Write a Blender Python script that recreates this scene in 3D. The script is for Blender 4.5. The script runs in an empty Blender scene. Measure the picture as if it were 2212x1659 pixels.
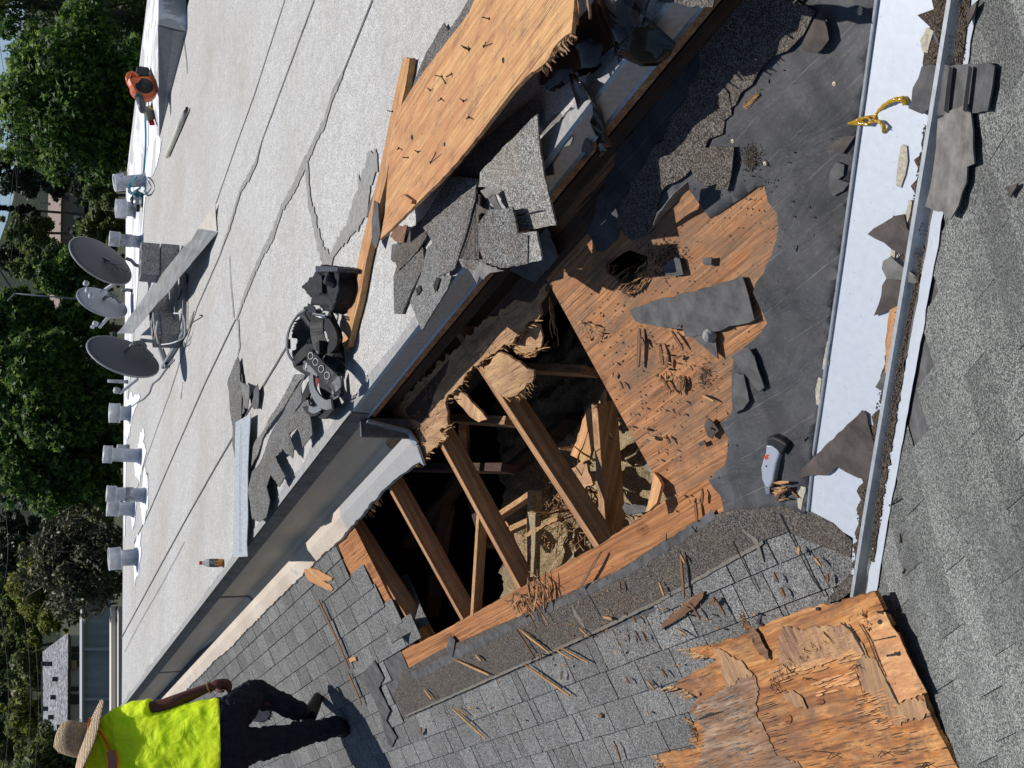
import bpy, bmesh, math, random
import numpy as np
from mathutils import Vector, Matrix, noise
from mathutils.geometry import delaunay_2d_cdt
random.seed(7)
SC = bpy.context.scene
COL = SC.collection
# ---------------------------------------------------------------- camera
# columns: image right, image down, view direction (photo shot with the phone turned a quarter)
RM = ((-0.08462376, -0.93438388, 0.34607163), (-0.36596189, 0.35218940, 0.86141425), (-0.92677436, -0.05375291, -0.37175249))
FOC, CX, CY = 2765.0, 1106.0, 829.5
CAM = Vector((0.0, 0.0, 1.53))
cd = bpy.data.cameras.new('camera'); cam = bpy.data.objects.new('camera', cd); COL.objects.link(cam)
cd.sensor_width = 36.0; cd.lens = 45.0; cd.clip_start = 0.05; cd.clip_end = 5000
m = Matrix(((RM[0][0], -RM[0][1], -RM[0][2], CAM.x), (RM[1][0], -RM[1][1], -RM[1][2], CAM.y), (RM[2][0], -RM[2][1], -RM[2][2], CAM.z), (0, 0, 0, 1)))
cam.matrix_world = m
SC.camera = cam
# ---------------------------------------------------------------- light
SUN = Vector((0.15, 0.30, 1.0)).normalized()
w = bpy.data.worlds.new('World'); SC.world = w; w.use_nodes = True
nt = w.node_tree
sky = nt.nodes.new('ShaderNodeTexSky'); sky.sky_type = 'NISHITA'; sky.sun_disc = False
sky.sun_elevation = math.asin(SUN.z); sky.sun_rotation = math.atan2(SUN.x, SUN.y)
sky.air_density = 1.0; sky.dust_density = 0.3; sky.ozone_density = 1.0
tc_ = nt.nodes.new('ShaderNodeTexCoord'); va_ = nt.nodes.new('ShaderNodeVectorMath'); va_.operation = 'ADD'; va_.inputs[1].default_value = (0, 0, 0.13)
vn_ = nt.nodes.new('ShaderNodeVectorMath'); vn_.operation = 'NORMALIZE'; nt.links.new(tc_.outputs['Generated'], va_.inputs[0]); nt.links.new(va_.outputs[0], vn_.inputs[0]); nt.links.new(vn_.outputs[0], sky.inputs[0])
nt.links.new(sky.outputs[0], nt.nodes['Background'].inputs[0])
nt.nodes['Background'].inputs[1].default_value = 0.075
sl = bpy.data.lights.new('sun', 'SUN'); sl.energy = 4.6; sl.angle = math.radians(0.5); sl.color = (1.0, 0.96, 0.91)
so = bpy.data.objects.new('sun', sl); COL.objects.link(so)
so.rotation_euler = SUN.to_track_quat('Z', 'Y').to_euler(); so.location = (0, 0, 30)
SC.view_settings.view_transform = 'Standard'; SC.view_settings.look = 'None'
SC.view_settings.exposure = 0.0; SC.view_settings.gamma = 1.0
SC.render.engine = 'CYCLES'
SC.cycles.max_bounces = 6; SC.cycles.diffuse_bounces = 3; SC.cycles.glossy_bounces = 2; SC.cycles.transparent_max_bounces = 4
# ---------------------------------------------------------------- planes and projection
def ray(x, y):
    a, b, c = x-CX, y-CY, FOC
    return Vector([r[0]*a+r[1]*b+r[2]*c for r in RM])
def proj(p):
    d = Vector(p)-CAM
    q = [RM[0][i]*d.x+RM[1][i]*d.y+RM[2][i]*d.z for i in range(3)]
    return (q[0]/q[2]*FOC+CX, q[1]/q[2]*FOC+CY)
class Pl:
    def __init__(s, o, n, u):
        s.o = Vector(o); s.n = Vector(n).normalized(); s.u = (Vector(u)-s.n*Vector(u).dot(s.n)).normalized(); s.v = s.n.cross(s.u)
    def at(s, x, y, off=0.0):
        r = ray(x, y); o = s.o+s.n*off
        return CAM+r*((o-CAM).dot(s.n)/r.dot(s.n))
    def off(s, d): return Pl(s.o+s.n*d, s.n, s.u)
    def uv(s, p): d = Vector(p)-s.o; return (d.dot(s.u), d.dot(s.v))
    def xyz(s, a, b, c=0.0): return s.o+s.u*a+s.v*b+s.n*c
def P3(a, b, c, u=None):
    n = (b-a).cross(c-a).normalized()
    if n.z < 0: n = -n
    return Pl(a, n, u if u is not None else (b-a))
def zp(z): return Pl((0, 0, z), (0, 0, 1), (0, 1, 0))
def vx(x): return Pl((x, 0, 0), (-1, 0, 0), (0, 1, 0))
ROOF = zp(0)
LIPZ = -0.34
a = zp(LIPZ).at(553, 1312)
TH = math.radians(25)
SLOPE = Pl(a, (-math.sin(TH), 0, math.cos(TH)), (0, 1, 0))      # u along the courses, v up the slope... (n x u)
va, vb = SLOPE.at(1878, 1190), SLOPE.at(2055, 150)
NEAR = P3(va, vb, CAM-Vector((0, 0, 1.42)))
nn = NEAR.n
NEAR = Pl(va, nn, Vector((nn.y, -nn.x, 0)).normalized())
EDGEX = ROOF.at(900, 703).x
def H(x, y, h): return zp(h).at(x, y)
def D(pts, pl, off=0.0): return [pl.at(x, y, off) for x, y in pts]
# ---------------------------------------------------------------- scene graph
def tag(o, label=None, cat=None, group=None, kind=None):
    if label: o['label'] = label
    if cat: o['category'] = cat
    if group: o['group'] = group
    if kind: o['kind'] = kind
    return o
def root(name, label, cat, loc=(0, 0, 0), group=None):
    o = bpy.data.objects.new(name, None); COL.objects.link(o); o.location = loc; o.empty_display_size = 0.1
    return tag(o, label, cat, group)
def link(name, me, mat, parent=None, mw=None):
    o = bpy.data.objects.new(name, me); COL.objects.link(o)
    if mat is not None: me.materials.append(mat)
    if mw is not None: o.matrix_world = mw
    if parent is not None:
        o.parent = parent; o.matrix_parent_inverse = parent_world(parent).inverted()
    return o
def parent_world(o):
    mm = Matrix.LocRotScale(o.location, o.rotation_euler, o.scale)
    if o.parent: return parent_world(o.parent) @ o.matrix_parent_inverse @ mm
    return mm
def mesh(name, verts, faces, mat, parent=None, mw=None, smooth=False):
    """verts in world space; mw gives the object its own frame (for the grain of its material)"""
    if mw is None:
        mw = Matrix.Identity(4)
        if parent is None:
            c = sum((Vector(v) for v in verts), Vector())/max(1, len(verts)); mw = Matrix.Translation(c)
    inv = mw.inverted()
    me = bpy.data.meshes.new(name)
    me.from_pydata([tuple(inv @ Vector(v)) for v in verts], [], faces)
    bm = bmesh.new(); bm.from_mesh(me); bmesh.ops.recalc_face_normals(bm, faces=bm.faces); bm.to_mesh(me); bm.free()
    if smooth: me.polygons.foreach_set('use_smooth', [True]*len(me.polygons))
    return link(name, me, mat, parent, mw)
class MB:
    """collects shapes that form ONE mesh"""
    def __init__(s): s.v = []; s.f = []
    def add(s, vs, fs):
        b = len(s.v); s.v += [Vector(q) for q in vs]; s.f += [tuple(i+b for i in q) for q in fs]; return s
    def box(s, c, sx, sy, sz, rot=None):
        r = rot if rot is not None else Matrix.Identity(3)
        vs = [Vector(c)+r @ Vector((x*sx/2, y*sy/2, z*sz/2)) for x in (-1, 1) for y in (-1, 1) for z in (-1, 1)]
        return s.add(vs, [(0, 1, 3, 2), (4, 6, 7, 5), (0, 4, 5, 1), (2, 3, 7, 6), (0, 2, 6, 4), (1, 5, 7, 3)])
    def beam(s, a, b, wd, ht, up=(0, 0, 1), taper=1.0):
        a, b = Vector(a), Vector(b); d = (b-a).normalized(); up = Vector(up)
        sd = d.cross(up).normalized(); up = sd.cross(d)
        vs = []
        for p, t in ((a, 1.0), (b, taper)):
            vs += [p+sd*(i*wd*t/2)+up*(j*ht*t/2) for i, j in ((-1, -1), (1, -1), (1, 1), (-1, 1))]
        return s.add(vs, [(0, 1, 2, 3), (4, 7, 6, 5), (0, 4, 5, 1), (1, 5, 6, 2), (2, 6, 7, 3), (3, 7, 4, 0)])
    def tube(s, pts, r, n=8, cap=True):
        pts = [Vector(p) for p in pts]; rs = r if isinstance(r, (list, tuple)) else [r]*len(pts)
        rings = []; last = None
        for i, p in enumerate(pts):
            d = (pts[min(i+1, len(pts)-1)]-pts[max(i-1, 0)]).normalized()
            if last is None: last = d.orthogonal().normalized()
            x = (last-d*last.dot(d)).normalized(); last = x; y = d.cross(x)
            rings.append([p+(x*math.cos(2*math.pi*k/n)+y*math.sin(2*math.pi*k/n))*rs[i] for k in range(n)])
        b = len(s.v)
        for q in rings: s.v += q
        for i in range(len(rings)-1):
            for k in range(n):
                s.f.append((b+i*n+k, b+i*n+(k+1) % n, b+(i+1)*n+(k+1) % n, b+(i+1)*n+k))
        if cap:
            s.f.append(tuple(b+k for k in reversed(range(n)))); s.f.append(tuple(b+(len(rings)-1)*n+k for k in range(n)))
        return s
    def lathe(s, o, prof, axis=(0, 0, 1), n=20, xs=1.0):
        ax = Vector(axis).normalized(); x = ax.orthogonal().normalized(); y = ax.cross(x); b = len(s.v)
        for r, h in prof:
            s.v += [Vector(o)+ax*h+(x*math.cos(2*math.pi*k/n)*xs+y*math.sin(2*math.pi*k/n))*r for k in range(n)]
        for i in range(len(prof)-1):
            for k in range(n):
                s.f.append((b+i*n+k, b+i*n+(k+1) % n, b+(i+1)*n+(k+1) % n, b+(i+1)*n+k))
        return s
    def build(s, name, mat, parent=None, mw=None, smooth=False, bevel=0):
        o = mesh(name, s.v, s.f, mat, parent, mw, smooth)
        if bevel:
            md = o.modifiers.new('bevel', 'BEVEL'); md.width = bevel; md.segments = 2; md.limit_method = 'ANGLE'
        return o
def frame(o, u, n):
    n = Vector(n).normalized(); u = Vector(u); u = (u-n*u.dot(n)).normalized(); v = n.cross(u)
    return Matrix(((u.x, v.x, n.x, o[0]), (u.y, v.y, n.y, o[1]), (u.z, v.z, n.z, o[2]), (0, 0, 0, 1)))
def rough_poly(pts, amp, step):
    """a ragged version of a closed 2D outline"""
    out = []
    for i in range(len(pts)):
        a, b = Vector(pts[i]), Vector(pts[(i+1) % len(pts)]); L = (b-a).length
        n = max(1, int(L/step)); nrm = Vector((-(b-a).y, (b-a).x)).normalized() if L > 0 else Vector((0, 0))
        for k in range(n):
            q = a.lerp(b, k/n)
            if k: q = q+nrm*random.uniform(-amp, amp)
            out.append(q)
    return out
def inside(p, poly):
    x, y = p[0], p[1]; c = False; j = len(poly)-1
    for i in range(len(poly)):
        xi, yi = poly[i][0], poly[i][1]; xj, yj = poly[j][0], poly[j][1]
        if (yi > y) != (yj > y) and x < (xj-xi)*(y-yi)/(yj-yi)+xi: c = not c
        j = i
    return c
def sheet(name, pts, pl, mat, parent=None, th=0.004, off=0.0, grid=0.0, jag=0.0, step=0.02, bump=None, holes=(), grain=None, world=False, smooth=False):
    """a thin solid sheet lying on plane pl. pts: photo points (or world points) of its outline.
    bump(u, v) -> height above the plane, for curls and wrinkles."""
    W = [Vector(p) if world else pl.at(p[0], p[1], off) for p in pts]
    q = [Vector(pl.uv(p)) for p in W]
    if jag: q = rough_poly(q, jag, step)
    hs = []
    for h in holes:
        hq = [Vector(pl.uv(Vector(p) if world else pl.at(p[0], p[1], off))) for p in h]
        if jag: hq = rough_poly(hq, jag, step)
        hs.append(hq)
    co = [tuple(p) for p in q]; ed = [(i, (i+1) % len(q)) for i in range(len(q))]
    for hq in hs:
        b = len(co); co += [tuple(p) for p in hq]; ed += [(b+i, b+(i+1) % len(hq)) for i in range(len(hq))]
    if grid:
        xs = [p.x for p in q]; ys = [p.y for p in q]
        gx = min(xs)
        while gx < max(xs):
            gy = min(ys)
            while gy < max(ys):
                c = (gx+random.uniform(-.2, .2)*grid, gy+random.uniform(-.2, .2)*grid)
                if inside(c, q) and not any(inside(c, h) for h in hs): co.append(c)
                gy += grid
            gx += grid
    r = delaunay_2d_cdt([Vector(c) for c in co], ed, [], 0, 1e-5)
    vv, ff = r[0], r[2]
    tris = []
    for t in ff:
        c = sum((vv[i] for i in t), Vector((0, 0)))/len(t)
        if inside(c, q) and not any(inside(c, h) for h in hs): tris.append(tuple(t))
    n = len(vv); top = []; bot = []
    for p in vv:
        z = off+(bump(p.x, p.y) if bump else 0.0)
        top.append(pl.xyz(p.x, p.y, z)); bot.append(pl.xyz(p.x, p.y, z-th))
    cnt = {}
    for t in tris:
        for i in range(len(t)):
            e = (t[i], t[(i+1) % len(t)]); cnt[e] = 1
    faces = list(tris)+[tuple(i+n for i in reversed(t)) for t in tris]
    for (i, j) in cnt:
        if (j, i) not in cnt: faces.append((j, i, i+n, j+n))
    g = grain if grain is not None else pl.u
    c = sum(top, Vector())/len(top)
    o = mesh(name, top+bot, faces, mat, parent, frame(c, g, pl.n), False)
    if smooth:
        for p in o.data.polygons: p.use_smooth = len(p.vertices) == 3
    return o
def ribbon(line, wd, pl, off, jag=0.25, step=0.03):
    """outline of a strip that follows photo points on a plane; wd in metres (or a list)"""
    W = [Vector(pl.uv(pl.at(x, y))) for x, y in line]; ws = wd if isinstance(wd, (list, tuple)) else [wd]*len(W)
    P = []
    for i in range(len(W)-1):
        n = max(1, int((W[i+1]-W[i]).length/step))
        for k in range(n): P.append((W[i].lerp(W[i+1], k/n), ws[i]+(ws[i+1]-ws[i])*k/n))
    P.append((W[-1], ws[-1]))
    l, r_ = [], []
    for i, (p, w_) in enumerate(P):
        d = (P[min(i+1, len(P)-1)][0]-P[max(i-1, 0)][0]).normalized(); nn_ = Vector((-d.y, d.x))
        c = p+nn_*random.uniform(-1, 1)*w_*jag*0.5
        l.append(c+nn_*w_/2*(1+random.uniform(-jag, jag))); r_.append(c-nn_*w_/2*(1+random.uniform(-jag, jag)))
    vs = []; fs = []
    for a_, b_ in zip(l, r_): vs += [pl.xyz(a_.x, a_.y, off), pl.xyz(b_.x, b_.y, off)]
    for i in range(len(P)-1): fs.append((2*i, 2*i+1, 2*i+3, 2*i+2))
    return vs, fs
# ---------------------------------------------------------------- materials
class NT:
    def __init__(s, name, rough=0.8, metal=0.0, spec=0.3):
        s.m = bpy.data.materials.new(name); s.m.use_nodes = True; s.t = s.m.node_tree; s.b = s.t.nodes['Principled BSDF']
        s.b.inputs['Roughness'].default_value = rough; s.b.inputs['Metallic'].default_value = metal
        s.b.inputs['Specular IOR Level'].default_value = spec
        s._co = None
    def set(s, sock, v):
        if hasattr(v, 'is_output') or isinstance(v, bpy.types.NodeSocket): s.t.links.new(v, sock)
        elif isinstance(v, (tuple, list)) and len(v) == 3 and sock.type == 'RGBA': sock.default_value = (*v, 1)
        else: sock.default_value = v
    def co(s):
        if s._co is None: s._co = s.t.nodes.new('ShaderNodeTexCoord').outputs['Object']
        return s._co
    def map(s, scale=(1, 1, 1), loc=(0, 0, 0), rot=(0, 0, 0), vec=None):
        n = s.t.nodes.new('ShaderNodeMapping'); s.set(n.inputs['Vector'], vec if vec is not None else s.co())
        n.inputs['Scale'].default_value = scale; n.inputs['Location'].default_value = loc; n.inputs['Rotation'].default_value = rot
        return n.outputs[0]
    def noise(s, scale=5, detail=3, rough=0.55, vec=None, dist=0.0, out=0):
        n = s.t.nodes.new('ShaderNodeTexNoise'); s.set(n.inputs['Vector'], vec if vec is not None else s.co())
        n.inputs['Scale'].default_value = scale; n.inputs['Detail'].default_value = detail; n.inputs['Roughness'].default_value = rough
        n.inputs['Distortion'].default_value = dist
        return n.outputs[out]
    def vor(s, scale=5, vec=None, out='Color', feature='F1'):
        n = s.t.nodes.new('ShaderNodeTexVoronoi'); s.set(n.inputs['Vector'], vec if vec is not None else s.co()); n.feature = feature
        n.inputs['Scale'].default_value = scale
        return n.outputs[out]
    def ramp(s, f, stops):
        n = s.t.nodes.new('ShaderNodeValToRGB'); s.set(n.inputs[0], f); e = n.color_ramp.elements
        while len(e) < len(stops): e.new(0.5)
        for i, (p, c) in enumerate(stops):
            e[i].position = p; e[i].color = (*c, 1) if isinstance(c, (tuple, list)) else (c, c, c, 1)
        return n.outputs[0]
    def mix(s, f, a, b, mode='MIX'):
        n = s.t.nodes.new('ShaderNodeMix'); n.data_type = 'RGBA'; n.blend_type = mode; n.clamp_factor = True
        s.set(n.inputs[0], f); s.set(n.inputs[6], a); s.set(n.inputs[7], b); return n.outputs[2]
    def math(s, op, a, b=0.0):
        n = s.t.nodes.new('ShaderNodeMath'); n.operation = op; s.set(n.inputs[0], a); s.set(n.inputs[1], b); return n.outputs[0]
    def island(s):
        n = s.t.nodes.new('ShaderNodeNewGeometry'); return n.outputs['Random Per Island']
    def objrand(s):
        n = s.t.nodes.new('ShaderNodeObjectInfo'); return n.outputs['Random']
    def color(s, c): s.set(s.b.inputs['Base Color'], c); return s
    def bump(s, h, strength=0.4, dist=0.01):
        n = s.t.nodes.new('ShaderNodeBump'); s.set(n.inputs['Height'], h); n.inputs['Strength'].default_value = strength; n.inputs['Distance'].default_value = dist
        s.t.links.new(n.outputs[0], s.b.inputs['Normal']); return s
def v3(c): return c if isinstance(c, (tuple, list)) else (c, c, c)
def plain(name, c, rough=0.6, metal=0.0, var=0.15, scale=20, spec=0.3, bump=0.15):
    t = NT(name, rough, metal, spec); n = t.noise(scale, 6, .65)
    lo = tuple(x*(1-var) for x in c); hi = tuple(min(1, x*(1+var)) for x in c)
    t.color(t.ramp(n, [(0.3, lo), (0.7, hi)])); t.bump(n, bump, 0.004); return t.m
def granule(name, dark, mid, light, scale=260, stain=(0.1, 0.09, 0.08), stain_amt=0.35, isl=0.25, rough=0.9, patch=1.3):
    t = NT(name, rough, 0, 0.2)
    v = t.vor(scale); n1 = t.t.nodes.new('ShaderNodeSeparateColor'); t.set(n1.inputs[0], v)
    c = t.ramp(n1.outputs[0], [(0.0, v3(dark)), (0.45, v3(mid)), (0.8, v3(light)), (1.0, v3(tuple(min(1, x*1.35) for x in v3(light))))])
    big = t.noise(patch, 5, 0.65); c = t.mix(t.math('MULTIPLY', t.ramp(big, [(0.42, 0.0), (0.72, 1.0)]), stain_amt), c, stain)
    if isl:
        k = t.ramp(t.island(), [(0, 1.0-isl), (1, 1.0+isl*0.6)]); c = t.mix(1.0, c, k, 'MULTIPLY')
    med = t.ramp(t.noise(14, 4, 0.7), [(0.3, 0.86), (0.7, 1.12)]); c = t.mix(1.0, c, med, 'MULTIPLY')
    t.color(c); t.bump(n1.outputs[1], 0.5, 0.002); return t.m
def wood(name, light, mid, dark, crack=0.5, along=1.6, across=38, weather=None, wamt=0.5, knots=True, rough=0.75, grey=0.0, fine=0.62):
    """grain along local X"""
    t = NT(name, rough, 0, 0.25)
    warp = t.noise(1.7, 3, 0.6, out=1)
    base = t.mix(0.028, t.co(), warp, 'ADD')
    g1 = t.noise(1, 5, 0.6, vec=t.map((along, across, across), vec=base), dist=0.25)
    g2 = t.noise(1, 3, 0.5, vec=t.map((along*1.2, across*3.4, across*4), vec=base))
    c = t.ramp(g1, [(0.28, v3(dark)), (0.46, v3(mid)), (0.62, v3(light)), (0.85, tuple(min(1, x*1.1) for x in v3(light)))])
    c = t.mix(1.0, c, t.ramp(g2, [(0.32, fine), (0.5, 0.95), (0.66, 1.12)]), 'MULTIPLY')
    ck = t.noise(1, 3, 0.6, vec=t.map((along*1.3, across*1.9, across), loc=(3, 1, 7), vec=base), dist=0.1)
    cm = t.ramp(ck, [(0.37, 1.0), (0.405, 0.0)])
    gate = t.ramp(t.noise(1.6, 2), [(0.4, 0.15), (0.65, 1.0)])
    cm2 = t.math('MULTIPLY', t.math('MULTIPLY', cm, gate), crack)
    c = t.mix(cm2, c, (0.02, 0.012, 0.007))
    if weather is not None:
        wn = t.noise(2.4, 7, 0.78, vec=t.map((1, 3.0, 2), loc=(5, 2, 1)))
        c = t.mix(t.math('MULTIPLY', t.ramp(wn, [(0.42, 0.0), (0.6, 1.0)]), wamt), c, v3(weather))
    if weather is not None:
        dn = t.noise(7, 6, .8, vec=t.map((1, 1.6, 1), loc=(9, 3, 2))); c = t.mix(t.math('MULTIPLY', t.ramp(dn, [(0.50, 0.0), (0.68, 1.0)]), wamt*.8), c, (0.10, 0.075, 0.058))
        sp = t.vor(34, out='Distance'); c = t.mix(t.math('MULTIPLY', t.ramp(sp, [(0.10, 1.0), (0.16, 0.0)]), t.ramp(t.noise(5, 2), [(0.5, 0.0), (0.6, .8)])), c, (0.03, 0.02, 0.015))
    if knots:
        k = t.vor(2.2, t.map((1.0, 1.9, 1), loc=(0.3, 0.2, 0)), out='Distance')
        rk = t.ramp(k, [(0.03, 1.0), (0.06, 0.35), (0.075, 0.7), (0.12, 0.0)])
        c = t.mix(t.math('MULTIPLY', rk, 0.75), c, (0.11, 0.035, 0.012))
    if grey: c = t.mix(grey, c, (0.22, 0.2, 0.18))
    c = t.mix(1.0, c, t.ramp(t.objrand(), [(0, 0.85), (1, 1.12)]), 'MULTIPLY')
    t.color(c); t.bump(t.math('SUBTRACT', g2, cm2), 0.5, 0.004); return t.m

MT = {}
def build_mats():
    MT['roll'] = granule('roll_roofing', (0.22,)*3, (0.425, 0.42, 0.408), (0.55, 0.545, 0.53), 260, (0.34, 0.315, 0.275), 0.7, 0, patch=0.6)
    MT['shingle'] = granule('grey_shingle', (0.03, 0.031, 0.032), (0.138, 0.137, 0.135), (0.29, 0.29, 0.283), 320, (0.085, 0.08, 0.078), 0.4, 0.22)
    MT['shingle_near'] = granule('near_shingle', (0.035, 0.037, 0.036), (0.118, 0.122, 0.118), (0.27, 0.28, 0.26), 380, (0.085, 0.085, 0.085), 0.75, 0.30, patch=2.0)
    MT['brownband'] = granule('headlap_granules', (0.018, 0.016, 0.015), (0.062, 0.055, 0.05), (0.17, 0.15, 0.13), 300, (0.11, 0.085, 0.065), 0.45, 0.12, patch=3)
    MT['scrap'] = granule('scrap_granules', (0.03,)*3, (0.085, 0.083, 0.08), (0.29, 0.29, 0.28), 300, (0.10, 0.075, 0.055), 0.6, 0.25, patch=6)
    MT['scrap_sand'] = granule('scrap_pale_granules', (0.07,)*3, (0.17, 0.165, 0.155), (0.40, 0.40, 0.38), 300, (0.25, 0.19, 0.13), 0.6, 0.15, patch=5)
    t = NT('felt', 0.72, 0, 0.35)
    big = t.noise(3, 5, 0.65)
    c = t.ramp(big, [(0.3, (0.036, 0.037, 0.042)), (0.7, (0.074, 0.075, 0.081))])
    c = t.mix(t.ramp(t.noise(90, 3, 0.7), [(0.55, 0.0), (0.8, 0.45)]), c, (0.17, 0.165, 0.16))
    c = t.mix(1.0, c, t.ramp(t.noise(1, 5, .65, vec=t.map((5, 2.2, 1), rot=(0, 0, .5)), dist=.5), [(.34, .62), (.5, 1.0), (.66, 1.35)]), 'MULTIPLY')  # stretched streaks paint the light and shade of creases into the felt colour
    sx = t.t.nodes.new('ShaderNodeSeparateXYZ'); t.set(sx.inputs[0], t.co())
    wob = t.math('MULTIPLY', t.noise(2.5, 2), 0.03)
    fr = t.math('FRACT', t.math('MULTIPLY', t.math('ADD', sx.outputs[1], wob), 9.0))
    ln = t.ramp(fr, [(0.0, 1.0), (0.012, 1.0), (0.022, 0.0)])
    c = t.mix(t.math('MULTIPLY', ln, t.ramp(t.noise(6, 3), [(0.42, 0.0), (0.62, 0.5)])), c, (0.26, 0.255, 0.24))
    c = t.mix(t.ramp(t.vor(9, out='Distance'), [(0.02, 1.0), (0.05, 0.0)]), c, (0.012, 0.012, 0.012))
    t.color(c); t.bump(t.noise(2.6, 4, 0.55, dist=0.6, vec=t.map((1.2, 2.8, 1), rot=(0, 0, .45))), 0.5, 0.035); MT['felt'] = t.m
    MT['felt_grey'] = plain('felt_grey', (0.088, 0.086, 0.087), 0.8, 0, 0.5, 14, bump=.8)
    MT['felt_brown'] = plain('felt_brown', (0.072, 0.06, 0.054), 0.8, 0, 0.55, 12, bump=.8)
    MT['felt_pale'] = plain('felt_pale', (0.155, 0.148, 0.14), 0.85, 0, 0.5, 16, bump=1.0)
    MT['deck'] = wood('weathered_plywood', (0.50, 0.245, 0.11), (0.40, 0.175, 0.072), (0.24, 0.095, 0.04), 1.0, 1.6, 52, (0.20, 0.125, 0.08), 0.8)
    MT['board'] = wood('orange_board', (0.48, 0.215, 0.085), (0.40, 0.165, 0.062), (0.26, 0.10, 0.04), 0.7, 1.6, 48, (0.2, 0.1, 0.05), 0.25)
    MT['ply_fresh'] = wood('fresh_plywood', (0.68, 0.40, 0.18), (0.58, 0.32, 0.135), (0.40, 0.18, 0.075), 0.7, 1.5, 46, (0.46, 0.20, 0.095), 0.75, fine=.7)
    MT['ply_torn'] = wood('delaminated_plywood', (0.56, 0.28, 0.10), (0.42, 0.17, 0.052), (0.20, 0.07, 0.024), 0.95, 1.7, 42, (0.15, 0.085, 0.06), 0.7)
    MT['ply_brown'] = wood('glue_brown_ply', (0.34, 0.2, 0.12), (0.23, 0.125, 0.08), (0.14, 0.072, 0.048), 0.4, 3, 60, (0.45, 0.27, 0.13), 0.75, knots=False)
    MT['ply_grey'] = wood('grey_weathered_ply', (0.36, 0.26, 0.18), (0.2, 0.13, 0.09), (0.07, 0.045, 0.032), 0.8, 1.5, 40, (0.30, 0.13, 0.05), 0.5)
    MT['ply_rem'] = wood('torn_top_ply', (0.46, 0.27, 0.15), (0.33, 0.18, 0.10), (0.17, 0.085, 0.055), 0.9, 3, 55, (0.62, 0.40, 0.19), 0.6, knots=False)
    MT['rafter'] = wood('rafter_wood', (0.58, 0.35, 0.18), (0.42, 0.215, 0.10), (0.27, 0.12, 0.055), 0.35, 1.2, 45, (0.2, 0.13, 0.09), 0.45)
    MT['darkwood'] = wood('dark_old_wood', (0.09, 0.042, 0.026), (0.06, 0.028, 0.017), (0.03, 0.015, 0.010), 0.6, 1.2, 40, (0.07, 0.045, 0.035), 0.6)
    MT['splint'] = wood('splinter_wood', (0.58, 0.36, 0.17), (0.42, 0.23, 0.1), (0.22, 0.11, 0.05), 0.5, 3, 160, None, knots=False)
    MT['splint_dark'] = wood('splinter_brown', (0.27, 0.15, 0.08), (0.17, 0.09, 0.05), (0.08, 0.04, 0.025), 0.5, 3, 160, None, knots=False)
    t = NT('galvanised_steel', 0.42, 0.25, 0.5)
    c = t.ramp(t.noise(40, 4, 0.6), [(0.3, (0.52, 0.56, 0.62)), (0.7, (0.58, 0.62, 0.68))])
    c = t.mix(t.ramp(t.noise(70, 4, 0.75), [(0.62, 0.0), (0.72, 0.8)]), c, (0.25, 0.23, 0.21))
    c = t.mix(t.ramp(t.noise(4, 5, 0.7), [(0.5, 0.0), (0.8, 0.3)]), c, (0.6, 0.6, 0.6))
    t.color(c); t.bump(t.noise(2, 2), 0.06, 0.01); MT['galv'] = t.m
    t = NT('grey_metal', 0.45, 0.5, 0.5)
    t.color(t.ramp(t.noise(8, 5, 0.6, vec=t.map((1, 6, 6))), [(0.3, (0.36, 0.385, 0.40)), (0.7, (0.50, 0.53, 0.55))])); MT['metal'] = t.m
    t = NT('gutter_metal', 0.7, 0.1, 0.3)
    c = t.ramp(t.noise(1.6, 5, 0.65, vec=t.map((0.5, 0.5, 3))), [(0.3, (0.52, 0.43, 0.33)), (0.7, (0.72, 0.61, 0.48))])
    c = t.mix(t.ramp(t.noise(5, 5, 0.7, vec=t.map((1, 0.25, 3))), [(0.62, 0.0), (0.8, 0.6)]), c, (0.1, 0.1, 0.1))
    t.color(c); MT['gutter'] = t.m
    t = NT('tar', 0.5, 0, 0.4)
    t.color(t.ramp(t.noise(9, 6, 0.7), [(0.3, (0.05, 0.054, 0.062)), (0.7, (0.19, 0.2, 0.215))])); t.bump(t.noise(20, 4), 0.5, 0.01); MT['tar'] = t.m
    MT['seam'] = plain('seam_mastic', (0.245, 0.24, 0.225), 0.8, 0, 0.3, 40, bump=0.5)
    MT['seam_dark'] = plain('seam_dark', (0.10, 0.098, 0.095), 0.8, 0, 0.35, 40, bump=0.5)
    t = NT('cream_flashing', 0.75, 0, 0.3)
    c = t.ramp(t.noise(3, 5, 0.6, vec=t.map((1, 0.5, 1))), [(0.35, (0.50, 0.42, 0.34)), (0.65, (0.62, 0.55, 0.46))])
    sy = t.t.nodes.new('ShaderNodeSeparateXYZ'); t.set(sy.inputs[0], t.co())
    wv = t.math('ADD', sy.outputs[1], t.math('MULTIPLY', t.noise(1.6, 5, 0.6), 2.6))
    c = t.mix(t.ramp(t.math('MULTIPLY', wv, 0.1), [(0.815, 1.0), (0.825, 0.0)]), c, (0.36, 0.36, 0.36))
    c = t.mix(t.ramp(t.noise(7, 6, 0.7, vec=t.map((1, 0.6, 1), loc=(4, 4, 4))), [(0.6, 0.0), (0.66, 0.8)]), c, (0.42, 0.42, 0.42))
    t.color(c); t.bump(t.noise(30, 5), 0.4, 0.01); MT['cream'] = t.m
    t = NT('grey_cement', 0.85, 0, 0.2)
    t.color(t.ramp(t.noise(25, 6, 0.7), [(0.3, (0.22, 0.22, 0.22)), (0.7, (0.38, 0.375, 0.37))])); t.bump(t.noise(50, 5), 0.6, 0.01); MT['cement'] = t.m
    t = NT('white_coating', 0.6, 0, 0.3)
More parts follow.
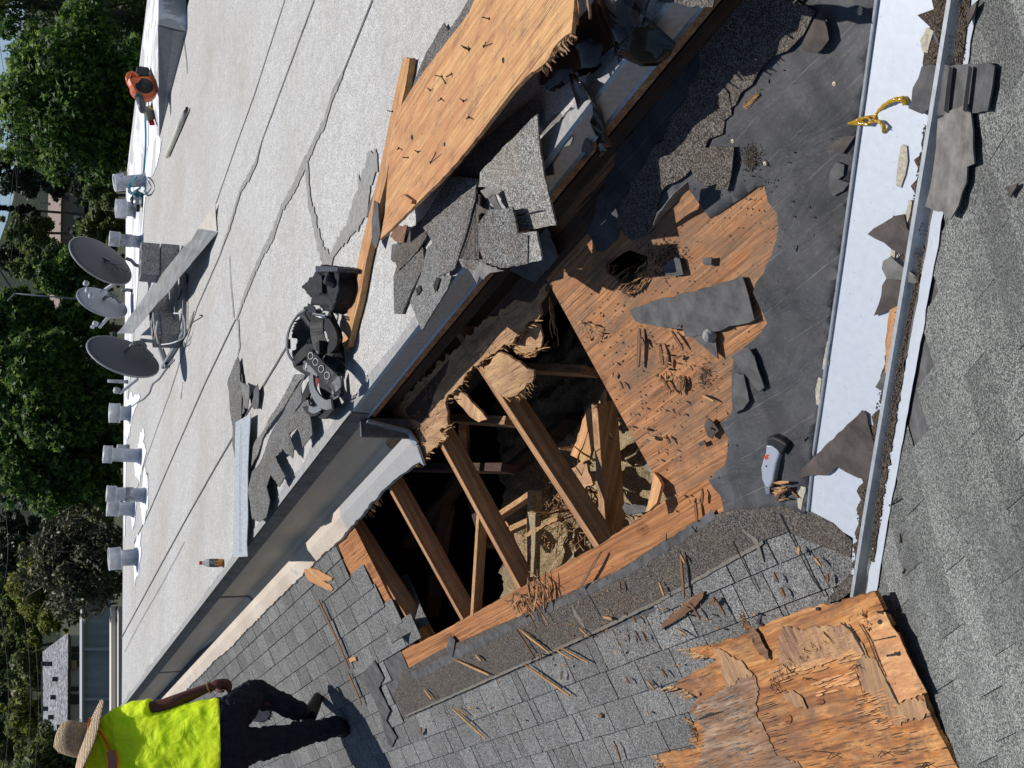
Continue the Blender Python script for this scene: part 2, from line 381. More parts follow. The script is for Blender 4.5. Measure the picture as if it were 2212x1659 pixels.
    c = t.ramp(t.noise(1.3, 5, 0.6, vec=t.map((2.2, 0.5, 1)), dist=1.2), [(0.44, (0.46, 0.46, 0.46)), (0.52, (0.80, 0.82, 0.86))])
    t.color(c); MT['whitecoat'] = t.m
    MT['white'] = plain('white_paint', (0.78, 0.80, 0.84), 0.5, 0, 0.08, 10)
    t = NT('insulation', 0.95, 0, 0.1)
    c = t.ramp(t.noise(90, 8, 0.85), [(0.36, (0.16, 0.11, 0.06)), (0.5, (0.50, 0.38, 0.22)), (0.64, (0.75, 0.61, 0.40))])
    c = t.mix(t.ramp(t.noise(2.5, 4), [(0.5, 0.0), (0.68, 0.6)]), c, (0.17, 0.16, 0.145))
    t.color(c); t.bump(t.noise(70, 6, 0.8), 1.0, 0.02); MT['insul'] = t.m
    t = NT('debris_soil', 0.95, 0, 0.1)
    t.color(t.ramp(t.noise(230, 6, 0.85), [(0.36, (0.02, 0.015, 0.012)), (0.5, (0.11, 0.085, 0.065)), (0.66, (0.36, 0.29, 0.22))])); t.bump(t.noise(150, 5, 0.8), 1.0, 0.01); MT['soil'] = t.m
    t = NT('black_plastic', 0.13, 0, 0.35); t.color((0.005, 0.0055, 0.008)); t.bump(t.noise(5, 3, dist=.5), 0.3, 0.02); MT['plastic'] = t.m
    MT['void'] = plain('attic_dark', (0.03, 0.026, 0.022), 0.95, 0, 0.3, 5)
    MT['black'] = plain('black_webbing', (0.008, 0.0085, 0.011), 0.6, 0, 0.4, 80, bump=0.4)
    MT['greystrap'] = plain('grey_webbing', (0.16, 0.17, 0.18), 0.7, 0, 0.3, 120)
    MT['steel'] = plain('steel', (0.45, 0.45, 0.46), 0.35, 0.8, 0.1, 30)
    MT['rust'] = plain('rusty_steel', (0.05, 0.03, 0.022), 0.6, 0.4, 0.4, 60)
build_mats()
FAR2 = 20.0
# ---------------------------------------------------------------- the building whose roof is being repaired
B = root('building', 'building whose torn open shingle roof and flat grey top the camera stands on', 'building', (3, 8, -1))
FAR = 15.8
def add_ribbons(name, items, mat, parent, off=0.004, jag=.25):
    for k, (line, wd, pl) in enumerate(items):
        v, f = ribbon(line, wd, pl, off+k*0.0004, jag, .03 if jag > .2 else .08); o = mesh(name, v, f, mat, parent)
    return o
# flat roof slab, its near edge ragged
def wpt(x, y, z=0.0): return Vector((x, y, z))
ragged = [wpt(EDGEX+random.uniform(-0.012, 0.012), y) for y in np.arange(-1.0, FAR, 0.09)]
c1, c2, c3, c4 = ROOF.at(271, 553), ROOF.at(272, 400), ROOF.at(345, 293), ROOF.at(393, 65)
outline = ragged+[wpt(EDGEX, FAR), ROOF.at(265, 1250), ROOF.at(267, 900), c1, c2, wpt(c2.x+.1, c3.y), c3, c4, wpt(8.15, 8), wpt(8.15, -1)]
flat = sheet('flat_roof', outline, ROOF, MT['roll'], B, th=0.05, world=True, grain=(0, 1, 0))
flat['label'] = 'light grey mineral surfaced flat roof with dark lap seams'
seams = [([(616, 0), (553, 197), (510, 317), (467, 440)], 0.018),
         ([(475, 553), (427, 663), (370, 843)], 0.022),
         ([(370, 843), (340, 925), (310, 1010), (283, 1106)], 0.016),
         ([(680, 0), (566, 307), (553, 350)], 0.020),
         ([(806, 0), (743, 157)], 0.020),
         ([(510, 690), (443, 830), (367, 1003), (323, 1106), (290, 1173)], 0.022),
         ([(620, 750), (553, 862), (467, 1008), (413, 1103), (347, 1223), (263, 1378)], 0.022),
         ([(497, 553), (500, 610), (507, 686)], 0.022), ([(400, 1170), (352, 1260), (300, 1350), (270, 1408)], 0.010), ([(395, 60), (404, 130), (406, 160)], 0.03)]
add_ribbons('lap_seam', [(l, w_*.72, ROOF) for l, w_ in seams], MT['seam_dark'], B, .004, .12)
wide = [([(743, 157), (722, 200), (700, 270), (680, 310), (663, 347)], [0.03, 0.06, 0.055, 0.05, 0.07]),
        ([(663, 347), (640, 400), (610, 450), (590, 510), (566, 553), (535, 625), (512, 690)], [0.08, 0.07, 0.055, 0.08, 0.06, 0.06, 0.03]),
        ([(663, 352), (670, 433), (686, 500), (697, 545), (711, 578)], [0.07, 0.06, 0.075, 0.08, 0.12]),
        ([(711, 578), (722, 545), (753, 498), (783, 430), (800, 375), (818, 345)], [0.12, 0.05, 0.10, 0.24, 0.2, 0.1]),
        ([(566, 307), (555, 350), (540, 380), (520, 413), (500, 483), (475, 553)], [0.02, 0.05, 0.06, 0.05, 0.05, 0.02]),
        ([(420, 672), (413, 695), (405, 715)], [0.02, 0.07, 0.03]),
        ([(516, 690), (519, 750), (514, 770)], [0.03, 0.035, 0.01])]
add_ribbons('mastic_repair', [(l, w_, ROOF) for l, w_ in wide], MT['seam'], B, 0.0055)
# bare torn edge of the membrane (grey mastic left along the drip edge)
er = []
y = 2.6
for k in range(150):
    er.append(y); y += 0.09
vs, fs = [], []
for i, y in enumerate(er):
    wd = 0.03+0.10*abs(noise.noise(Vector((y*1.7, 3, 0))))+random.uniform(0, .012)
    vs += [(EDGEX-0.014, y, 0.006), (EDGEX+wd, y, 0.006)]
    if i: fs.append((2*i-2, 2*i-1, 2*i+1, 2*i))
mesh('torn_edge', vs, fs, MT['cement'], B)
# white coating at the far right corner
wc = [(267, 1160), (267, 900), (272, 553), (273, 402), (278, 340), (300, 240), (344, 296), (350, 300), (345, 330), (339, 356), (330, 380), (318, 395), (312, 440), (308, 500), (300, 560), (296, 640), (288, 730), (276, 860), (272, 1000), (270, 1160)]
sheet('white_coating', wc, ROOF, MT['whitecoat'], B, th=0.003, off=0.006, jag=0.05, step=0.3, grain=(0, 1, 0))
# raised wedge (cricket) in that corner: T is its high near corner
T = H(342, 53, 0.27); Tb = wpt(T.x-.03, T.y); Ab = ROOF.at(345, 293); Bb = ROOF.at(274, 372)
R1 = wpt(T.x+1.6, T.y+.1, 0.27)
mesh('raised_corner', [T, Ab, Bb, R1, Tb, wpt(R1.x, R1.y)], [(0, 1, 2, 3), (0, 4, 1), (0, 3, 5, 4), (3, 2, 5), (4, 5, 2, 1)], MT['whitecoat'], B)
f1 = [T+Vector((-.02, 0, .004)), Ab+Vector((-.02, 0, .006)), Ab+Vector((-.02, -.25, .0)), Tb+Vector((-.02, 0, .13))]
mesh('curb_flashing', f1+[p+Vector((.012, 0, 0)) for p in f1], [(0, 1, 2, 3), (7, 6, 5, 4), (0, 3, 7, 4), (2, 3, 7, 6), (1, 2, 6, 5)], plain('dark_curb', (0.17, 0.175, 0.19), 0.8), B)
mesh('curb_face', [Tb+Vector((-.012, 0, 0)), Tb+Vector((-.012, 0, .16)), Ab+Vector((-.012, 0, 0))], [(0, 1, 2)], plain('curb_grey', (0.25, 0.255, 0.265), 0.8), B)
# walls of the building below the roof
mb = MB()
yv = -1.0
mb.add([wpt(EDGEX+.3, FAR-.03, -0.06), wpt(9.3, FAR+.5, -0.06), wpt(9.3, FAR+.5, -7.5), wpt(EDGEX+.3, FAR-.03, -7.5)], [(0, 1, 2, 3)])
mb.add([wpt(9.3, FAR+.5, -0.06), wpt(8.1, -1, -0.06), wpt(8.1, -1, -7.5), wpt(9.3, FAR+.5, -7.5)], [(0, 1, 2, 3)])
mb.add([wpt(EDGEX+.3, FAR-.03, -0.5), wpt(-2.2, FAR-.03, -2.5), wpt(-2.2, FAR-.03, -7.5), wpt(EDGEX+.3, FAR-.03, -7.5)], [(0, 1, 2, 3)])
mb.add([wpt(-2.2, FAR, -2.3), wpt(-2.2, -1, -2.3), wpt(-2.2, -1, -7.5), wpt(-2.2, FAR, -7.5)], [(0, 1, 2, 3)])
mb.add([wpt(-2.2, -1, 0.3), wpt(8.1, -1, 0.3), wpt(8.1, -1, -7.5), wpt(-2.2, -1, -7.5)], [(0, 1, 2, 3)])
mb.build('wall', plain('stucco_wall', (0.45, 0.40, 0.33), 0.9), B)
# ---- box gutter between the flat roof and the slope (far stretch, still closed)
GY0 = ROOF.at(735, 985).y          # where the closed gutter ends and the torn open stretch starts
GY0 = 5.55
LX = SLOPE.o.x
def strip(name, sec, y0, y1, mat, parent, n=1):
    """extrude a cross section [(x, z), ...] along Y"""
    vs, fs = [], []
    for j in range(n+1):
        y = y0+(y1-y0)*j/n
        vs += [(x, y, z) for x, z in sec]
    k = len(sec)
    for j in range(n):
        for i in range(k-1): fs.append((j*k+i, j*k+i+1, (j+1)*k+i+1, (j+1)*k+i))
    return mesh(name, vs, fs, mat, parent)
gw = strip('gutter_wall', [(EDGEX-.016, 0.0), (EDGEX-.018, -.085)], GY0-.1, FAR2, MT['tar'], B)
g = strip('box_gutter', [(EDGEX-.012, -.083), (EDGEX-.006, -.30), (LX+.045, -.345), (LX+.035, LIPZ-.01)], GY0, FAR2, MT['gutter'], B)
# seams across the gutter
for (px, py) in ((535, 1286), (385, 1450)):
    yy = vx(EDGEX).at(px-40, py).y
    v = strip('gutter_seam', [(EDGEX-.017, -.08), (EDGEX-.011, -.297), (LX+.05, -.342), (LX+.038, LIPZ-.006)], yy-.02, yy+.025, MT['tar'], g)
# lip: cream and grey flashing lapping on to the shingles, its lower edge uneven
vs, fs = [], []
ys = np.arange(GY0-.02, FAR2, 0.05)
def lipw(y):
    base = 0.080+0.03*noise.noise(Vector((y*.9, 0, 5)))
    if y < 6.6: base += 0.015*(1-(y-5.5)/1.1)
    return base+0.006*random.uniform(-1, 1)
for i, y in enumerate(ys):
    p1 = SLOPE.xyz(y-SLOPE.o.y, -0.05, 0.02); p2 = SLOPE.xyz(y-SLOPE.o.y, 0.0, 0.028); p3 = SLOPE.xyz(y-SLOPE.o.y, lipw(y), 0.018+.004*random.random())
    p4 = p3+Vector((0, 0, -.018))
    vs += [p1-Vector((0, 0, .06)), p1, p2, p3, p4]
    if i:
        b = 5*i
        for k in range(4): fs.append((b-5+k, b-5+k+1, b+k+1, b+k))
mesh('gutter_lip', vs, fs, MT['cream'], B)
# the end cap of the closed gutter, metal rim with tar
ec = MB()
x0, x1 = LX+.02, EDGEX-.02
ec.box(((x0+x1)/2, GY0-.01, -.20), abs(x1-x0)+.03, .02, .27)
ec.build('gutter_end_cap', MT['tar'], B)
er_ = MB()
ec1, ec2, ec3, ec4 = Vector((EDGEX-.03, GY0-.03, -.09)), Vector((LX+.03, GY0-.03, -.29)), Vector((LX-.03, GY0-.03, LIPZ+.01)), Vector((LX-.11, GY0+.02, LIPZ-.035))
er_.beam(ec1, ec2, .05, .012, (0, 0, 1)); er_.beam(ec2, ec3, .05, .012, (0, 0, 1)); er_.beam(ec3, ec4, .06, .012, (0, 0, 1))
er_.build('gutter_rim', MT['metal'], B)
# ---- torn open stretch: drip edge, ledger strip, dark gap, old plank
strip('drip_edge', [(EDGEX-.005, 0.002), (EDGEX-.012, -.012), (EDGEX-.014, -.085), (EDGEX-.022, -.092)], 0.3, GY0-.05, MT['metal'], B, 1)
strip('wood_fascia', [(EDGEX-.010, -.088), (EDGEX-.010, -.128), (EDGEX+.03, -.128)], 0.3, GY0-.05, MT['rafter'], B)
md = MB(); md.box((EDGEX+.075, 3.0, -.215), .04, 5.4, .05); md.build('ledger', MT['darkwood'], B, frame((EDGEX, 3, -.2), (0, 1, 0), (0, 0, 1)))
md = MB()
pa, pb = Vector((EDGEX-.012, .3, -.315)), Vector((EDGEX-.012, GY0-.06, -.315))
md.beam(pa+Vector((0, 2.6, 0)), pb, .11, .035, (-.55, 0, 1)); md.build('plank', MT['darkwood'], B, frame((EDGEX, 3, -.3), (0, 1, 0), (-.4, 0, 1)))
md = MB()
md.beam(pa, pa+Vector((.004, 2.595, .004)), .12, .037, (-.55, 0, 1)); md.build('plank', MT['darkwood'], B, frame((EDGEX, 1, -.3), (0, 1, 0), (-.4, 0, 1)))
# back of the gap so the attic stays closed
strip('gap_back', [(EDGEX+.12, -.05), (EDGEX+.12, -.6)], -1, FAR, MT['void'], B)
# ---- decking on the slope
# 1 the big rotten sheet on the right with its hole
hole = [(1306, 568), (1325, 560), (1345, 546), (1362, 540), (1380, 548), (1398, 553), (1400, 572), (1388, 592), (1400, 612), (1380, 622), (1362, 634), (1345, 622), (1330, 600), (1312, 590)]
DK = SLOPE
sheet('decking', [(1440, 1077), (1185, 611), (1150, 560), (1165, 470), (1240, 330), (1380, 180), (1520, 40), (1700, -60), (2100, -60), (1890, 1106), (1560, 1106), (1545, 1042), (1560, 1030)], SLOPE, MT['deck'], B, th=0.013, jag=0.0, holes=[hole], grain=(0, 1, 0))
# 2 the board along the foot of the opening
sheet('decking', [(868, 1409), (960, 1360), (1120, 1272), (1290, 1180), (1440, 1078), (1543, 1030), (1640, 1000), (1700, 1130), (1560, 1190), (1400, 1290), (1120, 1420), (905, 1500), (890, 1452)], SLOPE, MT['board'], B, th=0.016, off=0.001, jag=0.002, step=0.05, grain=(0, 1, 0))
# 3 decking under the shingles on the left
uL = SLOPE.uv(SLOPE.at(760, 1200))[0]
uo = SLOPE.o.y
LEFTY = 6.86
sh = [SLOPE.xyz(LEFTY-uo, 0.0), SLOPE.xyz(LEFTY-uo, .83), SLOPE.xyz(LEFTY-.3-uo, .87), SLOPE.xyz(LEFTY-.6-uo, 1.05), SLOPE.xyz(3.4-uo, 1.12), SLOPE.xyz(2.2-uo, 1.6), SLOPE.xyz(2.2-uo, 2.2), SLOPE.xyz(3.2-uo, 4.5), SLOPE.xyz(FAR2-uo, 4.5), SLOPE.xyz(FAR2-uo, 0.0)]
sheet('decking', sh, SLOPE, MT['board'], B, th=0.012, off=-0.003, jag=0.004, step=0.08, world=True, grain=(0, 1, 0))
# 4 torn remnant along the top, in two heights so that the ply reads as broken
rem = [(868, 1010), (850, 970), (800, 935), (900, 830), (1040, 700), (1130, 640), (1183, 612), (1168, 650), (1160, 690), (1135, 700), (1120, 720), (1110, 745), (1085, 750), (1060, 765), (1042, 778), (1018, 800), (1005, 812), (992, 832), (968, 852), (962, 872), (967, 905), (968, 918), (948, 930), (965, 945), (945, 960), (925, 975), (912, 992), (892, 1012), (880, 1005)]
sheet('decking', rem, SLOPE, MT['ply_rem'], B, th=0.012, off=0.004, jag=0.014, step=0.03, grid=0.1, bump=lambda u, v: 0.012*noise.noise(Vector((u*3, v*6, 0))), grain=(0.1, 1, 0))
rem2 = [(1050, 790), (1085, 758), (1130, 780), (1155, 800), (1150, 825), (1120, 852), (1090, 855), (1065, 832), (1050, 810)]
sheet('splintered_ply', rem2, SLOPE, MT['ply_rem'], B, th=0.010, off=0.02, jag=0.012, step=0.03, grid=0.06, bump=lambda u, v: 0.02*noise.noise(Vector((u*4, v*7, 3)))+.01, grain=(0.15, 1, 0))
rem3 = [(1165, 700), (1172, 728), (1168, 752), (1140, 772), (1120, 770), (1105, 752), (1118, 738), (1128, 718), (1145, 705)]
sheet('splintered_ply', rem3, SLOPE, MT['ply_rem'], B, th=0.008, off=-0.03, jag=0.015, step=0.03, grain=(0.5, 1, 0))
piece = [(982, 838), (1008, 855), (1030, 880), (1052, 906), (1042, 908), (1034, 912), (1015, 900), (990, 872), (975, 850)]
sheet('splintered_ply', piece, SLOPE, MT['ply_rem'], B, th=0.010, off=-0.02, jag=0.006, step=0.03, grain=(0.5, -1, 0))
# splinter teeth hanging from the torn edges
def splinter(mb, a, b, w0, th=0.003, n=3, bend=0.01):
    a, b = Vector(a), Vector(b); side = (b-a).cross(Vector((0.2, 0.3, 1))).normalized(); up = side.cross((b-a).normalized())
    vs = []
    for i in range(n+1):
        t = i/n; p = a.lerp(b, t)+up*bend*math.sin(t*3)*random.uniform(-1, 1); ww = w0*(1-0.75*t)*random.uniform(.7, 1.1)
        vs += [p-side*ww/2+up*th/2, p+side*ww/2+up*th/2, p+side*ww/2-up*th/2, p-side*ww/2-up*th/2]
    fs = [(0, 3, 2, 1)]
    for i in range(n):
        for k in range(4): fs.append((4*i+k, 4*i+(k+1) % 4, 4*i+4+(k+1) % 4, 4*i+4+k))
    fs.append((4*n, 4*n+1, 4*n+2, 4*n+3)); mb.add(vs, fs)
def teeth(line, dirpx, n, name, mat, off=0.0, w0=0.012, spread=12, lmin=.5):
    mb = MB()
    for k in range(n):
        t = random.random()*(len(line)-1.001); i = int(t); t -= i
        x = line[i][0]*(1-t)+line[i+1][0]*t; y = line[i][1]*(1-t)+line[i+1][1]*t; f = random.uniform(lmin, 1.1)
        x2, y2 = x+dirpx[0]*f+random.uniform(-1, 1)*spread, y+dirpx[1]*f+random.uniform(-1, 1)*spread
        splinter(mb, SLOPE.at(x, y, off), SLOPE.at(x2, y2, off-random.uniform(-.01, .04)), w0*random.uniform(.4, 1.3))
    o = mb.build(name, mat, B, frame(mb.v[0], (0, 1, 0), SLOPE.n)); o['kind'] = 'stuff'; return o
# the photograph's ragged rims, grain along the gutter
teeth([(968, 918), (945, 955), (912, 990), (895, 1008)], (14, -4), 46, 'splintered_ply', MT['splint'], 0.004, .009, 8)
teeth([(1160, 690), (1120, 720), (1060, 765), (1005, 812), (962, 872)], (16, 4), 60, 'splintered_ply', MT['splint'], 0.004, .009, 9)
teeth([(1150, 825), (1120, 852), (1090, 855)], (10, 14), 34, 'splintered_ply', MT['splint'], 0.02, .009, 6)
teeth([(1168, 752), (1140, 772), (1120, 770)], (22, -8), 26, 'splintered_ply', MT['splint'], -.02, .008, 9)
teeth([(1306, 568), (1330, 600), (1345, 622), (1380, 622)], (22, -18), 34, 'splintered_ply', MT['splint_dark'], 0.002, .008, 8)
teeth([(1398, 553), (1388, 592), (1400, 612), (1370, 634)], (-20, 14), 30, 'splintered_ply', MT['splint'], 0.002, .008, 8)
teeth([(1335, 622), (1360, 640), (1385, 625)], (26, -22), 24, 'splintered_ply', MT['splint_dark'], 0.012, .012, 10)
teeth([(1182, 612), (1186, 640), (1190, 660)], (12, 90), 7, 'splintered_ply', MT['splint_dark'], 0.01, .012, 6, .6)
teeth([(780, 1100), (800, 1080), (815, 1065)], (18, 22), 22, 'splintered_ply', MT['splint'], -.005, .01, 6)
teeth([(757, 1140), (765, 1165)], (34, 60), 7, 'splintered_ply', MT['splint'], -.02, .01, 5, .6)
fb = MB(); k = 0
while k < 190:
    x, y = random.uniform(870, 1175), random.uniform(640, 1000)
    if not (inside((x, y), rem) or inside((x, y), rem2)): continue
    k += 1; a_ = SLOPE.at(x, y, .024 if inside((x, y), rem2) else .010); d_ = Vector((random.uniform(-.25, .25), random.choice((-1, 1)), random.uniform(0, .15)))*random.uniform(.015, .07); splinter(fb, a_, a_+d_, random.uniform(.0015, .004), .0015, 2, .003)
o = fb.build('lifted_fibres', MT['splint'], B, frame(fb.v[0], (0, 1, 0), SLOPE.n)); o['kind'] = 'stuff'
# ---- rafters (top edge just under the decking) and the framing below
def timber(name, a, b, wd, ht, mat, parent=B, up=None, tp=1.0):
    mb = MB(); mb.beam(a, b, wd, ht, up if up is not None else SLOPE.n, tp)
    return mb.build(name, mat, parent, frame((Vector(a)+Vector(b))/2, Vector(b)-Vector(a), up if up is not None else SLOPE.n), bevel=0.003)
RH = 0.092
for (p, q, wd) in (((752, 1135), (850, 1290), .038), ((834, 1040), (1003, 1345), .036), ((955, 962), (1125, 1275), .038), ((1052, 815), (1292, 1183), .044)):
    a_ = SLOPE.at(*p, -.02); b_ = SLOPE.at(*q, -.02); yy = (a_.y+b_.y)/2
    d_ = (b_-a_); a_ = a_-d_.normalized()*.25; b_ = b_+d_.normalized()*.9
    timber('rafter', a_-SLOPE.n*(RH/2-.004), b_-SLOPE.n*(RH/2-.004), wd, RH, MT['rafter'])
for yy in (7.6, 8.5, 3.3, 2.4):
    a_ = SLOPE.xyz(yy-uo, -.1, -.085); b_ = SLOPE.xyz(yy-uo, 2.0, -.085)
    timber('rafter', a_, b_, .038, RH, MT['rafter'])
def under(p, q, za, zb, wd=.038, ht=.09, mat=None, name='truss_web'):
    a_, b_ = H(p[0], p[1], za), H(q[0], q[1], zb)
    return timber(name, a_, b_, wd, ht, mat or MT['rafter'], up=(0.1, -.2, 1))
under((985, 905), (1110, 912), -.62, -.62, .04, .09)
under((1000, 912), (1010, 985), -.66, -1.15, .09, .038)
under((1130, 795), (1275, 802), -.80, -.80, .04, .09)
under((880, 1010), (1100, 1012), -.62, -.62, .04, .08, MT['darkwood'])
under((1305, 870), (1325, 1150), -.78, -.86, .045, .10)
under((1042, 1105), (1028, 1330), -.72, -.72, .03, .05, MT['splint'])
under((1155, 1060), (1150, 1250), -.82, -.80, .035, .06, MT['insul'])
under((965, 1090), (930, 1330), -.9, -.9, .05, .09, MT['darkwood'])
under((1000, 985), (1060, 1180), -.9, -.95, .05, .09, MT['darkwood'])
under((1060, 1128), (1150, 1068), -.80, -.82, .03, .04, MT['splint'])
under((1072, 1160), (1180, 1110), -.86, -.86, .03, .04, MT['splint'])
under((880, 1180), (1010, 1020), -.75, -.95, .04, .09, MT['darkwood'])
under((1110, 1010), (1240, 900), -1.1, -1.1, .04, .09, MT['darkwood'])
# attic shell and insulation
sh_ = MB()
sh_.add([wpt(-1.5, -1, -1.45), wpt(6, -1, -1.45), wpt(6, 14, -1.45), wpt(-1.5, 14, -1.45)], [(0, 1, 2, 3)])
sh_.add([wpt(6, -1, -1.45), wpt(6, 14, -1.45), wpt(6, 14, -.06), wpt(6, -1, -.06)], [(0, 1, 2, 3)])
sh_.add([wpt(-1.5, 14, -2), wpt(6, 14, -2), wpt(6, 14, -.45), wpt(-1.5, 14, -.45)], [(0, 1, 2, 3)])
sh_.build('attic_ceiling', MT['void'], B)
vs, fs = [], []
nx, ny = 140, 200
for j in range(ny):
    for i in range(nx):
        x, y = -0.2+i*0.02, 2.6+j*0.02
        z = -1.22+.13*noise.noise(Vector((x*1.3, y*1.3, 2)))+.05*noise.noise(Vector((x*5, y*5, 1)))+.045*noise.noise(Vector((x*13, y*13, 1)))+.025*noise.noise(Vector((x*30, y*30, 1)))
        z += .44*math.exp(-((x-.98)**2/.16+(y-4.0)**2/.40))
        z += .22*math.exp(-((x-1.5)**2/.10+(y-4.7)**2/.3))
        z = min(z, LIPZ+math.tan(TH)*(x-LX)-.13)
        vs.append((x, y, z))
        if i and j: fs.append(((j-1)*nx+i-1, (j-1)*nx+i, j*nx+i, j*nx+i-1))
mesh('insulation', vs, fs, MT['insul'], B, smooth=True)
# ---- shingles
def shingles(name, pl, poly, mat, us, ue, vs0, ve, tw, ex, parent, th=0.006, dual=0.35, jit=0.0, test=None, rise=0.007, gap=1.0):
    mb = MB(); row = 0; v = vs0
    while v < ve:
        offs = tw*((row % 3)/3+random.uniform(-.04, .04)); u = us-offs
        while u < ue:
            t = tw*random.choice((1, 1, 1, 1, .93, 1.07)); cuts = [u, u+t]
            if random.random() < dual: cuts.insert(1, u+t*random.choice((.25, .3, .7, .12)))
            for a_, b_ in zip(cuts[:-1], cuts[1:]):
                g_ = random.uniform(.0022, .0045)*gap; c = pl.xyz((a_+b_)/2, v+ex*.55)
                px = proj(c)
                if inside(px, poly) if test is None else test(px, (a_+b_)/2, v):
                    z0, z1 = 0.004, 0.004+rise+random.uniform(-.001, .002)
                    j = random.uniform(-.0015, .0015)
                    q = [pl.xyz(a_+g_, v-.015, z0), pl.xyz(b_-g_, v-.015, z0), pl.xyz(b_-g_, v+ex+j, z1), pl.xyz(a_+g_, v+ex+j, z1),
                         pl.xyz(b_-g_, v+ex+j, z1-th), pl.xyz(a_+g_, v+ex+j, z1-th)]
                    b0 = len(mb.v); mb.v += q
                    mb.f += [(b0, b0+3, b0+2, b0+1), (b0+3, b0+5, b0+4, b0+2), (b0, b0+5, b0+3), (b0+1, b0+2, b0+4)]
            u += t
        v += ex; row += 1
    me = bpy.data.meshes.new(name); me.from_pydata([tuple(x) for x in mb.v], [], mb.f)
    return link(name, me, mat, parent)
# main slope: everything left of and below the opening
pshing = [(250, 1545), (340, 1500), (540, 1330), (620, 1260), (690, 1200), (722, 1160), (728, 1182), (745, 1220), (762, 1250), (785, 1222), (802, 1225), (815, 1255), (830, 1275), (845, 1290), (850, 1330), (868, 1352), (905, 1370), (858, 1392), (812, 1412), (845, 1470), (873, 1549), (990, 1500), (1200, 1400), (1420, 1290), (1600, 1200), (1720, 1150), (1790, 1190), (1838, 1180), (1853, 1290), (1800, 1720), (200, 1720)]
shingles('shingle_courses', SLOPE, pshing, MT['shingle'], 1.2-uo, FAR2-uo, 0.05, 3.2, .27, .128, B)
# base sheet below the tabs so that the gaps are dark
base_p = [SLOPE.xyz(p.y-uo, SLOPE.uv(p)[1], 0) for p in sh]
pb_ = [(868, 1412), (905, 1500), (1120, 1425), (1400, 1295), (1560, 1190), (1700, 1095), (1745, 1100), (1838, 1160), (1853, 1290), (1800, 1720), (200, 1900), (240, 1540), (540, 1330), (722, 1160), (760, 1262), (830, 1300), (860, 1390)]
sheet('underlayment', pb_, SLOPE, MT['felt_grey'], B, th=0.002, off=0.0185-.016)
# brown headlap band along the foot of the opening
band = [(872, 1448), (960, 1400), (1100, 1340), (1240, 1275), (1330, 1235), (1430, 1170), (1560, 1106), (1700, 1092), (1745, 1102), (1800, 1130), (1840, 1168), (1838, 1205), (1700, 1150), (1655, 1165), (1540, 1230), (1440, 1290), (1320, 1350), (1180, 1415), (1040, 1478), (872, 1549), (850, 1500)]
sheet('starter_band', band, SLOPE, MT['brownband'], B, th=0.005, off=0.0135, jag=0.002, step=.1)
add_ribbons('sealant_line', [([(1655, 1168), (1540, 1231), (1440, 1289), (1320, 1348), (1180, 1412), (1040, 1474), (880, 1545)], [.012]*7, SLOPE), ([(1243, 1305), (1250, 1325), (1262, 1340), (1272, 1365)], [.012, .03, .03, .01], SLOPE), ([(1610, 1140), (1640, 1165), (1655, 1210)], [.01, .02, .01], SLOPE)], plain('sealant', (0.17, 0.155, 0.13), 0.9, 0, .3, 60), B, 0.0145)
add_ribbons('band_joint', [([(1270, 1267), (1306, 1332)], .006, SLOPE), ([(1590, 1165), (1645, 1275)], .006, SLOPE), ([(1693, 1107), (1760, 1240), (1790, 1284)], .007, SLOPE)], MT['black'], B, 0.0150)
# felt lapping the board
add_ribbons('felt_edge', [([(1550, 1106), (1460, 1165), (1390, 1215), (1300, 1262), (1180, 1320), (1060, 1375), (940, 1440), (888, 1462)], [.03, .035, .03, .03, .028, .04, .05, .06], SLOPE)], MT['felt_grey'], B, 0.0150)
# ---- felt underlay on the deck right of the opening
felt = [(1900, -30), (1745, 1108), (1700, 1098), (1640, 1115), (1565, 1106), (1556, 1070), (1533, 1035), (1568, 1003), (1573, 946), (1556, 913), (1581, 893), (1584, 840), (1583, 806), (1586, 770), (1620, 740), (1659, 697), (1640, 660), (1629, 631), (1650, 590), (1668, 553), (1682, 493), (1678, 460), (1659, 435), (1652, 400), (1633, 405), (1600, 430), (1553, 462), (1533, 472), (1510, 440), (1489, 405), (1470, 420), (1430, 470), (1399, 500), (1405, 465), (1425, 410), (1440, 380), (1470, 350), (1500, 300), (1530, 230), (1560, 190), (1620, 100), (1680, -30)]
def wr(u, v):
    return 0.024*max(0, noise.noise(Vector((u*1.6+v*3.0, v*1.3-u*.6, 0))))+0.015*abs(noise.noise(Vector((u*4+v*7, v*4, 2))))+.002*noise.noise(Vector((u*14, v*14, 4)))
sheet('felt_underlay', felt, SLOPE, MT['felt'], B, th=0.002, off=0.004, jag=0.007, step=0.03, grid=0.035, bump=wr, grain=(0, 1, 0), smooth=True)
# granular old shingle left along the top of the felt
oldg = [(1540, -20), (1700, -20), (1760, 25), (1735, 75), (1700, 110), (1640, 150), (1600, 200), (1570, 240), (1560, 290), (1530, 300), (1505, 350), (1480, 380), (1440, 400), (1420, 440), (1410, 480), (1395, 510), (1365, 520), (1330, 480), (1345, 430), (1390, 360), (1440, 280), (1500, 170)]
sheet('old_shingles', oldg, SLOPE, MT['brownband'], B, th=0.006, off=0.020, jag=0.012, step=0.04)
sheet('felt_underlay', [(1555, -30), (1500, 60), (1440, 140), (1380, 250), (1330, 340), (1290, 430), (1268, 500), (1290, 545), (1330, 520), (1345, 470), (1400, 400), (1480, 300), (1560, 190), (1640, 60), (1700, -30)], SLOPE, MT['felt'], B, th=0.003, off=0.012, jag=0.012, step=0.03, grain=(0, 1, 0))
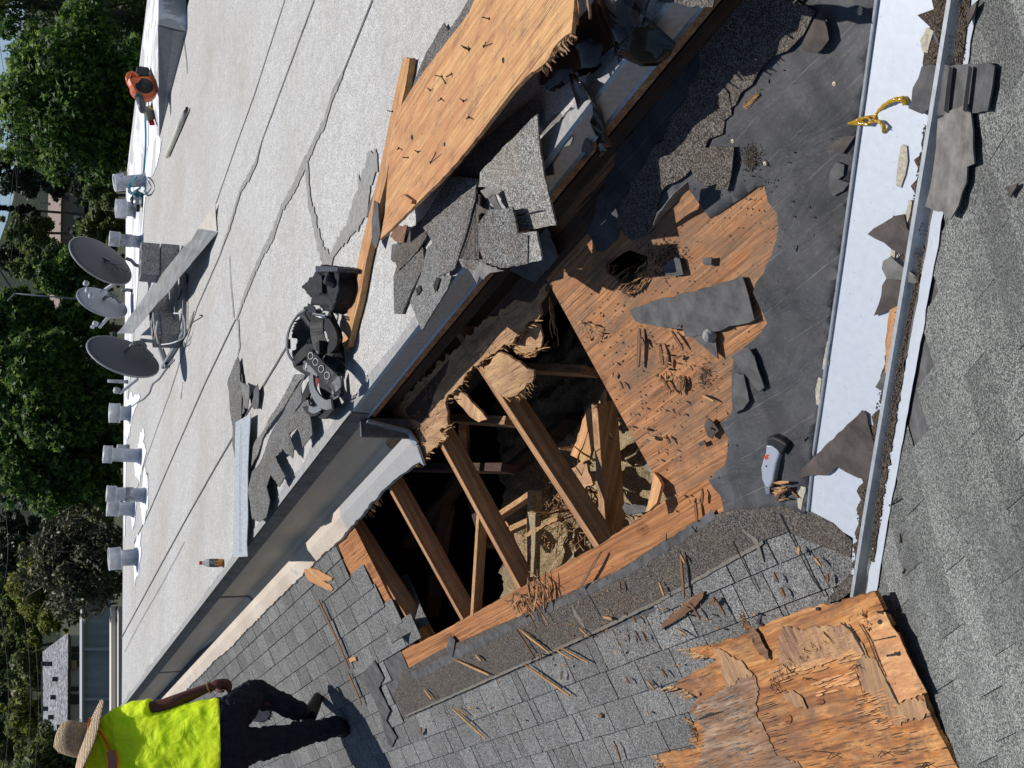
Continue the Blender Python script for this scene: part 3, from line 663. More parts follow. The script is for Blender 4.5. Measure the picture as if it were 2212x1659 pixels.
# ---- valley flashing and ridge rib
def vline(x, y): return SLOPE.at(x, y)
V0, V1 = vline(1853, 1290), vline(2100, -90)
vd = (V1-V0).normalized(); V0 = V0-vd*.9; V1 = V1+vd*.6
sA = SLOPE.n.cross(vd); sA = sA if sA.x < 0 or sA.y > 0 else -sA
up_ = (SLOPE.n+NEAR.n).normalized()
wl = [SLOPE.at(1895, -20, .012), SLOPE.at(1816, 553, .012), SLOPE.at(1755, 980, .012), SLOPE.at(1743, 1104, .012), SLOPE.at(1800, 1128, .012), SLOPE.at(1842, 1160, .012), SLOPE.at(1850, 1300, .012)]
N = 40
vs, fs = [], []
mA = [(1895, -20), (1816, 553), (1755, 980), (1743, 1103), (1843, 1162), (1838, 1270), (1857, 1283), (1879, 1106), (1972, 553), (2066, 0), (2075, -60)]
sheet('valley_flashing', mA, SLOPE, MT['galv'], B, th=0.001, off=0.012, grain=vd)
mN = [(2089, -40), (2089, 0), (1999, 553), (1899, 1106), (1869, 1290), (1893, 1280), (1922, 1106), (2022, 553), (2112, 0), (2120, -40)]
sheet('valley_flashing', mN, NEAR, MT['galv'], B, th=0.001, off=0.010, jag=0.004, step=0.03, grain=vd)
# hem on the upslope edge
hm = MB(); hm.tube([SLOPE.at(1896, -20, .016), SLOPE.at(1818, 553, .016), SLOPE.at(1757, 980, .016), SLOPE.at(1745, 1103, .016)], .005, 6); hm.build('flashing_hem', MT['metal'], B)
rb = MB()
rl = [(2078, -40), (2075, 0), (1983, 553), (1888, 1106), (1859, 1285)]
pts_ = [SLOPE.at(x, y) for x, y in rl]
sd_ = vd.cross(up_).normalized()
vs, fs = [], []
for i, p in enumerate(pts_):
    vs += [p+sd_*.022+up_*.004, p+sd_*.008+up_*.034, p-sd_*.006+up_*.034, p-sd_*.020+up_*.004]
    if i:
        for k in range(3): fs.append((4*i-4+k, 4*i-4+k+1, 4*i+k+1, 4*i+k))
mesh('valley_rib', vs, fs, MT['metal'], B)
# ---- near slope
pn = [(1869, 1288), (1893, 1278), (1922, 1106), (2022, 553), (2114, 0), (2130, -120), (2600, -200), (2600, 1900), (1700, 1900), (1760, 1659)]
NV = NEAR
q0 = [NEAR.xyz(-6, 1.5, 0)]
nb = [V0-vd*2.2+NEAR.n*0, V1+vd*1.5]
base = [nb[0], nb[1], Vector(nb[1])+Vector((3, -3, 0)), Vector((3, -3, 0)), Vector((-3.5, -3, 0)), Vector((-3.5, 3, 0))]
base = [p-NEAR.n*((p-NEAR.o).dot(NEAR.n)) for p in base]
sheet('near_underlay', base, NEAR, MT['felt_grey'], B, th=0.012, off=-0.0, world=True)
uvs = [NEAR.uv(NEAR.at(x, y)) for x, y in pn]
shingles('near_shingles', NEAR, pn, MT['shingle_near'], min(a_ for a_, b_ in uvs), max(a_ for a_, b_ in uvs), min(b_ for a_, b_ in uvs), max(b_ for a_, b_ in uvs), .34, .135, B, th=0.005, dual=0.2, rise=0.0025, gap=.3)
# leaf litter packed along the valley rib
lit = MB()
def litter(line, w_, n, plane, name='valley_debris'):
    vs, fs = ribbon(line, w_, plane, 0.014, .55, .02)
    mb = MB(); mb.add(vs, fs)
    W = [plane.at(x, y) for x, y in line]
    for k in range(n):
        t = random.random()*(len(W)-1.001); i = int(t); p = W[i].lerp(W[i+1], t-i)
        ww = w_[i] if isinstance(w_, list) else w_
        p = p+sd_*random.uniform(-.5, .5)*ww*1.1+plane.n*(.014+random.uniform(0, .006))
        s_ = random.uniform(.0012, .0036); mb.box(p, s_*random.uniform(1, 3), s_, s_*.6, Matrix.Rotation(random.uniform(0, 6), 3, 'Z'))
    return mb.build(name, MT['soil'], B)
litter([(2048, -20), (2040, 60), (2032, 140), (2025, 190)], [.07, .075, .06, .03], 500, SLOPE)
litter([(2015, 270), (2008, 330), (2000, 390), (1988, 460), (1975, 520), (1960, 560)], [.03, .035, .035, .05, .06, .05], 600, SLOPE)
litter([(1948, 640), (1935, 760), (1918, 830), (1905, 920), (1893, 980), (1878, 1070), (1868, 1130), (1855, 1230)], [.02, .02, .04, .05, .05, .045, .03, .02], 900, SLOPE)
litter([(2100, -20), (2092, 60), (2084, 140)], [.035, .035, .03], 200, NEAR)
litter([(2002, 553), (1990, 630), (1975, 700), (1958, 790), (1945, 870), (1932, 950), (1920, 1030), (1905, 1130), (1893, 1210)], [.014, .012, .012, .02, .03, .035, .03, .022, .02], 900, NEAR)
# mastic dabs on the flashing
dabs = [([(1942, 505), (1937, 545), (1930, 600)], .016), ([(1976, 430), (1960, 500)], .02), ([(1963, 310), (1957, 370), (1950, 400)], .03), ([(1799, 735), (1792, 780), (1788, 795)], .02), ([(1779, 812), (1775, 840), (1773, 870)], .02), ([(1745, 1033), (1737, 1070), (1735, 1095)], .028), ([(2020, 60), (2010, 90), (2008, 110)], .03), ([(1747, 730), (1742, 760)], .0)]
dd = [([(1806, 680), (1801, 715)], .018)]
for l, w_ in dabs:
    if w_: add_ribbons('mastic_dab', [(l, [w_*.6]+[w_]*(len(l)-2)+[w_*.5], SLOPE)], plain('mastic_tan', (0.42, 0.38, 0.30), 0.85, 0, .35, 90, bump=.8), B, 0.016)
# ---------------------------------------------------------------- ground, hills, trees, houses behind
GZ = -7.6
def PY(x, y, dist):
    """point seen at (x, y) whose distance along world Y from the camera is dist"""
    r = ray(x, y); return CAM+r*(dist/r.y)
tg = NT('ground', 0.95); tg.color(tg.ramp(tg.noise(0.15, 6, .7), [(0.3, (0.02, 0.03, 0.012)), (0.6, (0.05, 0.055, 0.03)), (0.85, (0.13, 0.12, 0.09))]))
gme = bpy.data.meshes.new('ground'); gme.from_pydata([(-3000, -3000, GZ), (3000, -3000, GZ), (3000, 3000, GZ), (-3000, 3000, GZ)], [], [(0, 1, 2, 3)])
tag(link('ground', gme, tg.m), kind='structure')
ht = NT('hill_growth', 0.95); ht.color(ht.ramp(ht.noise(0.25, 8, .75), [(0.35, (0.012, 0.022, 0.008)), (0.55, (0.035, 0.055, 0.02)), (0.75, (0.08, 0.10, 0.04))])); ht.bump(ht.noise(.3, 8, .8), 1, 3)
vs, fs = [], []
for i in range(71):
    az = math.radians(-40+i*1.5)
    for k, (d, hh) in enumerate(((170, 0), (230, 7), (300, 14), (420, 22), (520, 10))):
        e = (0.5+0.5*math.tanh((math.radians(28)-az)*9))
        hgt = hh*e*(1+.4*noise.noise(Vector((az*6, d*.01, 0))))
        vs.append((math.sin(az)*d, math.cos(az)*d, GZ-1+hgt))
    if i:
        for k in range(4): fs.append((5*i-5+k, 5*i-5+k+1, 5*i+k+1, 5*i+k))
tag(mesh('hills', vs, fs, ht.m, smooth=True), kind='structure')
def leafmat(name, cols, trans=0.35, rough=0.55):
    m_ = bpy.data.materials.new(name); m_.use_nodes = True; t = m_.node_tree; b = t.nodes['Principled BSDF']; out = t.nodes['Material Output']
    g = t.nodes.new('ShaderNodeNewGeometry'); r = t.nodes.new('ShaderNodeValToRGB'); e = r.color_ramp.elements
    while len(e) < len(cols): e.new(.5)
    for i, c in enumerate(cols): e[i].position = i/(len(cols)-1); e[i].color = (*c, 1)
    t.links.new(g.outputs['Random Per Island'], r.inputs[0]); t.links.new(r.outputs[0], b.inputs['Base Color'])
    b.inputs['Roughness'].default_value = rough; b.inputs['Specular IOR Level'].default_value = .35
    tr = t.nodes.new('ShaderNodeBsdfTranslucent'); mx = t.nodes.new('ShaderNodeMixShader'); mx.inputs[0].default_value = trans
    t.links.new(r.outputs[0], tr.inputs[0]); t.links.new(b.outputs[0], mx.inputs[1]); t.links.new(tr.outputs[0], mx.inputs[2]); t.links.new(mx.outputs[0], out.inputs[0])
    return m_
LM = {'gum': leafmat('sweetgum_leaf', [(0.02, 0.052, 0.014), (0.045, 0.105, 0.024), (0.095, 0.19, 0.035), (0.30, 0.42, 0.07)], .5),
      'willow': leafmat('willow_leaf', [(0.035, 0.06, 0.02), (0.07, 0.11, 0.035), (0.13, 0.18, 0.05), (0.26, 0.32, 0.08)], .5),
      'olive': leafmat('olive_leaf', [(0.035, 0.042, 0.024), (0.07, 0.075, 0.04), (0.12, 0.12, 0.06), (0.19, 0.18, 0.09)], .2),
      'yellow': leafmat('yellow_leaf', [(0.07, 0.085, 0.014), (0.13, 0.15, 0.025), (0.22, 0.24, 0.04), (0.34, 0.34, 0.06)], .45),
      'pine': leafmat('pine_needles', [(0.012, 0.024, 0.012), (0.025, 0.042, 0.02), (0.045, 0.065, 0.03), (0.07, 0.09, 0.045)], .15),
      'far': leafmat('far_leaf', [(0.045, 0.075, 0.025), (0.09, 0.13, 0.04), (0.16, 0.2, 0.06), (0.28, 0.33, 0.10)], .4)}
BARK = plain('bark', (0.11, 0.085, 0.065), 0.9, 0, .4, 12, bump=.8)
def leaves(rng, clumps, n, ls, star=False, droop=0.0):
    """leaf faces spread through clumps; each leaf is a folded pair or a pointed star"""
    cl = np.array([c[:3] for c in clumps]); cr = np.array([c[3] for c in clumps])
    w_ = cr**2; idx = rng.choice(len(clumps), n, p=w_/w_.sum())
    d = rng.normal(size=(n, 3)); d /= np.linalg.norm(d, axis=1)[:, None]
    r = cr[idx]*(rng.random(n)**0.38)
    c = cl[idx]+d*r[:, None]*np.array([1, 1, .82])
    nrm = d*0.5+rng.normal(size=(n, 3))*0.6+np.array([0, 0, .55]); nrm /= np.linalg.norm(nrm, axis=1)[:, None]
    t = rng.normal(size=(n, 3)); t[:, 2] -= droop*2; t -= nrm*(t*nrm).sum(1)[:, None]; t /= np.linalg.norm(t, axis=1)[:, None]
    b = np.cross(nrm, t); s = ls*(0.6+0.8*rng.random(n))[:, None]
    if star:
        prof = [(-.5, 0), (-.15, .16), (-.12, .52), (.1, .2), (.6, 0), (.1, -.2), (-.12, -.52), (-.15, -.16)]
    else:
        prof = [(-.6, 0), (-.1, .26), (.6, 0), (-.1, -.26)]
    k = len(prof)
    V = np.empty((n, k, 3))
    for i, (p, q) in enumerate(prof): V[:, i] = c+t*s*p+b*s*q
    return V.reshape(-1, 3), k
def fastmesh(name, V, k, mat, parent, mw):
    n = len(V)//k; me = bpy.data.meshes.new(name); inv = np.array(mw.inverted()); V = V@inv[:3, :3].T+inv[:3, 3]
    me.vertices.add(len(V)); me.vertices.foreach_set('co', V.astype(np.float32).ravel())
    me.loops.add(len(V)); me.loops.foreach_set('vertex_index', np.arange(len(V), dtype=np.int32))
    me.polygons.add(n); me.polygons.foreach_set('loop_start', np.arange(0, len(V), k, dtype=np.int32))
    me.update(calc_edges=True); me.validate()
    return link(name, me, mat, parent, mw)
TREES = 0
def tree(name, label, px, py, rx, ry, dist, kind, n, leaf, group=None, clumps=26, trunk=None, star=False, shape='round', seed=None, bark=BARK, branches=4):
    """crown centred where the photo shows it: rx, ry are half its height and half its width in photo pixels"""
    global TREES
    TREES += 1; rng = np.random.default_rng(seed or TREES)
    c = PY(px, py, dist); sc = (c-CAM).length/FOC; hz, hx = rx*sc, ry*sc
    base = Vector((c.x, c.y, GZ)) if trunk is None else Vector((PY(trunk[0], trunk[1], dist).x, c.y, GZ))
    t = root(name, label, 'tree', base, group)
    cl = []
    for i in range(clumps):
        for _ in range(50):
            q = rng.uniform(-1, 1, 3)
            if np.linalg.norm(q) < 1: break
        if shape == 'cone':
            zz = rng.uniform(-1, 1); q = np.array([q[0]*(1-zz)*.55, q[1]*(1-zz)*.55, zz])
        r = min(hx, hz)*rng.uniform(.16, .46)*(0.6 if shape == 'cone' else 1)
        cl.append((c.x+q[0]*(hx-r*.6), c.y+q[1]*hx*.8, c.z+q[2]*(hz-r*.5), r))
    if shape != 'cone':
        for i in range(clumps//2):
            q = rng.normal(size=3); q /= np.linalg.norm(q); r = min(hx, hz)*rng.uniform(.07, .16); f = rng.uniform(.95, 1.16)
            cl.append((c.x+q[0]*hx*f, c.y+q[1]*hx*.8, c.z+q[2]*hz*f, r))
    V, k = leaves(rng, cl, n, leaf, star, .6 if kind == 'willow' else 0.1)
    fastmesh('crown', V, k, LM[kind], t, Matrix.Translation(c))
    mb = MB(); top = c+Vector((0, 0, hz*.5)); r0 = max(.09, hz*.05)
    pts = [base, base.lerp(c, .45)+Vector((.1*hx, 0, 0)), c-Vector((0, 0, hz*.6)), c, top]
    mb.tube(pts, [r0*1.5, r0*1.15, r0, r0*.7, r0*.25], 8)
    for q in sorted(cl, key=lambda q: -q[3])[:branches*2]:
        s_ = base.lerp(c, random.uniform(.75, 1.0)); e_ = Vector(q[:3]); mb.tube([s_, s_.lerp(e_, .5)+Vector((0, 0, .06*hz)), e_], [r0*.5, r0*.3, r0*.1], 5)
    mb.build('trunk', bark, t, smooth=True)
    return t
g1_ = 'trees behind the roof'
tree('sweetgum_tree', 'big dark green star leaved tree behind the orange leaf blower', 148, 205, 165, 172, 27, 'gum', 30000, .15, None, 56, star=True)
tree('leafy_tree', 'fine leaved lighter green tree in the far right corner behind the flat roof', 175, 20, 260, 120, 36, 'willow', 20000, .13, None, 44)
tree('leafy_tree', 'feathery grey green tree behind the vent wrapped in teal hose', 222, 475, 52, 95, 40, 'willow', 9000, .14)
tree('leafy_tree', 'bright green broad leaved tree behind the rightmost satellite dish', 165, 590, 75, 60, 42, 'gum', 6000, .2, star=True)
tree('leafy_tree', 'olive coloured thin tree behind the small antenna mast', 105, 575, 75, 52, 60, 'willow', 7000, .2)
tree('sweetgum_tree', 'tall dark tree with a bare trunk behind the middle satellite dish', 95, 700, 150, 80, 33, 'gum', 14000, .17, None, 34, star=True, trunk=(190, 708))
tree('sweetgum_tree', 'wide dark tree with bright lower leaves behind the left satellite dish', 125, 840, 160, 115, 32, 'gum', 20000, .17, None, 44, star=True, trunk=(230, 842))
tree('sweetgum_tree', 'dark tree behind the two slender vents in the middle of the roof', 120, 1000, 160, 110, 34, 'gum', 17000, .17, None, 40, star=True)
tree('leafy_tree', 'grey olive shrubby tree with bare twigs beside the pale garage', 175, 1215, 110, 112, 40, 'olive', 17000, .14, None, 44)
tree('leafy_tree', 'yellow green sunlit tree above the grey olive shrubby tree', 90, 1275, 70, 100, 55, 'yellow', 12000, .2, None, 30)
tree('leafy_tree', 'dark green tree on the hillside behind the two paired vents', 45, 1165, 60, 85, 90, 'pine', 9000, .32, None, 30)
tree('pine_tree', 'dark conifer rising beside the beige apartment block against the sky', 62, 378, 80, 48, 115, 'pine', 9000, .45, None, 26)
tree('pine_tree', 'slim pointed conifer standing alone against the sky', 45, 452, 50, 17, 120, 'pine', 3500, .4, shape='cone')
tree('pine_tree', 'round topped conifer above the beige apartment block roof', 62, 500, 52, 40, 125, 'far', 6000, .45)
tree('pine_tree', 'tall hazy conifer at the left end of the strip of sky', 50, 560, 60, 34, 130, 'pine', 6000, .45)
tree('shrub', 'clipped round dark shrub in front of the beige apartment block', 170, 402, 14, 40, 95, 'pine', 3000, .3)
tree('shrub', 'rounded dark shrub against the left end of the beige apartment block', 176, 495, 24, 24, 95, 'pine', 2500, .3)
for i, (a_, b_, c_, d_, e_, k_, lb) in enumerate([
    (25, 1010, 45, 60, 120, 'far', 'pale hillside tree above the dark middle trees'), (30, 1300, 45, 60, 120, 'far', 'hillside tree above the yellow green tree'),
    (22, 1400, 45, 60, 130, 'far', 'hillside tree right of the brown roofed cottage'), (75, 1440, 38, 40, 115, 'far', 'hillside tree between the two houses'),
    (15, 1500, 22, 60, 170, 'pine', 'dark hillside tree behind the brown roofed cottage'), (62, 1545, 42, 40, 112, 'yellow', 'yellowish tree left of the grey roofed house'),
    (20, 1600, 50, 55, 140, 'far', 'hillside tree at the far left of the view'), (105, 1640, 80, 62, 70, 'far', 'dense green tree behind the straw hat'),
    (60, 1340, 30, 40, 118, 'far', 'tree right above the ridge of the grey roofed house'), (40, 900, 60, 70, 110, 'pine', 'shadowy tree behind the left satellite dish trees'),
    (30, 760, 60, 70, 110, 'pine', 'shadowy tree far behind the middle satellite dish')]):
    tree('hillside_tree', lb, a_, b_, c_*1.25, d_*1.2, e_, k_, 8000, .0036*e_, 'trees on the hillside', 30)
for k in range(15):
    yy = -60+k*96
    if 1290 < yy: continue
    tree('understory_tree', ['low tree behind the raised corner of the flat roof', 'low tree directly behind the orange blower', 'low tree between the blower and the right hand vents', 'low tree behind the long roof brush head', 'low tree behind the vent with the teal hose', 'low tree right of the rightmost satellite dish', 'low tree behind the rightmost satellite dish', 'low tree behind the small light grey dish', 'low tree between the small dish and the leftmost dish', 'low tree behind the leftmost dish', 'low tree behind the short wide vent', 'low tree behind the slender vents', 'low tree behind the paired vents', 'low tree behind the last vent on the left', 'low tree beside the garage'][k], (215 if 300 < yy < 620 else 175)+random.uniform(-20, 12), yy, (34 if 300 < yy < 620 else 78), 74, random.uniform(62, 85), random.choice(('far', 'willow', 'pine')), 7000, .26, 'low trees below the larger crowns', 18)
# bare twigs
tw = MB(); r_ = random.Random(3)
for k in range(44):
    x, y = r_.uniform(90, 250), r_.uniform(1120, 1320); p = PY(x, y, 39); q = PY(x+r_.uniform(-70, 10), y+r_.uniform(-60, 60), 39+r_.uniform(-1, 1))
    mid = p.lerp(q, .5)+Vector((r_.uniform(-.2, .2), 0, r_.uniform(-.2, .2))); tw.tube([p, mid, q], [.022, .014, .005], 4, False)
tag(tw.build('bare_branches', BARK), 'tangle of dry bare branches in the grey olive tree', 'branches', kind='stuff')
# houses: facade boxes at a distance, drawn in photo pixels
def facade(mb, x0, y0, x1, y1, dist, depth):
    a_, b_, c_, d_ = PY(x0, y0, dist), PY(x0, y1, dist), PY(x1, y1, dist), PY(x1, y0, dist)
    k = Vector((0, depth, 0)); vs = [a_, b_, c_, d_]; vs += [p+k for p in vs]
    return mb.add(vs, [(0, 1, 2, 3), (7, 6, 5, 4), (0, 4, 5, 1), (1, 5, 6, 2), (2, 6, 7, 3), (3, 7, 4, 0)])
def fpart(name, x0, y0, x1, y1, dist, depth, mat, parent):
    return facade(MB(), x0, y0, x1, y1, dist, depth).build(name, mat, parent)
glass = plain('dark_glass', (0.03, 0.04, 0.05), 0.15, 0, .3, 1, spec=.6)
frm = plain('pale_frame', (0.6, 0.6, 0.58), 0.6)
h1 = root('apartment_block', 'long low beige apartment block with brown roof beyond the trees on the right', 'building', (PY(150, 450, 150).x, 150, GZ))
beige = plain('beige_wall', (0.34, 0.29, 0.22), 0.9, 0, .1, 1); brownr = plain('brown_shingle_roof', (0.26, 0.2, 0.175), 0.9, 0, .15, 3)
fpart('wall', 128, 345, 182, 700, 150, 12, beige, h1)
rf = MB(); a_, b_, c_, d_ = PY(107, 340, 155), PY(96, 720, 155), PY(128, 720, 148), PY(133, 340, 148)
rf.add([a_, b_, c_, d_]+[p+Vector((0, 2, -.3)) for p in (a_, b_, c_, d_)], [(0, 1, 2, 3), (7, 6, 5, 4), (0, 4, 5, 1), (1, 5, 6, 2), (2, 6, 7, 3), (3, 7, 4, 0)]); rf.build('roof', brownr, h1)
for (x0, x1, y0, y1) in ((138, 148, 372, 388), (138, 148, 398, 404), (136, 152, 420, 432), (134, 148, 362, 368)):
    wn = fpart('window', x0, y0, x1, y1, 149.9, .2, frm, h1); fpart('pane', x0+1.2, y0+1, x1-1.2, y1-1, 149.8, .05, glass, wn)
fpart('balcony', 158, 345, 166, 365, 148, 2, frm, h1); fpart('balcony', 160, 460, 172, 500, 148, 2, frm, h1)
for (x, y) in ((100, 375), (97, 440), (93, 480)):
    mb = MB(); mb.box(PY(x, y, 149), .25, .25, 1.3); mb.build('roof_vent', plain('tan_vent', (.3, .25, .2)), h1)
h2 = root('house', 'grey shingle roofed house with pale walls beyond the flat roof', 'house', (PY(160, 1450, 100).x, 100, GZ))
wallm = plain('pale_wall', (0.62, 0.58, 0.50), 0.9, 0, .06, 1); gr = granule('grey_house_roof', (.10,)*3, (.20, .21, .225), (.30, .31, .33), 6, (.15,)*3, .3, 0, patch=.6)
fpart('wall', 148, 1372, 182, 1600, 100, 12, wallm, h2)
rf = MB(); q = [PY(147, 1366, 98.5), PY(145, 1640, 98.5), PY(94, 1640, 106), PY(88, 1490, 106), PY(92, 1408, 106)]
rf.add(q+[p+Vector((0, 6, -1.2)) for p in q], [(0, 1, 2, 3, 4), (9, 8, 7, 6, 5)]+[(i, i+5, (i+1) % 5+5, (i+1) % 5) for i in range(5)]); rf.build('roof', gr, h2)
for (x0, x1, y0, y1, n_) in ((153, 173, 1395, 1442, 3), (152, 171, 1482, 1494, 1)):
    wn = fpart('window', x0, y0, x1, y1, 99.9, .2, frm, h2)
    for i in range(n_): yy = y0+(y1-y0)*i/n_; fpart('pane', x0+1, yy+1, x1-1, yy+(y1-y0)/n_-1, 99.8, .05, glass, wn)
fpart('window_awning', 154, 1427, 166, 1446, 99.7, .3, plain('tan_board', (.5, .33, .17)), h2)
fpart('open_garage', 150, 1500, 174, 1521, 99.9, .2, glass, h2)
for (x, y) in ((98, 1434), (110, 1434), (122, 1467), (118, 1506), (100, 1531), (113, 1549), (132, 1570)):
    mb = MB(); mb.box(PY(x, y, 98+(147-x)*.14), .3, .3, .6); mb.build('roof_vent', plain('dark_vent', (.06, .06, .07)), h2)
h3 = root('garage', 'pale grey sided garage in front of the grey roofed house', 'garage', (PY(210, 1400, 70).x, 70, GZ))
side = NT('grey_siding', .9); side.color(side.ramp(side.noise(1.2, 4, .6, vec=side.map((3, 1, .3))), [(.3, (.30, .31, .31)), (.7, (.42, .43, .43))])); side = side.m
fpart('wall', 181, 1285, 240, 1660, 70, 1.5, side, h3)
fpart('roof_edge', 177, 1285, 182, 1660, 69.6, 1.6, plain('grey_trim', (.36, .37, .37)), h3)
for y in (1402, 1510): fpart('post', 182, y-3, 240, y+3, 69.7, .3, plain('grey_post', (.45, .46, .46)), h3)
h4 = root('garden_wall', 'long pale ledge with dark line running in front of the garage', 'wall', (PY(250, 1400, 40).x, 40, GZ))
fpart('coping', 240, 1310, 250, 1660, 40, .5, wallm, h4); fpart('wall', 250, 1310, 258, 1660, 40.2, 2, plain('brown_shadow_wall', (.16, .13, .11)), h4); fpart('ledge', 256, 1310, 330, 1660, 39.5, 1, plain('cream_ledge', (.5, .47, .43)), h4)
h5 = root('cottage', 'small house with brown pitched roof high on the hillside', 'house', (PY(40, 1485, 150).x, 150, GZ))
fpart('wall', 50, 1440, 70, 1530, 150, 8, beige, h5)
rf = MB(); q = [PY(52, 1436, 148), PY(51, 1532, 148), PY(24, 1500, 156), PY(22, 1448, 156)]; rf.add(q+[p+Vector((0, 5, -1)) for p in q], [(0, 1, 2, 3), (7, 6, 5, 4), (0, 4, 5, 1), (1, 5, 6, 2), (2, 6, 7, 3), (3, 7, 4, 0)]); rf.build('roof', brownr, h5)
# utility wires
WIRE = plain('wire', (.05, .05, .05), .6)
wires = [((42, 565, 90), (0, 100, 60)), ((12, 500, 90), (45, 40, 60)), ((20, 590, 90), (38, 120, 60)), ((92, 350, 140), (88, 560, 140)),
         ((2, 1330, 60), (8, 1680, 60)), ((52, 1330, 60), (53, 1680, 60)), ((67, 1330, 60), (73, 1680, 60)), ((45, 980, 60), (90, 1130, 60)), ((8, 1090, 60), (0, 1300, 60))]
labs = ['uppermost wire crossing the small patch of sky', 'wire crossing the strip of sky beside the slim conifer', 'lower wire crossing the strip of sky', 'wire along the brown roof of the beige apartment block',
        'highest wire over the hillside above the grey roofed house', 'middle wire passing over the cottage and the grey roofed house', 'lowest wire running just above the grey roofed house', 'slanting wire over the dark trees behind the slender vents', 'short wire high over the hillside trees']
for (p, q), lb in zip(wires, labs):
    a_, b_ = PY(*p), PY(*q); mb = MB(); n_ = 12
    pts = [a_.lerp(b_, i/n_)-Vector((0, 0, .25*4*(i/n_)*(1-i/n_))) for i in range(n_+1)]
    mb.tube(pts, .008*p[2]/60, 5); tag(mb.build('utility_wire', WIRE), lb, 'wire', 'utility wires')
# ---------------------------------------------------------------- things on the flat roof
def r1(x, y): return (162+x*.2116, 486+y*.2116)
def r2(x, y): return (226.8+x*.215, 129.6+y*.215)
def r3(x, y): return (604.9+x*.2083, 561.7+y*.2083)
def px2m(p): return (Vector(p)-CAM).length/FOC
VENT = NT('vent_galvanised', .5, .3, .4); VENT.color(VENT.ramp(VENT.noise(7, 5, .7), [(.3, (.30, .31, .33)), (.6, (.55, .57, .61)), (.8, (.68, .70, .74))])); VENT = VENT.m
DIRTY = NT('vent_smeared', .65, .1, .3); DIRTY.color(DIRTY.ramp(DIRTY.noise(9, 6, .75), [(.35, (.10, .105, .115)), (.5, (.36, .37, .40)), (.7, (.62, .64, .68))])); DIRTY = DIRTY.m
def vent(xt, xb, yt, yb, cw, bw, capf=.32, mat=VENT, ring=1.0, cap2=False):
    """xt..xb: top and foot in the photo; cw, bw: widths of cap and pipe in photo pixels"""
    base = ROOF.at(xb, yb); Y = base.y; s_ = px2m(base); top = PY(xt, yt, Y); ax = (top-base); hh = ax.length; ax.normalize()
    rb_, rc = bw*s_/2, cw*s_/2
    mb = MB(); mb.lathe(base-ax*.03, [(rb_*1.25, 0), (rb_*1.2, .05), (rb_*1.02, .07), (rb_, hh*.6), (rb_, hh*.9)], ax, 20)
    v_ = mb.build('vent_pipe', mat, B, smooth=True)
    mb = MB(); h0 = hh*(1-capf); mb.lathe(base, [(rb_*.98, h0+.004), (rc*1.0, h0), (rc*1.03, h0+.012), (rc, h0+.02), (rc*1.0, hh-.012), (rc*1.05, hh-.004), (rc*1.02, hh), (rc*.9, hh-.004), (rc*.86, h0+.03), (0.001, h0+.03)], ax, 22)
    mb.build('vent_cap', VENT, v_, smooth=True)
    if cap2:
        mb = MB(); mb.lathe(base, [(rb_*1.02, hh*.3), (rb_*1.12, hh*.32), (rb_*1.1, hh*.5), (rb_*1.0, hh*.52)], ax, 18); mb.build('vent_collar', DIRTY, v_, smooth=True)
    if ring:
        vs = [ROOF.at(xb, yb)+Vector((math.cos(t)*rb_*2.3*ring*random.uniform(.75, 1.35), math.sin(t)*rb_*3.0*ring*random.uniform(.7, 1.3), .007)) for t in [k*.26 for k in range(24)]]
        mesh('vent_coating', vs+[p-Vector((0, 0, .004)) for p in vs], [tuple(range(24)), tuple(range(47, 23, -1))]+[(i, i+24, (i+1) % 24+24, (i+1) % 24) for i in range(24)], MT['white'], v_)
    return v_
vent(247, 314, 395, 389, 35, 25, .30, DIRTY, .6)
vent(250, 293, 450, 452, 38, 30, .55, DIRTY, .5)
vent(236, 306, 515, 523, 31, 24, .32, DIRTY, .8, True)
vent(236, 282, 892, 893, 40, 29, .50, VENT, 1.2)
vent(223, 304, 981, 985, 36, 28, .24, VENT, 1.6)
vent(253, 279, 965, 965, 10, 9, .3, DIRTY, 0)
vent(233, 277, 823, 825, 7, 7, .3, DIRTY, 0)
vent(230, 314, 1066, 1070, 33, 28, .24, VENT, 1.6, True)
vent(231, 290, 1097, 1100, 34, 28, .45, VENT, 1.1)
vent(235, 297, 1208, 1203, 46, 33, .42, VENT, 1.3)
def coat(pts): sheet('vent_coating', pts, ROOF, MT['white'], B, th=.003, off=.0075, jag=.02, step=.12)
coat([(268, 865), (300, 850), (303, 858), (285, 900), (276, 950), (268, 940)]); coat([(288, 985), (312, 962), (316, 975), (300, 1035), (292, 1030)])
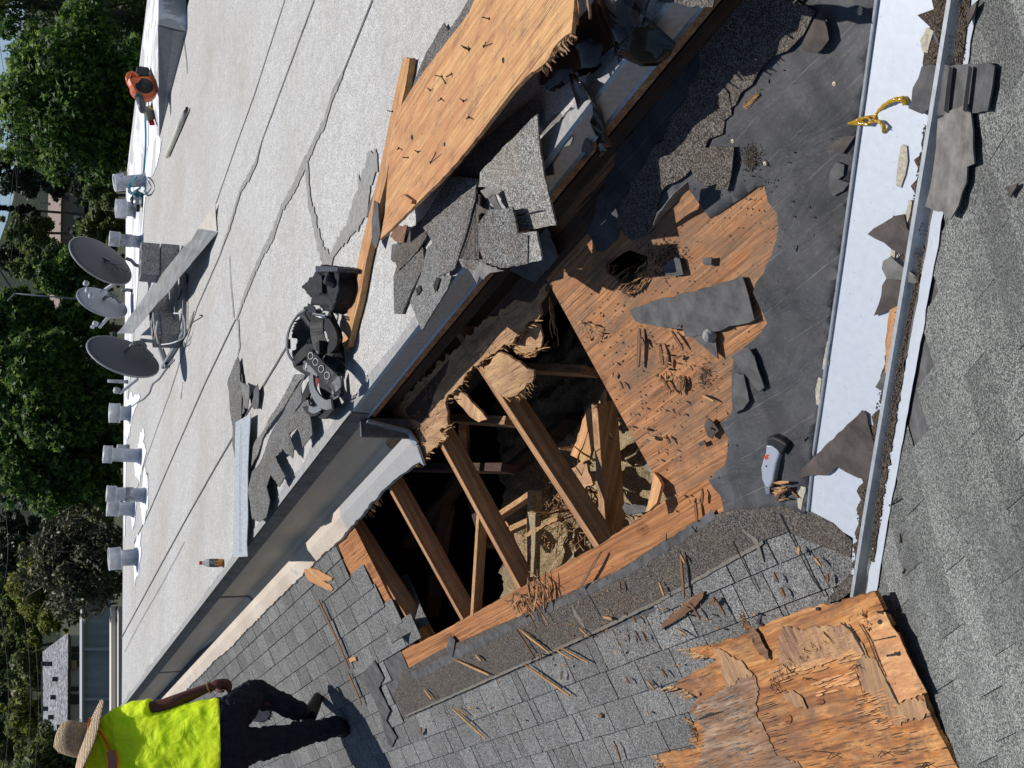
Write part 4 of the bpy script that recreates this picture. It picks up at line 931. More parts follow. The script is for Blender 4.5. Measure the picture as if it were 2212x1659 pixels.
# ---- satellite dishes
DISHB = plain('dish_back', (.10, .105, .118), .6, 0, .08, 3); DISHR = plain('dish_rim', (.34, .35, .37), .5); POLE = plain('painted_pole', (.2, .22, .24), .5, .2)
LNB = plain('grey_white_plastic', (.5, .52, .55), .5, 0, .05)
def dish(label, base, polepts, c, la, ratio, lpx, dy, arm, lnbs, mount, away=1.0, mat=DISHB):
    bp = ROOF.at(*base); Y = bp.y; t = root('satellite_dish', label, 'satellite dish', bp, 'satellite dishes')
    ctr = PY(c[0], c[1], Y+dy); s_ = px2m(ctr); L = Vector(la).normalized(); R_ = lpx*s_/2
    cn = math.sqrt(max(0, 1-ratio**2)); S_ = Vector((L.y*-1, L.x))           # short axis in the image
    if S_.y < 0: S_ = -S_
    def cw(v): return Vector([r[0]*v[0]+r[1]*v[1]+r[2]*v[2] for r in RM])
    nrm = cw((S_.x*cn, S_.y*cn, ratio)).normalized(); lx = cw((L.x, L.y, 0)).normalized(); lx = (lx-nrm*lx.dot(nrm)).normalized(); ly = nrm.cross(lx)
    vs, fs = [], []; n, k = 36, 7
    for side in (0, 1):
        for j in range(1, k+1):
            r = j/k
            for i in range(n):
                a_ = 2*math.pi*i/n; vs.append(ctr+lx*math.cos(a_)*r*R_+ly*math.sin(a_)*r*R_*.93+nrm*(.16*R_*(r*r-.6)+side*.012))
        vs.append(ctr+nrm*(.16*R_*-.6+side*.012))
    m_ = k*n+1
    for side in (0, 1):
        o = side*m_
        for j in range(k-1):
            for i in range(n): fs.append((o+j*n+i, o+j*n+(i+1) % n, o+(j+1)*n+(i+1) % n, o+(j+1)*n+i))
        for i in range(n): fs.append((o+m_-1, o+(i+1) % n, o+i))
    for i in range(n): fs.append(((k-1)*n+i, (k-1)*n+(i+1) % n, m_+(k-1)*n+(i+1) % n, m_+(k-1)*n+i))
    mesh('reflector', vs, fs, mat, t, smooth=True)
    mb = MB(); mb.tube([ctr+lx*math.cos(a_)*R_*1.01+ly*math.sin(a_)*R_*.94+nrm*(.064*R_+.006) for a_ in [2*math.pi*i/36 for i in range(37)]], .009, 6); mb.build('rim', DISHR, t, smooth=True)
    mb = MB(); mb.tube([PY(x, y, Y+d) for x, y, d in polepts], 3.6*s_, 10); mb.build('pole', POLE, t, smooth=True)
    mb = MB(); q = [PY(x, y, Y-.03) for x, y in mount]
    mb.beam(q[0], q[1], 9*s_, 7*s_, (0, 1, 0)); mb.beam(q[1], q[2], 13*s_, 8*s_, (0, 1, 0)); mb.beam(q[2], q[3], 6*s_, 5*s_, (0, 1, 0))
    mb.beam(q[1]+Vector((0, -.02, 0)), q[1].lerp(q[2], .6)+Vector((0, -.02, .03)), 5*s_, 12*s_, (1, 0, 0)); mb.beam(q[0], ctr-nrm*.02, 5*s_, 5*s_)
    mb.build('mount_bracket', plain('bracket_steel', (.16, .165, .17), .5, .4, .3, 40), t, bevel=.003)
    a0, a1 = PY(arm[0][0], arm[0][1], Y+dy), PY(arm[1][0], arm[1][1], Y+dy+.15)
    mb = MB(); mb.beam(a0, a1, 4.5*s_, 6*s_); mb.build('feed_arm', LNB, t, bevel=.003)
    for (x, y, r) in lnbs:
        mb = MB(); p = PY(x, y, Y+dy+.15); ax = (ctr-p).normalized(); mb.lathe(p-ax*r*s_, [(.001, 0), (r*s_*.7, .002), (r*s_, r*s_*.7), (r*s_*.95, r*s_*1.6), (r*s_*.4, r*s_*1.9), (.001, r*s_*1.9)], ax, 14); mb.build('feed_horn', LNB, t, smooth=True)
    return t
dish('large satellite dish on a curved pole beside the stacked blocks, rightmost of the three', (322, 575), [(303, 576, 0), (292, 572, 0), (283, 562, 0), (272, 558, 0)], (220, 559), (.74, .67), .40, 138, .10, ((245, 614), (218, 632)), [(186, 612, 6), (190, 627, 6), (197, 639, 6)], [(238, 565), (252, 570), (262, 578), (278, 585)])
dish('small light grey satellite dish on a bent pole between the two larger ones', (287, 640), [(287, 628, 0), (276, 626, 0), (262, 628, 0)], (222, 650), (.86, .52), .42, 104, .1, ((243, 675), (214, 708)), [(206, 699, 6), (200, 706, 4)], [(232, 638), (246, 634), (250, 642), (262, 655)], mat=plain('light_dish', (.30, .315, .335), .6, 0, .08, 3))
dish('large satellite dish leaning over the concrete blocks, leftmost of the three', (395, 742), [(340, 738, 0), (318, 736, 0), (302, 734, 0)], (268, 765), (.88, .475), .38, 150, .1, ((298, 818), (258, 850)), [(252, 843, 7)], [(286, 743), (305, 740), (312, 752), (330, 770)])
bx = MB(); p = PY(185, 630, ROOF.at(322, 575).y+.3); bx.box(p, .14, .06, .12); 
# ---- concrete blocks
CONC = granule('concrete_block', (.16,)*3, (.32, .31, .295), (.44, .43, .41), 140, (.12, .115, .11), .4, 0, patch=5)
def cblock(label, x, y, z, yaw, lx=.33, ly=.17, lz=.17, upright=False, group='concrete blocks weighing down the dish frame'):
    b = root('concrete_block', label, 'block', (x, y, z), group); mb = MB(); r = Matrix.Rotation(yaw, 3, 'Z')
    w_ = .028
    def bb(cx_, cy_, cz_, sx, sy, sz):
        c = Vector((cx_, cy_, cz_)); mb.box(Vector((x, y, z))+r @ c, sx, sy, sz, r)
    for sy in (-1, 1): bb(0, sy*(ly/2-w_/2), lz/2, lx, w_, lz)
    for sx in (-1, 0, 1): bb(sx*(lx/2-w_/2), 0, lz/2, w_, ly-2*w_-.001, lz-.002)
    o = mb.build('shell', CONC, b); o.modifiers.new('bevel', 'BEVEL').width = .004
    return b
p = ROOF.at(390, 572); yw = math.atan2(1, -.25)
q = PY(345, 568, p.y)
cblock('lower block of the stack under the rightmost dish, half hidden by the bent metal strip', p.x, p.y, .02, 0)
cblock('topmost block of the stack under the rightmost dish', p.x, p.y+.01, .20, 0)
p = ROOF.at(362, 668); cblock('hollow block standing behind the bent metal strip, open core showing the roof', p.x, p.y, .0, .3)
p = ROOF.at(394, 712); cblock('lower block under the leftmost dish, tied with white cable', p.x+.02, p.y+.08, .02, .55); cblock('topmost block under the leftmost dish, its two open cores facing up', p.x+.02, p.y+.09, .125+.068, .55, lz=.06)
fr = root('dish_frame', 'angle iron base frame lying on the flat roof under the concrete blocks', 'frame', H(397, 650, 0))
for (p, q, h) in (((352, 793), (398, 717), .03), ((398, 717), (399, 582), .03), ((380, 590), (381, 740), .05), ((371, 600), (372, 760), .03), ((345, 752), (360, 792), .03)):
    mb = MB(); mb.beam(H(*p, h), H(*q, h), .035, .035); mb.build('rail', POLE, fr, bevel=.002)
# bent metal strip: wide flashing propped across the blocks
ue = [(1255, 40), (1190, 150), (1110, 220), (1040, 310), (960, 410), (850, 540), (740, 680), (640, 830), (560, 930), (500, 1020), (430, 1105)]
le = [(1460, 70), (1380, 160), (1290, 270), (1235, 335), (1180, 400), (1060, 540), (960, 680), (840, 800), (740, 920), (660, 1015), (580, 1110)]
vs, fs = [], []
for i, (u_, l_) in enumerate(zip(ue, le)):
    t = i/10; h = .015+.20*min(1, t*1.5)+.03*t; a_ = H(*r1(*u_), h+.015+.01*(i % 2)); b_ = H(*r1(*l_), h-.01); mid = a_.lerp(b_, .5)+Vector((0, 0, -.012))
    vs += [a_+Vector((0, .02, -.03-.01*(i % 3))), a_, mid, b_]
    if i: fs += [(4*i-4+k, 4*i-3+k, 4*i+1+k, 4*i+k) for k in range(3)]
ms = root('metal_strip', 'long bent grey metal flashing propped across the concrete blocks', 'metal strip', H(467, 497, 0))
o = mesh('strip', vs, fs, NT('old_flashing', .55, .25, .4).color((.25, .255, .25)).m, ms); o.modifiers.new('solid', 'SOLIDIFY').thickness = .004
tn = o.data.materials[0]; tt = NT('old_flashing2', .55, .2, .4); tt.color(tt.ramp(tt.noise(6, 6, .7), [(.35, (.16, .16, .155)), (.6, (.27, .275, .275))])); o.data.materials[0] = tt.m
tip = [H(430, 493, .03), H(447, 466, .05), H(464, 440, .03), H(466, 470, .012), H(468, 499, .01)]
o = mesh('folded_tip', tip, [(0, 1, 2, 3, 4)], plain('pale_inside', (.5, .46, .4), .7, 0, .1, 5), ms); o.modifiers.new('solid', 'SOLIDIFY').thickness = .004
# cables
def cable(label, pts, r, mat, name='cable'):
    P_ = []
    for i in range(len(pts)-1):
        a_, b_ = H(*pts[i]), H(*pts[i+1])
        for k in range(4): P_.append(a_.lerp(b_, k/4))
    P_.append(H(*pts[-1])); S_ = [P_[0]]+[(P_[i-1]+P_[i]*2+P_[i+1])/4 for i in range(1, len(P_)-1)]+[P_[-1]]
    mb = MB(); mb.tube(S_, r, 6); return tag(mb.build(name, mat, smooth=True), label, 'cable')
cable('white cable looped around the blocks under the leftmost dish', [(*r1(1010, 900), .2), (*r1(1095, 905), .17), (*r1(1120, 1000), .05), (*r1(1120, 1140), .04), (*r1(1060, 1180), .1), (*r1(980, 1210), .15), (*r1(850, 1225), .22), (*r1(820, 1100), .3), (*r1(840, 980), .3)], .006, plain('white_cable', (.6, .62, .64), .5))
cable('grey cable running across the roof from the leftmost dish to the small vents', [(*r1(1000, 1370), .02), (*r1(920, 1480), .01), (*r1(860, 1570), .01), (*r1(790, 1620), .01), (323, 848, .01), (310, 862, .01), (298, 868, .01), (285, 878, .01)], .008, POLE)
cable('black cable curling behind the metal strip', [(*r1(1100, 495), .03), (*r1(1150, 500), .02), (*r1(1145, 590), .01), (*r1(1090, 660), .02), (*r1(1060, 760), .03)], .007, MT['black'])
WPL = P3(T, Ab, Bb)
def WZ(x, y): return WPL.at(x, y).z+.02
cable('teal air hose trailing from the orange blower to the vent', [(*r2(x, y), max(.015, WZ(*r2(x, y)))) for x, y in ((415, 320), (405, 450), (405, 600), (410, 750), (408, 900))]+[(*r2(395, 1050), .02), (*r2(385, 1170), .015), (*r2(372, 1230), .03), (*r2(350, 1290), .05), (*r2(310, 1310), .1), (*r2(270, 1350), .18), (*r2(238, 1330), .25), (*r2(240, 1270), .28), (*r2(265, 1210), .24), (*r2(310, 1165), .15), (*r2(320, 1180), .12), (*r2(290, 1215), .17), (*r2(250, 1260), .24), (*r2(250, 1320), .2), (*r2(300, 1350), .1)], .012, plain('teal_hose', (.01, .20, .27), .4), 'air_hose')
# small pipe stubs near the blocks
v = vent(360, 385, 533, 536, 10, 10, .2, CONC, 0)
mb = MB(); mb.tube([PY(*r1(975, 285), 11.2), PY(*r1(985, 240), 11.2), PY(*r1(1015, 205), 11.2)], [.02, .028, .024], 10)
# ---- nail gun
NG = root('nail_gun', 'teal and silver air nail gun lying between the two right hand vents', 'nail gun', H(*r2(375, 1400), 0))
Yg = ROOF.at(*r2(385, 1400)).y; s_ = .0055
mb = MB(); mb.tube([PY(*r2(330, 1345), Yg), PY(*r2(335, 1410), Yg)], [.06, .065], 14); mb.build('body', plain('teal_plastic', (.02, .13, .17), .4), NG, smooth=True)
mb = MB(); mb.tube([PY(*r2(337, 1402), Yg), PY(*r2(340, 1462), Yg)], [.07, .062], 14); mb.build('cylinder_head', MT['steel'], NG, smooth=True)
mb = MB(); mb.tube([PY(*r2(300, 1370), Yg+.02), PY(*r2(285, 1400), Yg+.02), PY(*r2(300, 1450), Yg+.02)], [.035, .045, .03], 10); mb.build('grip', MT['black'], NG, smooth=True)
mb = MB(); mb.tube([PY(*r2(330, 1460), Yg), PY(*r2(330, 1515), Yg)], .025, 8); mb.tube([PY(*r2(315, 1510), Yg), PY(*r2(345, 1512), Yg)], .02, 8); mb.build('nozzle', MT['black'], NG, smooth=True)
mb = MB(); mb.tube([PY(*r2(315, 1315), Yg), PY(*r2(325, 1345), Yg)], .03, 8); mb.build('hose_coupling', MT['black'], NG, smooth=True)
# ---- leaf blower
Yb = WPL.at(*r2(500, 230)).y-.05; s_ = px2m(PY(315, 180, Yb)); ORG = plain('orange_plastic', (.62, .12, .03), .4, 0, .06, 3, .5); BLK = plain('black_plastic_part', (.02, .02, .022), .45)
LB = root('leaf_blower', 'orange handheld leaf blower with a grey tube at the far end of the roof', 'leaf blower', PY(*r2(500, 230), Yb))
f_ = Vector((0, -1, 0)); c = PY(*r2(395, 262), Yb)
mb = MB(); mb.lathe(c+Vector((0, .13, 0)), [(.001, 0), (.13*.9, .0), (.14, .03), (.14, .10), (.115, .13), (.095, .135)], f_, 28, 1.0)
mb.tube([PY(*r2(300, 220), Yb+.06), PY(*r2(310, 270), Yb+.06), PY(*r2(325, 305), Yb+.06)], [.09, .07, .05], 12)
mb.box(PY(*r2(485, 230), Yb+.06), .17, .1, .045); mb.box(PY(*r2(440, 215), Yb+.08), .16, .1, .1)
mb.build('housing', ORG, LB, smooth=False)
mb = MB(); mb.lathe(c, [(.001, .012), (.03, .014), (.09, .004), (.094, -.01)], f_, 24)
for k in range(18):
    a_ = k*math.pi/9; mb.beam(c+Vector((math.cos(a_)*.03, -.016, math.sin(a_)*.03)), c+Vector((math.cos(a_)*.09, -.008, math.sin(a_)*.09)), .006, .006, (0, 1, 0))
mb.build('fan_grille', BLK, LB)
mb = MB(); mb.tube([PY(*r2(*q), Yb+.05) for q in ((330, 175), (300, 150), (268, 132), (240, 145), (228, 180), (235, 212), (262, 218), (290, 208))], [.03, .028, .026, .026, .026, .03, .028, .03], 10); mb.build('handle', ORG, LB, smooth=True)
mb = MB(); mb.box(PY(*r2(375, 140), Yb+.08), .12, .12, .13); mb.build('engine_cover', BLK, LB, bevel=.015); mb = MB(); mb.box(PY(*r2(250, 215), Yb+.04), .02, .04, .05); mb.build('throttle', BLK, LB, bevel=.005)
mb = MB(); mb.box(PY(*r2(440, 150), Yb+.08), .09, .1, .13); mb.build('fuel_tank', plain('milky_tank', (.5, .5, .46), .4), LB, bevel=.02)
mb = MB(); mb.tube([PY(*r2(322, 300), Yb+.06), PY(*r2(350, 385), Yb+.04)], [.048, .052], 14); mb.tube([PY(*r2(350, 385), Yb+.04), PY(*r2(365, 450), Yb+.02), PY(*r2(382, 515), Yb)], [.044, .042, .034], 14); mb.build('blower_tube', plain('grey_tube', (.10, .105, .11), .4), LB, smooth=True)
# ---- long handled brush
BR = root('brush', 'black handled roofing brush with red bristles leaning over the raised corner', 'brush', H(334, 262, .05))
mb = MB(); a_, b_ = PY(375, 14, 11.2), PY(327, 236, WPL.at(331, 240).y-.02); mb.tube([a_, b_], .016, 8); mb.build('pole', BLK, BR, smooth=True)
mb = MB(); mb.tube([a_+(a_-b_).normalized()*.02, a_.lerp(b_, .07)], .022, 10); mb.tube([a_.lerp(b_, .975), b_+(b_-a_).normalized()*.05], .026, 10); mb.build('yellow_grip', plain('yellow_plastic', (.65, .47, .03), .5), BR, smooth=True)
mb = MB(); mb.beam(PY(319, 232, WPL.at(331, 240).y-.03), PY(326, 258, WPL.at(331, 250).y-.02), .1, .09, (0, -1, 0)); mb.build('head', plain('green_grey_head', (.12, .14, .11), .6), BR, bevel=.01)
mb = MB()
for k in range(60): splinter(mb, PY(324+random.uniform(-4, 5), 256, WPL.at(331, 250).y-.02+random.uniform(-.03, .03)), PY(329+random.uniform(-5, 5), 270+random.uniform(-2, 1), WPL.at(331, 250).y-.04+random.uniform(-.05, .05)), .014, .01, 2)
mb.build('bristles', plain('red_bristle', (.40, .015, .03), .6), BR)
# ---- white extension pole
a_, b_ = H(404, 234, .03), H(360, 337, .03); WP = root('extension_pole', 'off white extension pole lying alone on the flat roof near its right end', 'pole', a_)
mb = MB(); mb.tube([a_.lerp(b_, .22), b_], .026, 12); mb.build('tube', plain('ivory_pole', (.55, .54, .45), .5, 0, .12, 8), WP, smooth=True)
mb = MB(); mb.tube([a_.lerp(b_, .06), a_.lerp(b_, .23)], [.02, .024], 10); mb.build('sleeve', MT['cement'], WP, smooth=True)
mb = MB(); mb.tube([a_, a_.lerp(b_, .07)], [.016, .02], 8); mb.build('tip', BLK, WP, smooth=True)
# ---- antenna mast
AM = root('antenna_mast', 'thin grey antenna mast with a guy wire behind the middle satellite dish', 'antenna mast', PY(190, 648, 19))
mb = MB(); mb.tube([PY(240, 652, 19), PY(32, 634, 19)], .011, 8); mb.build('pole', POLE, AM, smooth=True)
mb = MB(); mb.tube([PY(32, 634, 19), PY(0, 585, 19)], .012, 5); mb.build('guy_wire', BLK, AM); mb = MB(); mb.tube([PY(32, 634, 19), PY(16, 650, 19)], .012, 6); mb.build('cross_arm', POLE, AM)
# ---- bottle (upright on the roof edge)
bb = ROOF.at(482, 1216); s_ = px2m(bb); BT = root('bottle', 'clear sports drink bottle with orange cap and label on the roof edge', 'bottle', bb)
hb = (bb-PY(430, 1216, bb.y)).length; r = 8.8*s_
m_ = bpy.data.materials.new('clear_plastic'); m_.use_nodes = True; pb = m_.node_tree.nodes['Principled BSDF']; pb.inputs['Base Color'].default_value = (.8, .82, .83, 1); pb.inputs['Roughness'].default_value = .15; pb.inputs['Transmission Weight'].default_value = .7; pb.inputs['IOR'].default_value = 1.2
mb = MB(); mb.lathe(bb, [(.001, .003), (r*.9, .002), (r, .01), (r*.95, hb*.14), (r, hb*.17)], (0, 0, 1), 20); mb.build('drink', plain('orange_drink', (.75, .28, .03), .3, spec=.5), BT, smooth=True)
mb = MB(); mb.lathe(bb, [(r, hb*.17), (r*1.0, hb*.20), (r*.97, hb*.55), (r, hb*.60), (r*.9, hb*.68), (r*.5, hb*.82), (r*.36, hb*.86), (r*.36, hb*.9)], (0, 0, 1), 20); mb.build('shell', m_, BT, smooth=True)
mb = MB(); mb.lathe(bb, [(r*1.01, hb*.20), (r*1.02, hb*.22), (r*1.01, hb*.55), (r*.98, hb*.56)], (0, 0, 1), 20); lab = mb.build('label', plain('grey_label', (.17, .155, .14), .5), BT, smooth=True)
mb = MB(); mb.lathe(bb, [(r*1.025, hb*.20), (r*1.035, hb*.23)], (0, 0, 1), 20); mb.build('label_band', plain('orange_band', (.8, .3, .03), .5), lab)
# the letter G and a light panel on the label (facing the camera)
fd = (CAM-bb); fd.z = 0; fd.normalize(); sdv = fd.cross(Vector((0, 0, 1)))
mb = MB(); cg = bb+fd*r*1.05+Vector((0, 0, hb*.45))-sdv*r*.15
gp = [(math.cos(t)*.011, math.sin(t)*.013) for t in [math.radians(a_) for a_ in (50, 80, 110, 140, 170, 200, 230, 260, 290, 320, 350)]]+[(.002, -.001)]
mb.tube([cg+sdv*-x*.9+Vector((0, 0, z)) for x, z in gp], .0022, 5); mb.build('lettering', plain('white_print', (.7, .7, .7), .5), lab)
mb = MB(); mb.box(bb+fd*r*1.0+sdv*r*.35+Vector((0, 0, hb*.3)), .008, .008, .03); mb.box(bb+fd*r*1.0-sdv*r*.3+Vector((0, 0, hb*.29)), .008, .008, .022); mb.build('label_panel', plain('orange_print', (.8, .42, .15), .5), lab)
mb = MB(); mb.lathe(bb, [(r*.42, hb*.88), (r*.45, hb*.89), (r*.45, hb*.99), (r*.4, hb), (.001, hb)], (0, 0, 1), 16); mb.build('cap', plain('red_orange_cap', (.72, .09, .02), .4), BT, smooth=True)
# ---- safety harness with tool pouch
HS = root('safety_harness', 'black safety harness and tool belt lying in a heap on the flat roof', 'harness', H(690, 720, 0))
def hp(x, y, h): return H(*r3(x, y), h)
def strap(pts, wd, mat, name, th=.006, parent=HS, up=None):
    P_ = [hp(*p) if not isinstance(p, Vector) else p for p in pts]
    Q = []
    for i in range(len(P_)-1):
        a0, a1, a2, a3 = P_[max(i-1, 0)], P_[i], P_[i+1], P_[min(i+2, len(P_)-1)]
        for k in range(5):
            t = k/5; Q.append(.5*((2*a1)+(a2-a0)*t+(2*a0-5*a1+4*a2-a3)*t*t+(3*a1-a0-3*a2+a3)*t**3))
    Q.append(P_[-1]); vs, fs = [], []
    for i, p in enumerate(Q):
        d = (Q[min(i+1, len(Q)-1)]-Q[max(i-1, 0)]).normalized(); u = Vector(up or (-.2, -.5, .85)); sd = d.cross(u).normalized(); u = sd.cross(d)
        vs += [p-sd*wd/2+u*th/2, p+sd*wd/2+u*th/2, p+sd*wd/2-u*th/2, p-sd*wd/2-u*th/2]
        if i: fs += [(4*i-4+k, 4*i-4+(k+1) % 4, 4*i+(k+1) % 4, 4*i+k) for k in range(4)]
    fs += [(3, 2, 1, 0), tuple(len(vs)-4+k for k in range(4))]
    return mesh(name, vs, fs, mat, parent)
def soft(mb, name, mat, parent, vox=.008, wr=.006, sc=.05, sm=4):
    o = mb.build(name, mat, parent)
    r_ = o.modifiers.new('remesh', 'REMESH'); r_.mode = 'VOXEL'; r_.voxel_size = vox; r_.use_smooth_shade = True
    s = o.modifiers.new('smooth', 'SMOOTH'); s.iterations = sm; s.factor = .5
    if wr:
        tx = bpy.data.textures.new(name, 'CLOUDS'); tx.noise_scale = sc; d = o.modifiers.new('wrinkle', 'DISPLACE'); d.texture = tx; d.strength = wr; d.mid_level = .5; d.texture_coords = 'GLOBAL'
    return o
FAB = plain('black_fabric', (.010, .0105, .0125), .7, 0, .5, 60, bump=.5)
def slab(mb, pts, h0, h1, f=hp):
    """a padded block: outline in crop pixels, resting at h0 with its top at h1 (a number or one per point)"""
    n = len(pts); hs = h1 if isinstance(h1, (list, tuple)) else [h1]*n
    t_ = [f(x, y, h) for (x, y), h in zip(pts, hs)]; b_ = [Vector((p.x, p.y, h0)) for p in t_]
    mb.add(t_+b_, [tuple(range(n)), tuple(range(2*n-1, n-1, -1))]+[(i, i+n, (i+1) % n+n, (i+1) % n) for i in range(n)])
mb = MB(); slab(mb, [(420, 50), (595, 80), (600, 160), (610, 300), (570, 440), (520, 545), (430, 500), (390, 380), (400, 180), (360, 110)], .01, [.12, .13, .12, .12, .12, .09, .10, .12, .13, .12])
slab(mb, [(360, 140), (420, 150), (430, 340), (310, 390), (225, 275)], .02, [.13, .15, .14, .09, .06]); slab(mb, [(330, 370), (470, 380), (480, 470), (300, 460)], .01, .11)
soft(mb, 'tool_pouch', FAB, HS, .007, .02, .05, 3)
mb = MB(); mb.box(hp(530, 205, .13), .055, .05, .06, Matrix.Rotation(.4, 3, 'Y')); mb.build('pouch_pocket', plain('pocket_fabric', (.035, .037, .042), .7, 0, .3, 80), HS, bevel=.01)
mb = MB(); slab(mb, [(365, 60), (590, 75), (585, 120), (365, 125)], .02, .145); soft(mb, 'pouch_trim', plain('leather_trim', (.05, .052, .058), .4, 0, .3, 30), HS, .006, .008, .03, 2)
pad = [(290, 490), (200, 560), (130, 650), (85, 760), (72, 880), (90, 980), (150, 1055), (200, 1040), (300, 930), (318, 800), (310, 700), (330, 600), (340, 520)]
mb = MB(); slab(mb, pad, .01, [.05, .08, .12, .15, .16, .15, .12, .10, .06, .04, .04, .04, .05]); soft(mb, 'waist_pad', plain('mesh_pad', (.011, .012, .016), .55, 0, .3, 200, bump=.8), HS, .007, .006, .06, 3)
strap([(*p, h+.012) for p, h in zip(pad, [.05, .08, .12, .15, .16, .15, .12, .10])], .012, MT['greystrap'], 'pad_piping', .008)
strap([(250, 500, .09), (330, 500, .09), (345, 600, .08)], .015, MT['black'], 'webbing')
strap([(400, 560, .13), (380, 680, .14), (395, 800, .13), (430, 900, .12), (480, 960, .1)], .085, MT['black'], 'webbing')
strap([(290, 480, .09), (350, 520, .11), (340, 640, .11), (330, 780, .09)], .03, MT['black'], 'webbing')
strap([(440, 680, .08), (480, 640, .1), (540, 740, .11), (560, 860, .1), (500, 930, .09)], .06, FAB, 'webbing', .02)
strap([(500, 600, .06), (560, 740, .06), (590, 860, .05), (600, 1000, .04), (610, 1100, .04)], .07, FAB, 'webbing', .02)
strap([(300, 910, .1), (200, 1010, .13), (165, 1060, .12), (240, 1120, .1), (330, 1160, .1), (400, 1170, .09)], .05, FAB, 'webbing', .012)
strap([(290, 940, .1), (380, 930, .12), (440, 900, .13)], .06, FAB, 'webbing', .03)
strap([(255, 1090, .13), (320, 1120, .13), (400, 1160, .12)], .045, MT['greystrap'], 'adjuster_strap', .008)
GROM = plain('dull_grommet', (.16, .16, .165), .45, .5, .2, 60)
gb = [(290, 990, .15), (360, 1050, .16), (430, 1130, .16), (500, 1200, .15), (560, 1260, .13), (600, 1310, .12)]
strap(gb, .07, MT['black'], 'grommet_belt', .008)
for (x, y) in ((328, 995), (378, 1057), (438, 1130), (498, 1198)):
    c = hp(x, y, .165); n_ = Vector((-.2, -.5, .85)).normalized(); u = n_.orthogonal().normalized(); v_ = n_.cross(u)
    mb = MB(); mb.tube([c+n_*.004+u*math.cos(t)*.016+v_*math.sin(t)*.016 for t in [k*math.pi/9 for k in range(19)]], .0042, 8, False); mb.build('grommet', GROM, HS, smooth=True)
strap([(580, 1240, .14), (600, 1290, .13), (545, 1340, .12)], .05, MT['greystrap'], 'belt_end', .01)
strap([(480, 1000, .08), (540, 1060, .08), (620, 1110, .07), (630, 1170, .06)], .06, MT['black'], 'webbing', .01)
strap([(500, 960, .1), (560, 1000, .08), (600, 1020, .06)], .08, FAB, 'webbing', .03)
strap([(330, 1180, .1), (340, 1320, .12), (390, 1430, .13), (470, 1500, .12), (540, 1490, .1)], .045, MT['greystrap'], 'leg_loop', .012)
strap([(320, 1300, .03), (270, 1420, .03), (270, 1500, .04), (340, 1570, .05), (430, 1530, .08)], .05, FAB, 'leg_loop', .014)
strap([(310, 1540, .06), (370, 1560, .07), (440, 1520, .09)], .03, MT['greystrap'], 'leg_loop', .014)
strap([(460, 1200, .08), (470, 1330, .08), (510, 1400, .07), (560, 1450, .06)], .06, FAB, 'webbing', .02)
strap([(430, 1560, .03), (480, 1570, .06), (560, 1480, .07), (620, 1450, .05)], .07, FAB, 'webbing', .025)
strap([(560, 1200, .06), (590, 1300, .05), (600, 1420, .05)], .06, FAB, 'webbing', .02)
strap([(360, 1150, .06), (380, 1210, .06), (370, 1260, .05)], .05, plain('red_lining', (.20, .03, .02), .7), 'lining')
def buckle(pts, r=.004, nm='buckle'):
    mb = MB(); P_ = [hp(*p) for p in pts]; mb.tube(P_+[P_[0]], r, 6); mb.build(nm, MT['steel'], HS, smooth=True)
buckle([(345, 555, .14), (470, 575, .14), (475, 600, .14), (345, 578, .14)]); buckle([(385, 950, .14), (398, 955, .14), (398, 1000, .14), (385, 1000, .14)], .006); buckle([(248, 1055, .14), (280, 1065, .14), (270, 1130, .14), (245, 1120, .14)], .003)
buckle([(545, 1400, .09), (600, 1370, .09), (610, 1410, .08), (560, 1440, .08)], .005)
# ---------------------------------------------------------------- the roofer
YF = SLOPE.at(755, 1565).y
PS = root('person', 'roofer in straw hat, neon yellow shirt and dark trousers walking up the shingle slope', 'person', SLOPE.at(755, 1568))
def PP(x, y, d=0.0): return PY(x, y, YF+d+(max(0.0, 480-x)/260*0.40))
S0 = px2m(PP(450, 1580))
SKIN = plain('brown_skin', (.115, .042, .026), .5, 0, .12, 25); DENIM = NT('dark_work_cloth', .85); DENIM.color(DENIM.ramp(DENIM.noise(30, 5, .7), [(.35, (.012, .013, .022)), (.6, (.022, .023, .034)), (.85, (.05, .05, .06))])); DENIM = DENIM.m
HIVIS = NT('hi_vis_shirt', .75, 0, .2); HIVIS.color(HIVIS.ramp(HIVIS.noise(4, 3), [(.3, (.66, .94, .01)), (.7, (.78, 1.0, .02))])); HIVIS.b.inputs['Subsurface Weight'].default_value = .6; HIVIS.b.inputs['Subsurface Radius'].default_value = (1, 1, .3); HIVIS.b.inputs['Subsurface Scale'].default_value = .09; HIVIS.bump(HIVIS.noise(1, 4, .6, dist=1.0, vec=HIVIS.map((9, 9, 3.5), rot=(0, .5, 0))), .8, .035); HIVIS = HIVIS.m
def limb(mb, pts, n=14):
    """pts: (point, radius) list, smoothed"""
    Q, R_ = [], []
    for i in range(len(pts)-1):
        for k in range(4):
            t = k/4; Q.append(pts[i][0].lerp(pts[i+1][0], t)); R_.append(pts[i][1]*(1-t)+pts[i+1][1]*t)
    Q.append(pts[-1][0]); R_.append(pts[-1][1]); Q = [Q[0]]+[(Q[i-1]+2*Q[i]+Q[i+1])/4 for i in range(1, len(Q)-1)]+[Q[-1]]
    mb.tube(Q, R_, n)
